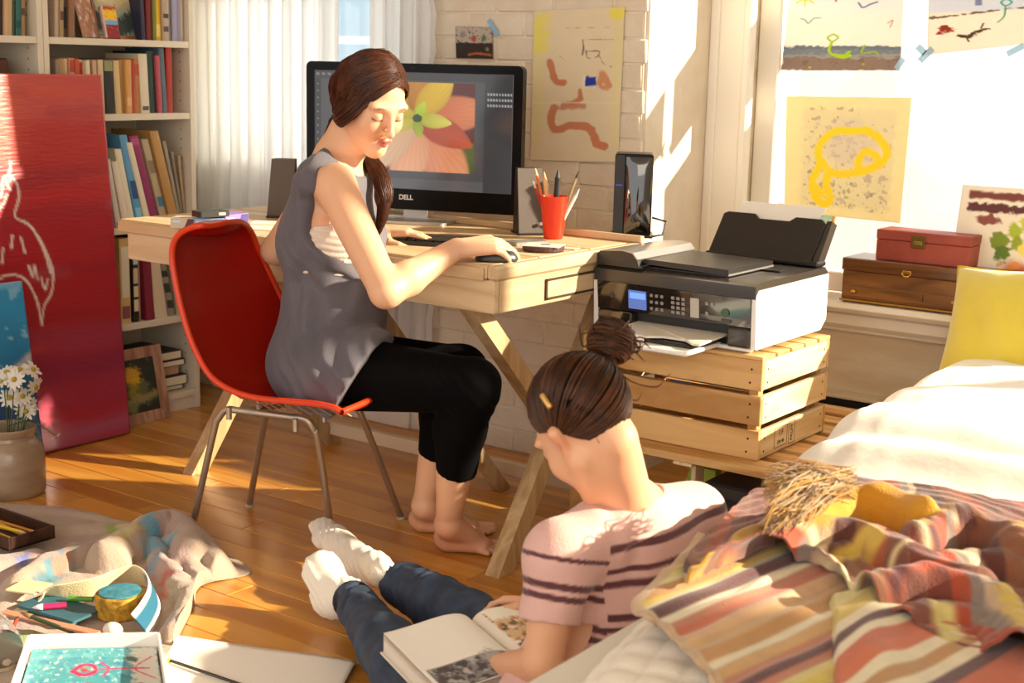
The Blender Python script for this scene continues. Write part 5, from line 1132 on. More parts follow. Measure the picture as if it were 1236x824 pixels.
def hand(S,w,d,n,t,sc=1.,curl=(.2,.3,.3),th=(.6,.8),spread=.10,k=.010):
    d=nrm(d); n=nrm(n-d*np.dot(n,d)); t=nrm(t-d*np.dot(t,d)-n*np.dot(t,n)); w=np.array(w,float)
    offs=(.029,.010,-.010,-.028); ln=(.070,.077,.071,.056); kn=(.084,.088,.084,.076)
    for i in range(4):
        kp=w+sc*(d*kn[i]+t*offs[i]+n*(.004-.06*offs[i]**2*10)); S.cone(w+sc*(d*.008+t*offs[i]*.45),kp,.0150*sc,.0108*sc,k)
    for i in range(4):
        kp=w+sc*(d*kn[i]+t*offs[i]+n*.003); p=kp; dd=nrm(d+t*spread*(1.5-i)*.6); a=0; r=.0092-.0006*abs(i-1.3)
        for j,(f,cc) in enumerate(zip((.42,.32,.26),curl)):
            a+=cc*(1+.12*i); v=dd*cos(a)-n*sin(a); q=p+v*ln[i]*f*sc; S.cone(p,q,r*sc*(1-.10*j),r*sc*(1-.10*(j+1)),.0025); p=q
    b=w+sc*(d*.022+t*.022-n*.006); p1=b+sc*.036*nrm(d*th[0]+t*th[1]-n*.35); p2=p1+sc*.028*nrm(d*.9+t*.25-n*.25); p3=p2+sc*.021*nrm(d*1.-t*.1-n*.3)
    S.cone(b,p1,.015*sc,.0115*sc,k); S.cone(p1,p2,.0108*sc,.0095*sc,.003); S.cone(p2,p3,.0095*sc,.0078*sc,.003)
def foot(S,heel,toe,ankle,sc=1.,bare=True,k=.015,ex=0.,up=UP):
    heel=np.array(heel,float); toe=np.array(toe,float); d=nrm(toe-heel); s=nrm(np.cross(up,d)); u=np.cross(d,s); L=np.linalg.norm(toe-heel)
    S.ell(heel+d*.02+u*.030*sc,np.array((.034,.029,.031))*sc+ex,[d,s,u],k)
    S.cone(ankle,heel+d*.035*sc+u*.040*sc,.033*sc+ex,.034*sc+ex,k)
    S.cone(ankle+d*.01,heel+d*L*.55+u*.032*sc,.030*sc+ex,.026*sc+ex,k,s,1.25)
    S.cone(heel+d*.03+u*.022*sc,heel+d*L*.72+u*.018*sc,.024*sc+ex,.0185*sc+ex,k,s,1.9)
    if bare:
        for i,(o,l,r) in enumerate(((.030,.98,.0125),(.012,1.0,.0095),(-.003,.96,.009),(-.017,.91,.0085),(-.030,.85,.008))):
            S.cone(heel+d*L*.70+s*o*sc+u*.013*sc,heel+d*(L*l-.008)+s*o*1.05*sc+u*(r+.001),r*1.05*sc,r*sc,.004)
    else: S.cone(heel+d*L*.68+u*.017*sc,heel+d*(L-.022)+u*.017*sc,.020*sc+ex,.016*sc+ex,k,s,1.8)
def strands(name,mat,par,fam,rad=.0012,npt=14,sides=4):
    """fam: list of control polylines (world); builds fine tapered hair tubes as one solid mesh"""
    VV=[];FF=[];CC=[];n0=0; rs=np.random.RandomState(len(fam)); prof=np.interp(np.linspace(0,1,npt),[0,.1,.8,1],[.5,1,1,.25])
    for P in fam:
        Q=spl(np.array(P),npt); T=np.gradient(Q,axis=0); T/=np.linalg.norm(T,axis=1,keepdims=True)+1e-9
        a=np.cross(T,[.3,.2,.93]); a/=np.linalg.norm(a,axis=1,keepdims=True)+1e-9; b=np.cross(T,a)
        an=np.arange(sides)*2*pi/sides; rr=(rad*prof)[:,None,None]
        V=Q[:,None]+rr*(a[:,None]*np.cos(an)[None,:,None]+b[:,None]*np.sin(an)[None,:,None])
        VV.append(V.reshape(-1,3)); CC.append(np.ones((npt*sides,3))*(.45+1.25*rs.rand()**1.5)*np.array((1,.97,.93))); i=np.arange(npt-1)[:,None]; j=np.arange(sides)[None]; k=(j+1)%sides
        FF.append(np.stack([i*sides+j,i*sides+k,(i+1)*sides+k,(i+1)*sides+j],-1).reshape(-1,4)+n0); n0+=npt*sides
    return mkobj(name,np.concatenate(VV),np.concatenate(FF),mat,par,True,np.concatenate(CC))
def bb(*P,m=.1): P=np.array(P); return P.min(0)-m,P.max(0)+m

# ------------------------------------------------------------------ THE WOMAN AT THE DESK
W=PD
bf=nrm((.92,.39,0)); bs=np.array([bf[1],-bf[0],0])   # facing, towards her right (towards the camera)
pel=W(404,438,3.37); waist=W(405,372,3.37); chest=W(398,290,3.37); upch=W(403,232,3.38); neckb=W(407,196,3.40); hc=W(449,122,3.36)
shR=W(404,224,3.24); shL=W(392,218,3.55); elR=W(466,352,3.06); wrR=W(551,300,3.215); elL=W(333,302,3.50); wrL=W(455,281,3.56)
hpR=W(418,450,3.25); knR=W(570,466,3.20); anR=np.array([-2.075,2.606,.085]); hpL=W(408,440,3.48); knL=W(556,448,3.42); anL=np.array([-2.215,2.685,.085])
hlR=PZ(528,662,.0)+[0,.004,0]; toR=PZ(607,668,.0); hlL=PZ(499,638,.0); toL=hlL+nrm((.9,.44,0))*.215
wo=thing('person','woman with long brown ponytail in grey tank top and black leggings at the desk','person',(pel[0],pel[1],0))
def torso(S,ex=0.):
    S.cone(pel,waist,.100+ex,.088+ex,.05,bs,1.38); S.cone(waist,chest,.086+ex,.098+ex,.05,bs,1.3); S.cone(chest,upch,.098+ex,.075+ex,.04,bs,1.45)
    S.ell(pel-bf*.02,np.array((.125,.165,.10))+ex,[bf,bs,UP],.05)
    S.ell(chest+bf*.040+bs*.055-UP*.0,np.array((.052,.055,.055))+ex,None,.04); S.ell(chest+bf*.040-bs*.055,np.array((.052,.055,.055))+ex,None,.04)
def arms(S,ex=0.):
    S.cone(upch+bs*.05+UP*.02,shR,.05+ex,.047+ex,.03); S.cone(upch-bs*.05+UP*.02,shL,.05+ex,.047+ex,.03)
    S.cone(shR,elR,.048+ex,.036+ex,.015); mR=elR+(wrR-elR)*.3; S.cone(elR,mR,.036+ex,.0385+ex,.012); S.cone(mR,wrR,.0385+ex,.0245+ex,.012)
    S.cone(shL,elL,.047+ex,.036+ex,.015); mL=elL+(wrL-elL)*.3; S.cone(elL,mL,.036+ex,.0385+ex,.012); S.cone(mL,wrL,.0385+ex,.0245+ex,.012)
def legs(S,ex=0.,low=True):
    for h,k_,a in ((hpR,knR,anR),(hpL,knL,anL)):
        S.cone(h,k_,.084+ex,.058+ex,.03); c=k_+(a-k_)*.30-bf*.012; S.cone(k_,k_+(a-k_)*.08,.056+ex,.054+ex,.02); S.cone(k_,c,.053+ex,.056+ex,.02)
        S.cone(c,a,.056+ex,.029+ex,.02)
S=SDF(); torso(S); arms(S); legs(S)
S.cone(upch+UP*.02,neckb+UP*.01,.07,.052,.03,bs,1.25)
Fw=RGT*sin(radians(40))-FWD*cos(radians(40)); Fv=Fw*cos(radians(28))-UP*sin(radians(28)); Uv=UP*cos(radians(28))+Fw*sin(radians(28))+RGT*.02
LW=headprims(S,hc,Fv,Uv,.92,smile=1,ears=(1,))
S.cone(neckb-bf*.012,LW(-.035,0,-.05),.047,.048,.02)
S.cone(neckb+bf*.0,LW(.02,0,-.07),.040,.036,.02)
foot(S,hlR,toR,anR,.97); foot(S,hlL,toL,anL,.97)
dR=nrm(W(625,300,3.27)-wrR); mouse.location=(*(wrR+nrm(dR*[1,1,0])*.098)[:2],.751); hand(S,wrR,nrm(dR*[1,1,0])+UP*.05,UP+bs*.35,nrm(np.cross(UP,dR)),1.06,(.30,.30,.24),(.7,.6))
dL=nrm((.85,.50,.02)); hand(S,wrL,dL,UP,-nrm(np.cross(UP,dL)),.95,(.18,.2,.15))
lo,hi=bb(pel,waist,upch,shR,shL,elR,elL,hpR,hpL,knR,knL,anR,anL,hlR,hlL,m=.11); zsplit=neckb[2]+.012
hlo,hhi=bb(hc,m=.165); bx=[((lo[0],lo[1],.10),(hi[0],hi[1],neckb[2]+.02),.0062),((hlo[0],hlo[1],neckb[2]+.006),(hhi[0],hhi[1],hhi[2]),.0028)]
a_,b_=bb(wrR,wrR+dR*.19,m=.05); bx.append((a_,b_,.0028)); a_,b_=bb(wrL,wrL+dL*.19,m=.05); bx.append((a_,b_,.003))
a_,b_=bb(hlR,toR,hlL,toL,anR,anL,m=.065); a_[2]=-.004; b_[2]=.112; bx.append((a_,b_,.0035))
V,F=S.mesh(bx)
skinW=H('e0ac88'); K=facemarks(LW,.92,H('b8564c'),H('2a140c'),H('5a3422'),H('d88068'),1)
K+=[([anR,hlR,toR],.06,.04,H('c98a74'),.5),([wrR,W(625,300,3.27)],.05,.04,H('e0a488'),.3)]
V[:,2]=np.where((V[:,2]<.02)&(V[:,2]<.0015),.0015,V[:,2])
body=mkobj('body',V,F,m_skin,wo,True,tint(V,skinW,K))
# leggings
hemR=knR+(anR-knR)*.60; hemL=knL+(anL-knL)*.62
S=SDF(); 
for h,k_,a,hm in ((hpR,knR,anR,hemR),(hpL,knL,anL,hemL)):
    ex=.0055; S.cone(h,k_,.084+ex,.058+ex,.03); c=k_+(a-k_)*.30-bf*.012; S.cone(k_,k_+(a-k_)*.08,.056+ex,.054+ex,.02); S.cone(k_,c,.053+ex,.056+ex,.02); S.cone(c,hm+(a-k_)*.05,.056+ex,.0415+ex,.02)
    S.lhalf(hm,a-k_,.085)
S.ell(pel-bf*.02,np.array((.125,.165,.10))+.004,[bf,bs,UP],.05)
lo,hi=bb(pel,hpR,knR,knL,hpL,m=.15); lo[2]=.15
S.disp(lambda P:.0016*np.sin(P@np.array([150,90,160.])+3*np.sin(P@np.array([30,10,20.])))*np.exp(-((P-knR)**2).sum(-1)/.012))
V,F=S.mesh([(lo,hi,.0055)])
mkobj('leggings',V,F,M('black_jersey',H('070607'),.85,bump=.2,bscale=300,spec=.08),wo,True)
# camisole
S=SDF(); torso(S,.006); S.half(W(390,271,3.3),nrm((0,0,1)-bf*.25)); S.half(W(390,330,3.3),(0,0,-1))
S.disp(lambda P:.002*np.sin(P[...,2]*420+2*np.sin(P@np.array([40,30,0.]))))
lo,hi=bb(waist,chest,upch,m=.2); V,F=S.mesh([(lo,hi,.004)])
mkobj('camisole',V,F,M('cream_jersey',H('dccab8'),.8,bump=.3,bscale=200),wo,True)
# tank top, loose with folds
S=SDF(); torso(S,.013); S.cone(waist-bf*.01,pel-bf*.02+UP*.02,.108,.122,.04,bs,1.25); S.cone(upch+bs*.09+UP*.028,upch-bs*.09+UP*.028,.055,.055,.03); S.cone(chest-bf*.012,upch-bf*.015,.085,.068,.03,bs,1.6)
S.cone(pel+bf*.02,hpR+bf*.055,.112,.104,.03); S.cone(hpR-bf*.04,hpR+bf*.05,.110,.106,.02); S.cone(pel+bs*.02,hpR,.125,.112,.02); S.cone(pel+bf*.02,hpL+bf*.055,.108,.100,.03)
S.cone(upch+bs*.145+UP*.036,upch+bs*.05+UP*.066,.034,.036,.02); S.cone(upch-bs*.13+UP*.03,upch-bs*.05+UP*.062,.030,.034,.02)
S.ell(W(408,262,3.22),(.066,.10,.098),[bf,bs,UP],.008,True); S.ell(W(385,262,3.60),(.066,.10,.098),[bf,bs,UP],.008,True)
S.ell(neckb+bf*.035+UP*.02,(.082,.088,.055),[bf,bs,UP],.01,True)
S.half(W(456,446,3.36),nrm(bf*.85-UP*.5)); S.half(pel-UP*.082,(0,0,-1))
fold=lambda P:sstep(-.13,-.02,(P-CTRT)@bf)*(.0045*np.sin((P@bf)*70-(P[...,2]-.6)*34+1.5*np.sin(P@bs*18))*sstep(.95,.55,P[...,2])+.0035*np.sin((P@bf)*120+P[...,2]*60+2*np.sin(P[...,2]*25)+P@bs*30)+.003*wn(P,5,4,2)+.006*np.sin(((P-pel)@nrm(bf*.7-UP*.7))*110+((P-pel)@nrm(bf+UP))*20)*np.exp(-(((P-W(440,430,3.25))**2).sum(-1))/.006))
S.disp(fold); S.disp(lambda P:-.005*np.exp(-((P-(hpR+bs*.06-bf*.02))**2).sum(-1)/.016))
S.half(W(456,446,3.36),nrm(bf*.85-UP*.5)); S.half(pel-UP*.088,(0,0,-1))
lo,hi=bb(pel,waist,upch,neckb,hpR,hpL,m=.22); CTRT=waist; V,F=S.mesh([(lo,hi,.0045)])
tk=mkobj('tank_top',V,F,M('slate_cotton',H('625c62'),.8,bump=.3,bscale=260,sheen=.1,col2=H('58535a'),nscale=6),wo,True)
# hair
m_hairW=M('brown_hair',H('3e1e10'),.42,col2=H('4e2a16'),nscale=30,vc=True,spec=.3); m_capW=M('brown_hair_under',H('341809'),.6,spec=.1)
S=SDF(); R=[nrm(LW(1,0,0)-hc),nrm(LW(0,1,0)-hc),nrm(LW(0,0,1)-hc)]
q=.92; S.ell(LW(.004,-.044,-.004),np.array((.054,.036,.054))*q,R,.02); S.ell(LW(-.020,0,.038),np.array((.095,.076,.087))*q,R,.01); S.ell(LW(-.050,0,-.035),np.array((.062,.070,.062))*q,R,.04); S.cone(LW(-.08,0,-.06),LW(-.080,.0,-.11),.030,.022,.03)
S.ell(LW(.122,.034,-.040),np.array((.092,.092,.124))*q,R,.010,True)
lo,hi=bb(hc,m=.2); V,F=S.mesh([(lo,hi,.004)]); hair=mkobj('hair',V,F,m_capW,wo,True)
fam=[]; rg=np.random.RandomState(4)
A1=[(.078,.014,.092),(.078,-.026,.072),(.064,-.064,.020),(.034,-.091,-.050),(-.066,-.052,-.086)]
A2=[(-.02,.008,.132),(-.055,-.052,.098),(-.105,-.066,.030),(-.110,-.045,-.040),(-.088,-.018,-.090)]
B1=[(.078,.016,.090),(.066,.056,.068),(.030,.084,.014),(-.030,.080,-.050),(-.080,.02,-.09)]
B2=[(-.02,.012,.132),(-.06,.055,.095),(-.105,.060,.03),(-.110,.04,-.04),(-.088,.01,-.09)]
for Aa,Bb,n in ((A1,A2,1500),(B1,B2,500)):
    for i in range(n):
        t=rg.rand()**.9; j=rg.normal(size=(5,3))*.0022; j[2:4]*=1.5
        P=spl(np.array([np.array(a)*(1-t)+np.array(b)*t+jj for a,b,jj in zip(Aa,Bb,j)]),9)
        c0=np.array([-.020,0,.038]); v=P-c0; kk=np.linalg.norm(v/np.array([.098,.079,.090]),axis=1,keepdims=True); off=1.0+.045*rg.rand(); P=np.where(P[:,2:]>.0,c0+v/kk*np.maximum(off,np.minimum(kk,1.09)),P*(1+.02*rg.rand())); fam.append([LW(*x) for x in P])
strands('hair_strands',m_hairW,hair,fam,.0014,14)
# pony tail over the far shoulder
tail=[LW(-.082,0,-.085),W(402,168,3.46),W(425,186,3.475),W(449,197,3.42),W(462,222,3.38),W(463,250,3.36),W(456,285,3.35)]
S=SDF(); tp=spl(np.array(tail),30); rr=np.interp(np.linspace(0,1,30),[0,.2,.45,.7,.9,1],[.026,.020,.017,.020,.013,.004])
for i in range(29): S.cone(tp[i],tp[i+1],rr[i],rr[i+1],.004)
lo,hi=bb(*tp,m=.04); V,F=S.mesh([(lo,hi,.004)]); pt=mkobj('ponytail',V,F,m_capW,wo,True)
fam=[]; T=np.gradient(tp,axis=0); T/=np.linalg.norm(T,axis=1,keepdims=True); a=np.cross(T,[0,.3,1]); a/=np.linalg.norm(a,axis=1,keepdims=True); b=np.cross(T,a)
for i in range(300):
    th=rg.rand()*6.28; k=rg.uniform(.8,1.12); tw_=rg.normal()*.6; q=np.linspace(0,1,30)
    P=tp+(rr*k)[:,None]*(a*np.cos(th+tw_*q*3)[:,None]+b*np.sin(th+tw_*q*3)[:,None]); fam.append(P[::3])
strands('ponytail_strands',m_hairW,pt,fam,.0010,14)
G().lathe([(.018,-.006),(.0215,0),(.018,.006)],tp[14],14,tuple(T[14])).o('hair_tie',m_blkm,pt,True)

# ------------------------------------------------------------------ THE GIRL ON THE FLOOR
gf=nrm((-.94,.34,0)); gl=np.array([-gf[1],gf[0],0]); 
if gl@(-FWD)<0: gl=-gl      # her left side, towards the camera
gneck=W(762,602,2.19); gsL=W(676,672,2.07); gsR=W(836,622,2.31); gch=W(757,700,2.20); gpel=np.array([-1.17,1.755,.125]); ghc=W(707,517,2.13)
gi=thing('person','girl with brown hair bun in striped pink T-shirt and jeans reading on the floor','person',(gpel[0],gpel[1],0))
geL=W(648,792,2.0); gwL=W(640,812,2.16); geR=gsR+gf*.06+np.array([0,.02,-.21]); gwR=geR+gf*.20+gl*.13+UP*(-.02)
gwL=np.array([-1.33,1.80,.20]); geL=W(655,800,2.03)
anL_=PZ(424,722,.062); anR_=PZ(452,686,.07); knL_=np.array([-1.56,1.84,.115]); knR_=np.array([-1.60,2.08,.125]); hL=gpel+gl*.08+UP*.0; hR=gpel-gl*.08
Fg=nrm(-RGT*.50+FWD*.68-UP*.66); Ug=nrm(UP*.72-RGT*.45+FWD*.2)
def gtor(S,ex=0.):
    S.cone(gpel+UP*.03,gch,.085+ex,.078+ex,.04,gl,1.35); S.cone(gch,gneck-UP*.055,.078+ex,.055+ex,.04,gl,1.5); S.ell(gpel+UP*.01,np.array((.10,.13,.10))+ex,[gf,gl,UP],.04)
    S.cone(gneck-UP*.045,gsL,.045+ex,.040+ex,.03); S.cone(gneck-UP*.045,gsR,.045+ex,.040+ex,.03)
def garm(S,ex=0.):
    S.cone(gsL,geL,.040+ex,.030+ex,.012); S.cone(geL,gwL,.030+ex,.021+ex,.012); S.cone(gsR,geR,.040+ex,.030+ex,.012); S.cone(geR,gwR,.030+ex,.021+ex,.012)
def gleg(S,ex=0.):
    for h,k_,a in ((hL,knL_,anL_),(hR,knR_,anR_)):
        S.cone(h,k_,.072+ex,.050+ex,.03); c=k_+(a-k_)*.3; S.cone(k_,c,.049+ex,.048+ex,.02); S.cone(c,a,.048+ex,.030+ex,.02)
S=SDF(); gtor(S); garm(S); gleg(S)
GS=.88; LG=headprims(S,ghc,Fg,Ug,GS)
S.cone(gneck-UP*.03,LG(-.045,0,-.045),.042,.037,.02); S.cone(gneck-UP*.02+gf*.02,LG(.0,0,-.06),.032,.032,.02); S.cone(gneck-UP*.055,gneck-UP*.01,.060,.042,.03,gl,1.3)
hand(S,gwL,nrm((-.85,.3,-.15)),gl*.3+UP*.6-gf*.3,-gl*.3+UP*.8,.85,(.35,.5,.4)); hand(S,gwR,nrm((-.85,-.25,-.15)),-gl*.5+UP*.6,UP*.8+gl*.3,.85,(.35,.5,.4))
lo,hi=bb(gpel,gch,gsL,gsR,geL,geR,knL_,knR_,gneck,m=.09); lo[2]=.005; hlo,hhi=bb(ghc,m=.15)
V,F=S.mesh([(lo,(hi[0],hi[1],gneck[2]+.005),.0062),((hlo[0],hlo[1],gneck[2]-.004),hhi,.003)])
skinG=H('dda680'); K=facemarks(LG,GS,H('b05a50'),H('2a140c'),H('4a2c1c'),H('d47c62'))
K+=[(LG(-.006,.078,.0),.02,.015,H('cf7350'),.5)]
mkobj('body',V,F,m_skin,gi,True,tint(V,skinG,K))
# jeans
S=SDF(); gleg(S,.009); S.ell(gpel+UP*.01,(.115,.145,.10),[gf,gl,UP],.04); 
S.disp(lambda P:.0035*np.sin(((P-anL_)@nrm(anL_-knL_))*95+2*np.sin(P@np.array([60,40,30.])))*sstep(-.30,-.05,((P-anL_)@nrm(anL_-knL_)))+.002*wn(P,9,6,2))
dj=nrm(nrm(anL_-knL_)+nrm(anR_-knR_)); S.half(anL_-nrm(anL_-knL_)*.012,dj)
lo,hi=bb(gpel,knL_,knR_,anL_,anR_,m=.12); lo[2]=.002; V,F=S.mesh([(lo,hi,.005)]); V[:,2]=np.maximum(V[:,2],.0015)
jn=mkobj('jeans',V,F,M('dark_denim',H('1d2a3c'),.75,col2=H('2f4058'),nscale=28,bump=.5,bscale=420,detail=8),gi,True)
for an_,kn_,rr in ((anL_,knL_,.042),(anR_,knR_,.043)):
    d=nrm(an_-kn_); c=anL_-nrm(anL_-knL_)*.012
    t_=((c-kn_)@dj)/(d@dj); p=kn_+d*t_; G().tube([p-d*.016,p-d*.014,p-d*.003,p-d*.001],[rr*.99,rr*1.04,rr*1.05,rr],20).o('cuff',M('denim_hem',H('16202e'),.75,bump=.5,bscale=400),jn,True)
# socks
for an_,kn_,heel,toe,nm in ((anL_,knL_,PZ(405,742,.012),PD(381,664,PZ(405,742,0)@FWD+.03),'sock'),(anR_,knR_,PZ(443,702,.02),PD(383,634,PZ(430,680,0)@FWD+.08),'sock')):
    S=SDF(); up=nrm(kn_-an_)+UP*.0; foot(S,heel,toe,an_+nrm(an_-kn_)*.0,.80,False,.02,.004,up=up)
    S.cone(an_-nrm(an_-kn_)*.05,an_,.034,.036,.02)
    S.disp(lambda P:.0012*np.sin(P@np.array([210,160,240.])+3*np.sin(P@np.array([40,50,30.]))))
    lo,hi=bb(heel,toe,an_,m=.07); V,F=S.mesh([(lo,hi,.004)]); V[:,2]=np.maximum(V[:,2],.0015)
    mkobj(nm,V,F,M('white_sock',H('e6dccd'),.9,bump=.5,bscale=320,sheen=.2),gi,True)
# T-shirt
S=SDF(); gtor(S,.012); S.cone(gsL,gsL+(geL-gsL)*.62,.050,.048,.02); S.cone(gsR,gsR+(geR-gsR)*.6,.050,.048,.02); S.cone(gneck-UP*.035,gsR,.056,.051,.02); S.cone(gneck-UP*.035,gsL,.054,.050,.02); S.cone(gch-gf*.03,gneck-UP*.08-gf*.02,.075,.05,.03,gl,1.7)
S.ell(gneck+gf*.012+UP*.030,(.060,.064,.052),[gf,gl,UP],.006,True); S.half(gsL+(geL-gsL)*.62,nrm(nrm(geL-gsL)+nrm(geR-gsR)*.0)) if 0 else None
sl0=gsL+(geL-gsL)*.60; dl0=nrm(geL-gsL)
S.lhalf(sl0,dl0,.085)
S.disp(lambda P:.0032*np.sin((P-gsL)@nrm((.5,.7,-.9))*75+2*np.sin(P@np.array([22,31,12.])))*np.exp(-((P-gsL-gl*-.05)**2).sum(-1)/.012)+.0022*wn(P,6,9,2))
lo,hi=bb(gpel,gch,gsL,gsR,gneck,sl0,m=.10); V,F=S.mesh([(lo,hi,.0031)])
pink=np.array(H('d3a79c')); mar=np.array(H('5a2c30'))
up_=nrm(gneck-gch); h_=(V-gneck)@UP
C=np.ones((len(V),3))*pink
armL=((V-gch)@gl)>.105; sa_=(V-gsL)@dl0
def bandm(x,c,w): return 1-sstep(w*.8,w*1.2,np.abs(x-c))
bt=np.zeros(len(V))
for c,w in ((-.045,.0065),(-.083,.0045),(-.105,.006),(-.155,.006),(-.175,.004),(-.22,.006),(-.24,.004)): bt=np.maximum(bt,bandm(h_+.02*((V-gneck)@gl),c,w)*(~armL))
for c,w in ((-.002,.0035),(.040,.0055),(.058,.005),(.105,.0055),(.122,.005)): bt=np.maximum(bt,bandm(sa_,c,w)*armL)
C=C*(1-bt[:,None])+mar*bt[:,None]
sh=mkobj('t_shirt',V,F,M('striped_jersey',rough=.8,vc=True,bump=.3,bscale=260,sheen=.2),gi,True,C)
ring=[gneck+gf*(.012+.060*cos(a))+gl*.064*sin(a)+UP*(-.004-.010*cos(a)) for a in np.linspace(0,2*pi,28)]
G().tube(ring,.0032,7,False).o('collar',M('pink_rib',H('cf9f96'),.8),sh,True)
G().box(-.011,.011,-.001,.001,-.009,.009,.0005).o('x',None) if 0 else None
# hair with bun
m_hairG=M('dark_brown_hair',H('38200f'),.42,col2=H('54301a'),nscale=30,vc=True,spec=.3); m_capG=M('dark_hair_under',H('251208'),.6,spec=.1)
R=[nrm(LG(1,0,0)-ghc),nrm(LG(0,1,0)-ghc),nrm(LG(0,0,1)-ghc)]; bun=W(738,412,2.20)
S=SDF(); q=GS
S.ell(LG(-.020,0,.038),np.array((.092,.073,.083))*q,R,.01); None
S.cone(LG(-.06,0,.06),bun-nrm(bun-ghc)*.03,.036,.018,.03)
S.ell(LG(.118,0,-.055),np.array((.088,.105,.125))*q,R,.010,True); S.ell(LG(-.006,.092,-.030),np.array((.030,.030,.050))*q,R,.006,True); S.ell(LG(-.006,-.092,-.030),np.array((.030,.030,.050))*q,R,.006,True)
lo,hi=bb(ghc,bun,m=.13); V,F=S.mesh([(lo,hi,.0038)]); hair=mkobj('hair',V,F,m_capG,gi,True)
fam=[]; bb_=bun-nrm(bun-ghc)*.025; bl=[]
LI=lambda P: np.array([(P-ghc)@R[0],(P-ghc)@R[1],(P-ghc)@R[2]])/GS
bl=LI(bb_)
hl=[(.080,.0,.082),(.072,.040,.066),(.045,.068,.040),(.012,.079,.030),(-.020,.083,.012),(-.045,.078,-.030),(-.068,.058,-.078),(-.088,.03,-.100),(-.090,0,-.104)]
hlp=spl(np.array(hl),60)
for i in range(1900):
    t=rg.rand()*58.99; k=int(t); s0=(hlp[k]*(1-t+k)+hlp[k+1]*(t-k))*(1+rg.normal()*.008); 
    if rg.rand()<.45: s0=s0*[1,-1,1]
    # lift half of the strands from further inside the scalp
    mid=None; d0=s0/np.linalg.norm(s0-[-.02,0,.04]); c0=np.array([-.02,0,.04])
    a=s0-c0; b=bl-c0; of_=rg.uniform(.01,.075); u=np.linspace(0,1,5); P=[]
    an_=a/np.linalg.norm(a); bn_=b/np.linalg.norm(b); om=math.acos(max(-1,min(1,float(an_@bn_))))
    for uu_ in np.linspace(0,1,9):
        v=(sin((1-uu_)*om)*an_+sin(uu_*om)*bn_)/max(sin(om),1e-3); v=v/np.linalg.norm(v/np.array([.097,.078,.088])); P.append(c0+v*(.995+of_*sin(pi*min(1,uu_*2.2)/2)+.006*rg.normal()))
    P[-1]=bl+rg.normal(size=3)*.006; fam.append([LG(*x) for x in P])
strands('hair_strands',m_hairG,hair,fam,.0014,14)
S=SDF(); bx_=nrm(bun-ghc); S.ell(bun,(.037,.037,.033),[nrm(np.cross(bx_,UP)),nrm(np.cross(bx_,np.cross(bx_,UP))),bx_],.01); S.disp(lambda P:.0035*wn(P,22,5,3)); lo,hi=bb(bun,m=.06); V,F=S.mesh([(lo,hi,.003)])
bo=mkobj('bun',V,F,m_capG,gi,True); fam=[]; e1=nrm(np.cross(bx_,UP)); e2=np.cross(bx_,e1)
for i in range(330):
    th=rg.rand()*6.28; ht=rg.uniform(-.9,.9); r0=.036*sqrt(1-ht*ht*.75)*rg.uniform(.98,1.10); tilt=rg.normal()*.25; L_=rg.uniform(1.2,3.6)
    P=[bun+(e1*cos(th+a)+e2*sin(th+a))*r0+bx_*(.031*ht+.012*tilt*sin(a*1.3+th)) for a in np.linspace(0,L_,7)]; fam.append(P)
fam2=[]
for i in range(26):   # loose ends
    th=rg.rand()*6.28; d=e1*cos(th)+e2*sin(th); fam.append([bun+d*.03,bun+d*.045+bx_*rg.normal()*.01,bun+d*.055+rg.normal(size=3)*.012])
for dx,dy in ((58,48),(52,58),(30,75)): fam.append([bun-bx_*.03,W(738+dx*.4,412+dy*.8,2.18),W(738+dx,412+dy*.95,2.17),W(738+dx*1.25,412+dy*.8,2.17)])
for i in range(46):   # wisps at the nape
    s=rg.uniform(-.05,.06); p0=LG(-.062,s*.8,-.028); g1=gneck+gl*(s*.5)-gf*.040; fam2.append([p0,p0+(g1-p0)*.22-gf*.004,p0+(g1-p0)*.5+rg.normal(size=3)*.005])
strands('bun_strands',m_hairG,bo,fam,.0013,12); strands('loose_wisps',m_hairG,hair,fam2,.0005,10)
c1=W(642,473,2.07); c2=W(664,492,2.065)
e=(c1+c2)/2; u=nrm(c2-c1); nn_=nrm(CP-e); Lh=np.linalg.norm(c2-c1)
q=LI(c1); 
def onhair(P,off=1.045):
    v=LI(P)-np.array([-.02,0,.04]); v=v/np.linalg.norm(v/np.array([.102,.083,.092]))*off; return LG(*(np.array([-.02,0,.04])+v))
cl=[onhair(c1+(c2-c1)*t) for t in np.linspace(0,1,7)]
G().tube(cl,.0048,8).o('hair_clip',M('gold_clip',H('d8a860'),.3,.6),hair,True)
cl=[onhair(W(735,511,2.1)+(W(747,509,2.12)-W(735,511,2.1))*t,1.10) for t in np.linspace(0,1,4)]
G().tube(cl,.0028,8).o('hair_pin',M('gold_clip',H('d8a860')),hair,True)
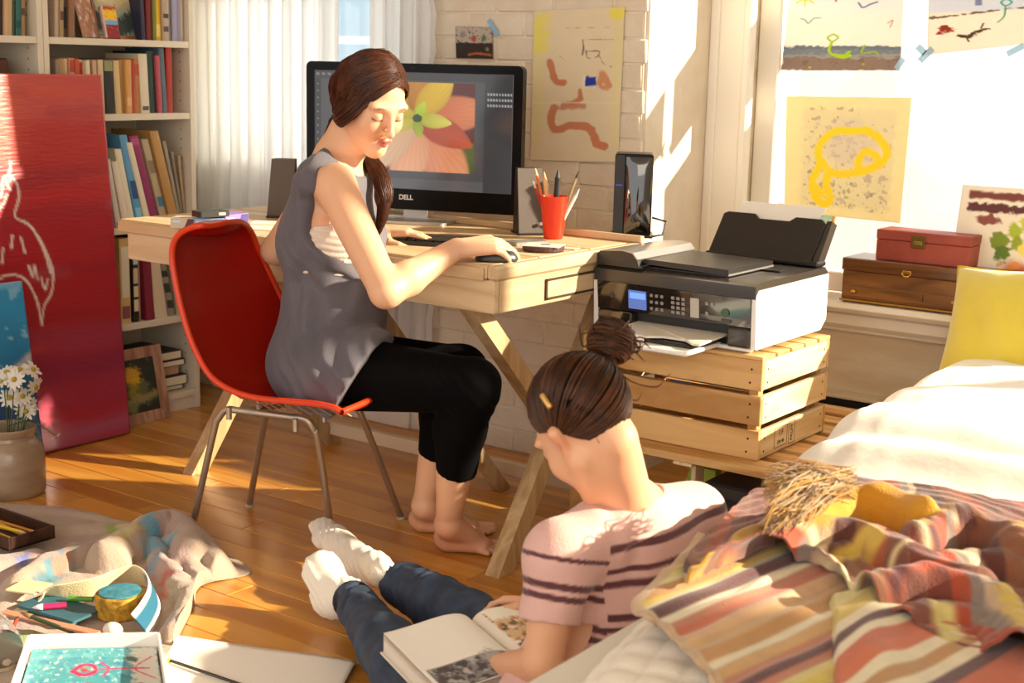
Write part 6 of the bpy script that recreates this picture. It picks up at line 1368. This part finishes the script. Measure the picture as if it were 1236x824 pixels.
# ================================================================== STRIPED THROW ON THE BED
tb=thing('throw_blanket','striped orange maroon and yellow fringed throw bunched over the foot of the bed','blanket',(-.6,1.6,.5))
ZT=.512
def pzg(rows,h): return [[PZ(x,y,h if np.isscalar(h) else h[i][j]) for j,(x,y) in enumerate(r)] for i,r in enumerate(rows)]
m_throw=M('woven_cotton',rough=.85,vc=True,bump=.5,bscale=300,sheen=.25,col2=(.86,.86,.86),nscale=90,lo=.2,hi=.7); 
q0=PZ(790,735,ZT)[:2]; q1=PZ(985,660,ZT)[:2]; qd_=(q1-q0)/np.linalg.norm(q1-q0); qn=np.array([qd_[1],-qd_[0]])
if (PZ(1000,800,ZT)[:2]-q0)@qn<0: qn=-qn
def ramp(stops,q,soft=.0025):
    st_=sorted([((PZ(x,y,ZT)[:2]-q0)@qn,np.array(H(c))) for x,y,c in stops],key=lambda s:s[0]); C=np.ones(q.shape+(3,))*st_[0][1]
    for (a,ca),(b,cb2) in zip(st_,st_[1:]):
        t=sstep((a+b)/2-soft,(a+b)/2+soft,q)[...,None]; C=C*(1-t)+cb2*t
    return C
yl_,tn_,mr_,wh_,og_,pk_,sa_,gy_='e0c766','c99a5c','6f3634','efe3c4','d0703a','c88a6a','d6b07a','a08c80'
stA=[(812,655,'cdb46a'),(815,664,yl_),(822,672,tn_),(828,680,yl_),(836,689,'e8dc9c'),(846,700,tn_),(852,705,yl_),(862,703,wh_),(880,705,mr_),(890,722,wh_),(899,724,pk_),(905,733,og_),(914,740,'e0b890'),(930,748,sa_),(945,760,tn_),(955,766,wh_),(962,776,sa_),(972,784,pk_),(980,794,mr_),(986,800,pk_),(1000,806,'e0d080'),(1020,816,'dcc868'),(1030,822,tn_),(1045,835,wh_),(1060,850,mr_),(1080,870,og_)]
def shade_weave(S,C,seed): 
    return C**1.22*(1+.07*wn(S[...,:2],14,seed,3))[...,None]
rowsA=[[(842,648),(900,655),(985,655),(1080,700),(1170,730),(1330,760)],[(802,690),(870,705),(965,720),(1070,750),(1170,775),(1340,800)],[(762,733),(850,765),(960,790),(1065,810),(1180,830),(1350,850)],[(800,760),(868,800),(965,845),(1070,870),(1190,885),(1360,905)],[(868,830),(905,880),(985,915),(1080,940),(1200,960),(1370,985)]]
S=gridpatch(pzg(rowsA,ZT),200,260); q=(S[...,:2]-q0)@qn; 
S[...,2]+=.006*wn(S[...,:2],3,31,2)+.0022*np.sin(q*150+1.5*wn(S[...,:2],4,8,2))+.006; 
S[...,2]=np.maximum(S[...,2],.508); S[...,2]+= -.05*sstep(-.015,-.07,S[...,0]-xe(S[...,1]).reshape(S.shape[:2])+.0)
C=ramp(stA,q+.004*wn(S[...,:2],2.5,77,2)+.05*sstep(.55,.8,np.linspace(0,1,260))[None]*0); C=shade_weave(S,C,5)
hem=[PZ(x,y,ZT) for x,y in rowsA[0][:1]+rowsA[1][:1]+rowsA[2][:1]+rowsA[3][:1]+rowsA[4][:1]]
d,_=segd(S[...,:2],np.array(hem)[:,:2]); t=(1-sstep(.010,.014,d))[...,None]; C=C*(1-t)+np.array(H('cfae86'))*t
sheet('flat_layer',S,m_throw,tb,.004,C,flip=flipof(S))
# second doubled layer at the lower right
rowsC=[[(1000,716),(1060,715),(1120,735),(1190,760),(1330,800)],[(1003,745),(1060,760),(1130,775),(1200,800),(1340,830)],[(1004,800),(1070,815),(1140,830),(1210,850),(1350,880)],[(1004,880),(1075,890),(1150,905),(1220,920),(1360,950)]]
stC=[(1040,720,'e8dc9c'),(1040,745,yl_),(1042,762,wh_),(1046,772,mr_),(1052,781,wh_),(1060,790,og_),(1075,803,'d8783c'),(1085,815,wh_),(1098,826,tn_),(1110,838,wh_),(1120,850,mr_),(1135,862,og_)]
S=gridpatch(pzg(rowsC,.528),150,190); q=(S[...,:2]-q0)@qn
u=np.linspace(0,1,190)[None]; S[...,2]+=.012*np.exp(-((u-.22)/.12)**2)+.004*wn(S[...,:2],4,14,2)-.014*np.exp(-(u/.02)**2)
C=shade_weave(S,ramp(stC,q+.005*wn(S[...,:2],3.,17,2)),9); sheet('doubled_layer',S,m_throw,tb,.004,C,flip=flipof(S))
# bunched folds
rowsB=[[(905,588),(960,572),(1010,566),(1080,575),(1150,585),(1240,600),(1345,615)],[(850,640),(915,618),(985,612),(1070,620),(1150,632),(1240,650),(1350,670)],[(828,668),(905,645),(985,640),(1070,660),(1150,680),(1240,705),(1355,725)],[(826,690),(905,662),(982,655),(1050,700),(1130,735),(1230,768),(1360,790)],[(832,700),(905,672),(975,672),(1035,715),(1110,750),(1222,792),(1365,820)]]
S=gridpatch(pzg(rowsB,.535),330,420); X2=S[...,:2].copy()
def cr(pts,h=.56): return np.array([PZ(x,y,h)[:2] for x,y in pts])
RL=[([(826,688),(858,663),(900,650),(950,645),(985,652),(1015,685),(1050,712),(1110,738),(1170,752)],.026,.036),
([(870,650),(925,628),(975,612),(1030,612),(1080,632),(1130,655),(1185,672)],.030,.050),
([(1010,690),(1060,672),(1120,668),(1180,678),(1220,705),(1236,750)],.030,.052),
([(1110,618),(1150,598),(1205,608),(1260,638),(1340,655)],.036,.062),([(1130,655),(1200,650),(1270,672),(1350,700)],.028,.040),
([(965,592),(1010,574),(1060,572),(1112,588)],.034,.070),([(1100,715),(1150,712),(1196,730),(1216,785)],.022,.026),([(1000,645),(1050,640),(1100,660),(1150,690)],.020,.020),([(900,632),(960,600),(1000,592)],.024,.020)]
Z=np.zeros(X2.shape[:2]); X3=X2+.006*np.stack([wn(X2,5,1,2),wn(X2,5,2,2)],-1)
for pts,r,hh in RL:
    d,t=segd(X3,spl(cr(pts,.535+hh),40)); k=np.clip(d/r,0,1); pr_=hh*np.sqrt(np.maximum(0,1-k**2.2)); L=39.
    pr_*=1-.12*np.sin(t/L*9+r*100)**2
    Z=smax(Z,pr_,.008)
S[...,2]=.522+Z+.0025*wn(X2,9,3,2)+.0012*np.sin(segd(X2,spl(cr(RL[1][0]),40))[0]*240+2*wn(X2,6,5,1))
C=np.ones(S.shape)*np.array(H('b98a66'))
q=(X3@np.array([.85,.52])); 
ban=[('8a4836',0.),('b4552f',.035),('98867a',.062),('ceb292',.078),('6c3a30',.090),('9a6644',.120),('b0603a',.15),('8e5a48',.175)]
qq=np.mod(q+.02*wn(X2,3,7,2),.20); 
for c,s0 in ban:
    t=sstep(s0-.003,s0+.003,qq)[...,None]; C=C*(1-t)+np.array(H(c))*t
def dab(pts,wd,c,op=1,h=.56,soft=.008):
    global C
    d,_=segd(X3,spl(cr(pts,h),30)) if len(pts)>1 else (np.linalg.norm(X3-cr(pts,h)[0],axis=-1),0); m=(op*(1-sstep(wd-soft,wd+soft,d)))[...,None]; C=C*(1-m)+np.array(H(c))*m
dab([(822,690),(850,670)],.022,'d8a83a'); dab([(862,650),(905,625),(935,608)],.016,'dcc070'); dab([(900,628),(915,622)],.012,'c89a30'); dab([(925,622),(960,612)],.008,'7a4434'); dab([(870,665),(900,655),(950,652)],.010,'8a4a30',.9); dab([(925,655),(960,654)],.009,'c0502c',.9); 
dab([(950,637),(985,640),(1005,665),(1040,700)],.007,'eadcae'); dab([(1010,650),(1040,642),(1055,650)],.012,'d8bc5c'); dab([(1020,612),(1060,612)],.012,'a08a80'); dab([(985,612),(1000,608)],.010,'b8553a'); dab([(960,616),(970,612)],.008,'c8502c'); dab([(1035,618),(1090,640),(1130,662)],.006,'e6d6b4'); dab([(1100,640),(1115,648)],.008,'d8a838'); dab([(1128,652),(1150,662)],.009,'6e3c36')  # first cream dab paints the fold crest's highlight into the throw colour
dab([(1060,690),(1080,680)],.014,'c9b8a8'); dab([(1085,700),(1100,680)],.010,'6f3634'); dab([(1110,690),(1150,685)],.018,'bf5a36'); dab([(1160,690),(1200,700)],.016,'8f5a44'); dab([(1040,672),(1110,660),(1180,668),(1225,695)],.005,'ead9ac'); dab([(1215,720),(1232,760)],.014,'d9bc5a'); dab([(1130,602),(1170,598),(1200,608)],.030,'a84428'); dab([(1165,640),(1210,645)],.018,'8e5a40'); dab([(1225,650),(1236,655)],.012,'d8a034'); dab([(1000,585),(1050,580),(1105,595)],.034,'d6a226'); dab([(975,590),(1010,574),(1060,572),(1108,588)],.038,'d9a428',1,.605); dab([(1112,585),(1116,600)],.007,'8a6a60'); dab([(950,600),(985,590)],.024,'d9bd62'); dab([(1140,715),(1150,740)],.014,'dfcf8a'); dab([(1170,760),(1200,775)],.012,'6a3e34')
C=shade_weave(S,C,15); bl=sheet('bunched_folds',S,m_throw,tb,.004,C,flip=flipof(S))
rg=np.random.RandomState(11); f1=[];f2=[]
for i in range(520):
    a=PZ(rg.uniform(985,1035),rg.uniform(572,600),.60)+UP*rg.uniform(-.012,.018); tgt=PZ(rg.uniform(918,972),rg.uniform(572,632),.585)+UP*rg.uniform(-.02,.02)
    mid=(a+tgt)/2+rg.normal(size=3)*.005+UP*.010; m2=(mid+tgt)/2+rg.normal(size=3)*.006; (f1 if rg.rand()<.62 else f2).append([a,mid,m2,tgt])
for f,c,nm in ((f1,'a98c66','fringe'),(f2,'b98528','fringe')): o=strands(nm,M('yarn_'+c,H(c),.85,sheen=.3,bump=.3,bscale=500),tb,f,.0012,12,4); o['kind']='stuff'

# ================================================================== BOOK ON THE LAP
ob=thing('book','thick open picture book lying on the lap of the girl','book',PZ(569,790,.18))
z0=.205; sa1=PZ(569,754,z0); sb1=PZ(645,820,z0); sdir=nrm(sb1-sa1); L_=.265
la=PZ(463,768,z0); wl=sa1-la; 
def page(side,edge,mat,nm,pt=None):
    nu,nv=60,70; u=np.linspace(0,1,nu); v=np.linspace(0,1,nv); S=np.zeros((nv,nu,3))
    for i,a in enumerate(u):
        P=sa1+edge*a; S[:,i]=P+np.outer(v,sdir*L_); S[:,i,2]+=.026*sin(pi*a**.55)*(1-a*.55)+.004*a+.003
    return S
p=Paint(70,60,H('efe9de'),1.0,.01); p.rect(.04,.97,.66,.99,H('4a4648'),.006) ; p.speck(9,.1,H('8a8686'),3,.9,(.05,.96,.67,.98)); p.speck(6,.4,H('c9c5c0'),6,.7,(.05,.96,.67,.98)); p.blob(.7,.72,.09,H('a8a4a2'),.04,.05)
def bookside(edge,pt,flipu):
    S=page(0,edge,None,''); nv,nu,_=S.shape
    ui=(np.linspace(0,1,nu)*(pt.C.shape[1]-1)).astype(int); vi=(np.linspace(0,1,nv)*(pt.C.shape[0]-1)).astype(int)
    C=pt.C[vi][:,ui[::-1] if flipu else ui]; sheet('printed_page',S,m_print,ob,.001,C,flip=flipof(S))
    V=[];F=[]; B=S.copy(); B[...,2]=np.minimum(S[...,2]-.0015,S[...,2]-.0012); D_=S.copy(); D_[...,2]=z0-.028
    return B,D_
for edge,pt,fl in ((-wl,p,True),(None,None,False)):
    if edge is None:
        edge=PZ(668,735,z0)-sa1; pt=Paint(70,60,H('e9e0d0'),1.0,.01); pt.rect(.1,.97,.05,.97,H('d2b48a'),.01); pt.speck(6,.1,H('b8703a'),3,.9,(.1,.97,.05,.97)); pt.speck(8,.35,H('5c4632'),5,.9,(.1,.97,.05,.97)); pt.speck(7,.4,H('f0e4cc'),8,.9,(.1,.97,.05,.97)); pt.blob(.5,.45,.05,H('c8503a'),.02,.03); pt.mask((1-sstep(.16,.2,pt.v+.04*wn(pt.P,2,2)))*sstep(.1,.12,pt.u),H('f0ead8')); fl=False
    B,D_=bookside(edge,pt,fl); nv,nu,_=B.shape
    V=np.concatenate([B.reshape(-1,3),D_.reshape(-1,3)]); e=np.concatenate([np.arange(nu),np.arange(1,nv)*nu+nu-1,(nv-1)*nu+np.arange(nu-2,-1,-1),np.arange(nv-2,0,-1)*nu]); e2=np.roll(e,-1); k=nv*nu
    F=np.concatenate([np.stack([e,e+k,e2+k,e2],-1),gridfaces(nv,nu)+k,gridfaces(nv,nu,True)]); mkobj('page_block',V,F,M('page_stack',H('e6dccb'),.85,bump=.8,bscale=14,stretch=(1,1,40)),ob)
    c4=[D_[0,0],D_[0,-1]+nrm(edge)*.006,D_[-1,-1]+nrm(edge)*.006,D_[-1,0]]; G().prism(c4,(0,0,-.003)).o('hard_cover',cmat('d9d0c4'),ob)

# ================================================================== FLOOR CLUTTER AT THE LEFT
m_drop=M('drop_cloth',rough=.9,vc=True,bump=.5,bscale=160,sheen=.2)
rows=[[(-90,603),(0,608),(60,612),(110,619),(165,633),(200,624),(236,636),(262,664)],[(-90,640),(0,645),(60,645),(110,650),(165,655),(210,660),(252,682),(303,691)],[(-90,700),(0,700),(60,700),(120,705),(170,705),(205,715),(236,717),(244,708)],[(-90,780),(0,775),(60,770),(120,770),(170,765),(205,765),(225,752),(233,735)],[(-90,860),(0,850),(60,850),(120,845),(165,835),(188,815),(200,800),(210,782)]]
S=gridpatch(pzg(rows,0.),230,280); X2=S[...,:2].copy(); X3=X2+.012*np.stack([wn(X2,6,1,2),wn(X2,6,2,2)],-1)
Z=np.zeros(X2.shape[:2]); fz=lambda pts,h=.03:np.array([PZ(x,y,h)[:2] for x,y in pts])
for pts,r,hh in [([(-60,612),(40,616),(110,624),(160,634)],.03,.020),([(-60,650),(30,648),(100,640),(160,640)],.03,.028),([(130,668),(165,645),(200,632),(222,640),(232,668)],.055,.075),([(210,655),(238,660),(262,680)],.045,.055),([(20,705),(60,680),(110,665),(150,655)],.04,.045),([(225,672),(236,700),(228,735),(210,765)],.035,.040),([(185,660),(205,690),(222,715)],.030,.045),([(262,672),(285,690)],.02,.012),([(0,740),(40,700)],.03,.02),([(-60,690),(0,680),(40,672)],.04,.03)]:
    d,t=segd(X3,spl(fz(pts,hh*.6),30)); Z=smax(Z,hh*np.sqrt(np.maximum(0,1-np.clip(d/r,0,1)**2)),.010)
e=np.minimum(np.linspace(0,1,230)[:,None],1.)*1; be=np.minimum.reduce([np.linspace(0,1,230)[:,None]*8+0*Z,(1-np.linspace(0,1,280))[None]*10+0*Z]); Z*=sstep(0,1,be)
S[...,2]=.0035+Z+.0025*(1+wn(X2,9,3,2))*sstep(0,1,be)
C=np.ones(S.shape)*np.array(H('a8927e')); C*=(1+.08*wn(X2,5,4,3))[...,None]
m_=(sstep(0,.6,wn(X2,3,55,2)))[...,None]*.4; C=C*(1-m_)+np.array(H('a5848a'))*m_
def dab2(pts,wd,c,op=.8,h=.02,soft=.012):
    global C
    d,_=segd(X3,spl(fz(pts,h),30)) if len(pts)>1 else (np.linalg.norm(X3-fz(pts,h)[0],axis=-1),0); d=d+.012*wn(X2,16,int(pts[0][0]+50),3); m=(op*(1-sstep(wd-soft,wd+soft,d)))[...,None]; C=C*(1-m)+np.array(H(c))*m
for a in [([(60,700),(80,675),(95,660)],.020,'3f7f90'),([(50,705),(70,690)],.014,'2f6a78'),([(70,690),(85,672)],.012,'b0785a'),([(28,680),(38,674)],.012,'4a68a8'),([(175,650),(185,672),(205,668)],.018,'5a9ab0'),([(185,655),(195,680),(180,685)],.012,'4a8aa6'),([(150,640),(165,655),(150,672)],.014,'c8b878'),([(138,640),(142,655)],.006,'7a9a3a'),([(195,700),(205,705),(200,715)],.012,'b8564a'),([(10,622),(24,628)],.022,'2f5a3a'),([(-10,622),(2,630)],.012,'9a4a5a'),([(45,640),(60,640)],.012,'c88a6a'),([(120,700),(150,690)],.014,'8a9a7a'),([(20,760),(40,770)],.02,'8aa050'),([(215,700),(222,720)],.014,'a8968a'),([(90,655),(120,660)],.014,'c9b88c'),([(100,765),(130,768)],.014,'c09a98')]: dab2(*a)
o=sheet('drop_cloth',S,m_drop,None,.002,C,flip=flipof(S)); tag(o,'paint stained beige drop cloth crumpled on the floor by the chair','cloth')
FT=.012
# pencil tray
a=PZ(38,665,FT)
pt_=thing('pencil_tray','dark wooden tray of yellow pencils on the drop cloth at the left edge','tray',(a[0]-.1,a[1],FT)); m_tw=wood('dark_tray',H('4a2a1a'),H('2c170d'),0)
tx1=a[0]+.02; tx0=tx1-.26; ty0=PZ(30,684,FT)[1]; ty1=ty0+.13
G().box(tx0,tx1,ty0,ty1,.036,.040).o('tray_floor',m_tw,pt_)
for bx_ in ((tx0,tx1,ty0,ty0+.006),(tx0,tx1,ty1-.006,ty1),(tx1-.006,tx1,ty0+.0065,ty1-.0065),(tx0,tx0+.006,ty0+.0065,ty1-.0065)): G().box(*bx_,.036,.068,.001).o('tray_side',m_tw,pt_)
for i,(hx,yy,zz,an,lab) in enumerate([('d8a81c',.03,.047,4,'yellow pencil nearest the front in the dark tray'),('c89414',.045,.046,-3,'ochre pencil second from the front in the dark tray'),('e0b830',.06,.055,8,'yellow pencil lying across the others in the dark tray'),('7a9a2c',.018,.0455,1,'green pencil along the front side of the dark tray'),('d8a020',.085,.046,-6,'yellow pencil at the back of the dark tray'),('b87a1c',.10,.047,3,'brownish yellow pencil at the far side of the dark tray')]):
    aa=radians(an); c=np.array([tx0+.125,ty0+yy,zz]); d=np.array([cos(aa),sin(aa),0]); t=thing('pencil',lab,'pencil',c,'pencils in the wooden tray'); G().tube([c-d*.09,c+d*.08],.0045,6).o('shaft',cmat(hx),t); G().tube([c+d*.08,c+d*.10],[.0043,.0008],6).o('tip',cmat('d9b98a'),t)
# curled strap
cl=[(22,735),(48,722),(75,722),(110,718),(140,708),(165,704),(182,712),(187,730),(180,748),(170,762)]
P=spl(np.array([PZ(x,y,.03) for x,y in cl]),90); hw=np.interp(np.linspace(0,1,90),[0,.1,.3,.5,.7,1],[.018,.022,.028,.030,.028,.030]); tlt=np.interp(np.linspace(0,1,90),[0,.08,.2,.55,.75,1],[.1,.35,1.1,1.25,1.15,.9])
T=np.gradient(P,axis=0); T/=np.linalg.norm(T,axis=1,keepdims=True); Nn=np.cross(T,UP); Nn/=np.linalg.norm(Nn,axis=1,keepdims=True)
W8=np.linspace(-1,1,16); S=np.zeros((90,16,3)); zc=.022+np.sin(tlt)*hw
for j,wv in enumerate(W8): S[:,j]=P*[1,1,0]+UP*zc[:,None]+(wv*hw)[:,None]*(UP*np.sin(tlt)[:,None]-Nn*np.cos(tlt)[:,None]*-1)
u=np.linspace(0,1,90)[:,None]; C=np.ones((90,16,3))*np.array(H('d9c79c')); t=(sstep(.60,.66,u)*(1-sstep(.55,.72,np.abs(W8))[None]))[...,None]
Cb=C*(1-t)+np.array(H('1f5f78'))*t; t2=(sstep(.6,.66,u)*sstep(.55,.72,np.abs(W8))[None])[...,None]; Cb=Cb*(1-t2)+np.array(H('e9e2d2'))*t2
o=sheet('canvas_strap',S,M('canvas_strip',rough=.85,vc=True,bump=.4,bscale=250),None,.0025,Cb); tag(o,'long cream canvas strip curled on edge with teal paint on its end','strap')
a=PZ(36,722,.02); o=card('canvas_offcut','small square cream canvas offcut at the left end of the strip','canvas offcut',a,.075,.07,20,.045,.003,cmat('d6c79f'))
# round yellow pot
c=PZ(146,742,.012); yp=thing('painted_tin','round yellow tin with a teal painted top on the drop cloth','tin',(c[0],c[1],.03))
c=np.array([c[0],c[1],.012]); R3=.052
G().lathe([(.001,0),(R3*.9,.0),(R3,.006),(R3*1.02,.05),(R3*.98,.0525),(.001,.053)],c,32).o('body',M('speckled_ochre',H('c9982c'),.8,col2=H('8f6a1a'),nscale=45,bump=.8,bscale=70,lo=.45,hi=.6),yp,35)
G().lathe([(.001,.0532),(R3*.86,.0532),(R3*.86,.056),(.001,.0565)],c,32).o('painted_top',M('teal_paint',H('2c6f80'),.6,col2=H('4a90a0'),nscale=18,bump=.8,bscale=60),yp,35)
# teal board, marker, ruler, brush
a=PZ(72,734,.03); o=card('teal_board','flat teal painted board under the canvas strip','board',a,.17,.085,6,.028,.006,M('teal_board',H('28535c'),.6,col2=H('356672'),nscale=8)); 
def stick(name,lab,cat,p,q,r,mat,tips=(),n=8,group=None):
    p=np.array(p,float);q=np.array(q,float); t=thing(name,lab,cat,p,group); G().tube([p,q],r,n).o('shaft',mat,t); d=nrm(q-p)
    for nm,at,ln,rr,mt in tips: b=p if at==0 else q; s=-d if at==0 else d; G().tube([b,b+s*ln*.5,b+s*ln],[r*rr,r*rr*.8,r*.15],n).o(nm,mt,t,True)
    return t
stick('marker','pink marker pen lying on the teal board','marker',PZ(52,732,.042),PZ(80,730,.042),.0065,cmat('d01c5c'),[('cap',0,.022,1.1,cmat('e9e2e0'))])
stick('crayon','short green crayon lying behind the pink marker','crayon',PZ(82,722,.040),PZ(112,723,.040),.006,cmat('4f8f2c'))
rl=PZ(62,752,.03); o=card('ruler','long salmon pink ruler lying in front of the teal board','ruler',PZ(60,752,.035),.25,.020,12,.035,.004,cmat('c9896c'))
stick('paintbrush','paintbrush with a dark green handle lying over the ruler','paintbrush',PZ(38,744,.047),PZ(88,763,.03),.0045,cmat('3a4a30'),[('bristles',0,.03,1.3,cmat('8a6a44'))])
o=tag(G().ball(tuple(PZ(136,760,.034)),.019,14,10,(1.2,1,.85)).o('plaster_ball',M('plaster_white',H('e6ddd2'),.8,bump=.5,bscale=60),None,True),'small white lump of plaster at the foot of the yellow tin','plaster')
stick('crayon','short yellow green crayon beside the white plaster lump','crayon',PZ(131,768,.030),PZ(150,765,.030),.005,cmat('c8c828'))
# glass jar lying at the left edge, paint pot lid
m_jg=M('jar_glass',(.93,.95,.94),.05,trans=.9,spec=.5); a=PZ(-4,772,.06); ax=nrm((.9,-.35,0))
t=thing('glass_jar','clear glass jar lying on its side at the left edge of the picture','jar',(a[0],a[1],.03)); G().lathe([(.036,-.06),(.041,-.05),(.041,.03),(.034,.042),(.034,.055),(.031,.055),(.031,.042),(.038,.03),(.038,-.048),(.034,-.057)],a,28,ax).o('glass',m_jg,t,True); G().lathe([(.0362,.043),(.037,.044),(.037,.058),(.0362,.058)],a,28,ax).o('rim_band',M('tin_band',H('9a9388'),.3,1),t)
stick('paintbrush','brush with a red handle leaning out of the glass jar','paintbrush',a+ax*.05,PZ(20,748,.06),.004,cmat('b0402c'),[('bristles',1,.02,1.2,cmat('2c2622'))])
a=PZ(30,797,.02); tag(G().lathe([(.001,0),(.028,0),(.031,.003),(.031,.011),(.028,.013),(.001,.013)],(a[0],a[1],.014),24).o('pot_lid',cmat('8f6f5c'),None,35),'round brown pot lid behind the white tray','lid')
a=PZ(4,800,.02); tag(G().lathe([(.001,0),(.03,0),(.034,.02),(.032,.03),(.001,.028)],(a[0],a[1],.014),22).o('paint_pot',M('cream_pot',H('b7a486'),.5),None,35),'squat cream paint pot at the left edge beside the brown lid','pot')
# white box with a teal painting
bc=[PZ(9,842,.05),PZ(205,842,.05),PZ(193,767,.05),PZ(34,770,.05)]
bt=thing('drawing_box','white shallow box holding a teal child painting with a pink fish','box',((bc[0]+bc[2])/2)*[1,1,0]); m_wb=M('white_card',H('ece6dc'),.6)
B=[np.array([q[0],q[1],.010]) for q in bc]; up3=UP*.045; cc=sum(B)/4
G().prism(B,(0,0,.003)).o('box_floor',m_wb,bt)
for i in range(4):
    p1,p2=B[i]+UP*.0032,B[(i+1)%4]+UP*.0032; inn=nrm(np.cross(UP,p2-p1)); inn=inn if inn@(cc-p1)>0 else -inn; G().prism([p1,p2,p2+inn*.004,p1+inn*.004],up3).o('box_side',m_wb,bt)
p=Paint(140,110,H('4a9ca4'),1.2,.06); p.speck(5,.2,H('7cc0be'),2,.5); p.speck(6,.35,H('2f7fa8'),5,.7); p.speck(9,.5,H('d8e8d8'),7,.6); p.rect(.80,1,0,1,H('d9d5c8'),.02,1,.03); p.blob(.80,.8,.05,H('3a4a4a'),.02,.03); p.stroke([(.35,.62),(.42,.72),(.50,.70),(.52,.62),(.44,.56),(.36,.60)],.022,H('d0305c'),.01,.01); p.blob(.44,.64,.04,H('b8483c'),.02,.02); p.stroke([(.52,.64),(.7,.66),(.92,.66)],.012,H('d04070'),.006,.005); p.stroke([(.56,.76),(.62,.66),(.58,.54)],.012,H('d04070'),.006,.004); p.stroke([(.95,.84),(.82,.66),(.96,.5)],.009,H('d85070'),.006,.004)
for L in ([(.42,.3),(.46,.42),(.52,.4),(.5,.3),(.44,.28)],[(.55,.3),(.60,.4),(.66,.32),(.72,.4)],[(.74,.3),(.80,.36),(.86,.42),(.9,.32)],[(.58,.22),(.7,.24),(.82,.22)]): p.stroke(L,.015,H('a8402c'),.008,.006)
i_=.03; Q=[B[0]*(1-i_)+B[2]*i_,B[1]*(1-i_)+B[3]*i_,B[2]*(1-i_)+B[0]*i_,B[3]*(1-i_)+B[1]*i_]; Q=[q+UP*.006 for q in Q]; Q[2]=Q[2]+UP*.012; Q[3]=Q[3]+UP*.012
panel('painting',*Q,p,M('wet_gouache',rough=.35,vc=True,bump=.3,bscale=50),bt,.002)
P=[PZ(-30+0*i,0,0) for i in range(0)]
def fpaper(lab,c,z,mat,wv=.001):
    p=Paint(40,30,H('efe9df'),1.3); P=[PZ(x,y,z) for x,y in c]; o=panel('paper_sheet',*P,p,mat,None,.0006,wv); tag(o,lab,'paper'); return o
fpaper('large blank white sheet lying on the floor at the bottom of the picture',[(340,880),(395,880),(430,797),(206,767)][:0] or [(150,905),(372,905),(430,797),(206,766)],.010,m_print)
fpaper('second white sheet partly under the larger one beside the drawing box',[(110,905),(240,905),(300,812),(196,790)],.006,m_print)
stick('paintbrush','long thin black paintbrush lying on the white sheet','paintbrush',PZ(206,797,.016),PZ(300,829,.016),.0032,cmat('1d1815'),[('bristles',0,.012,1.5,cmat('c8b83a'))])
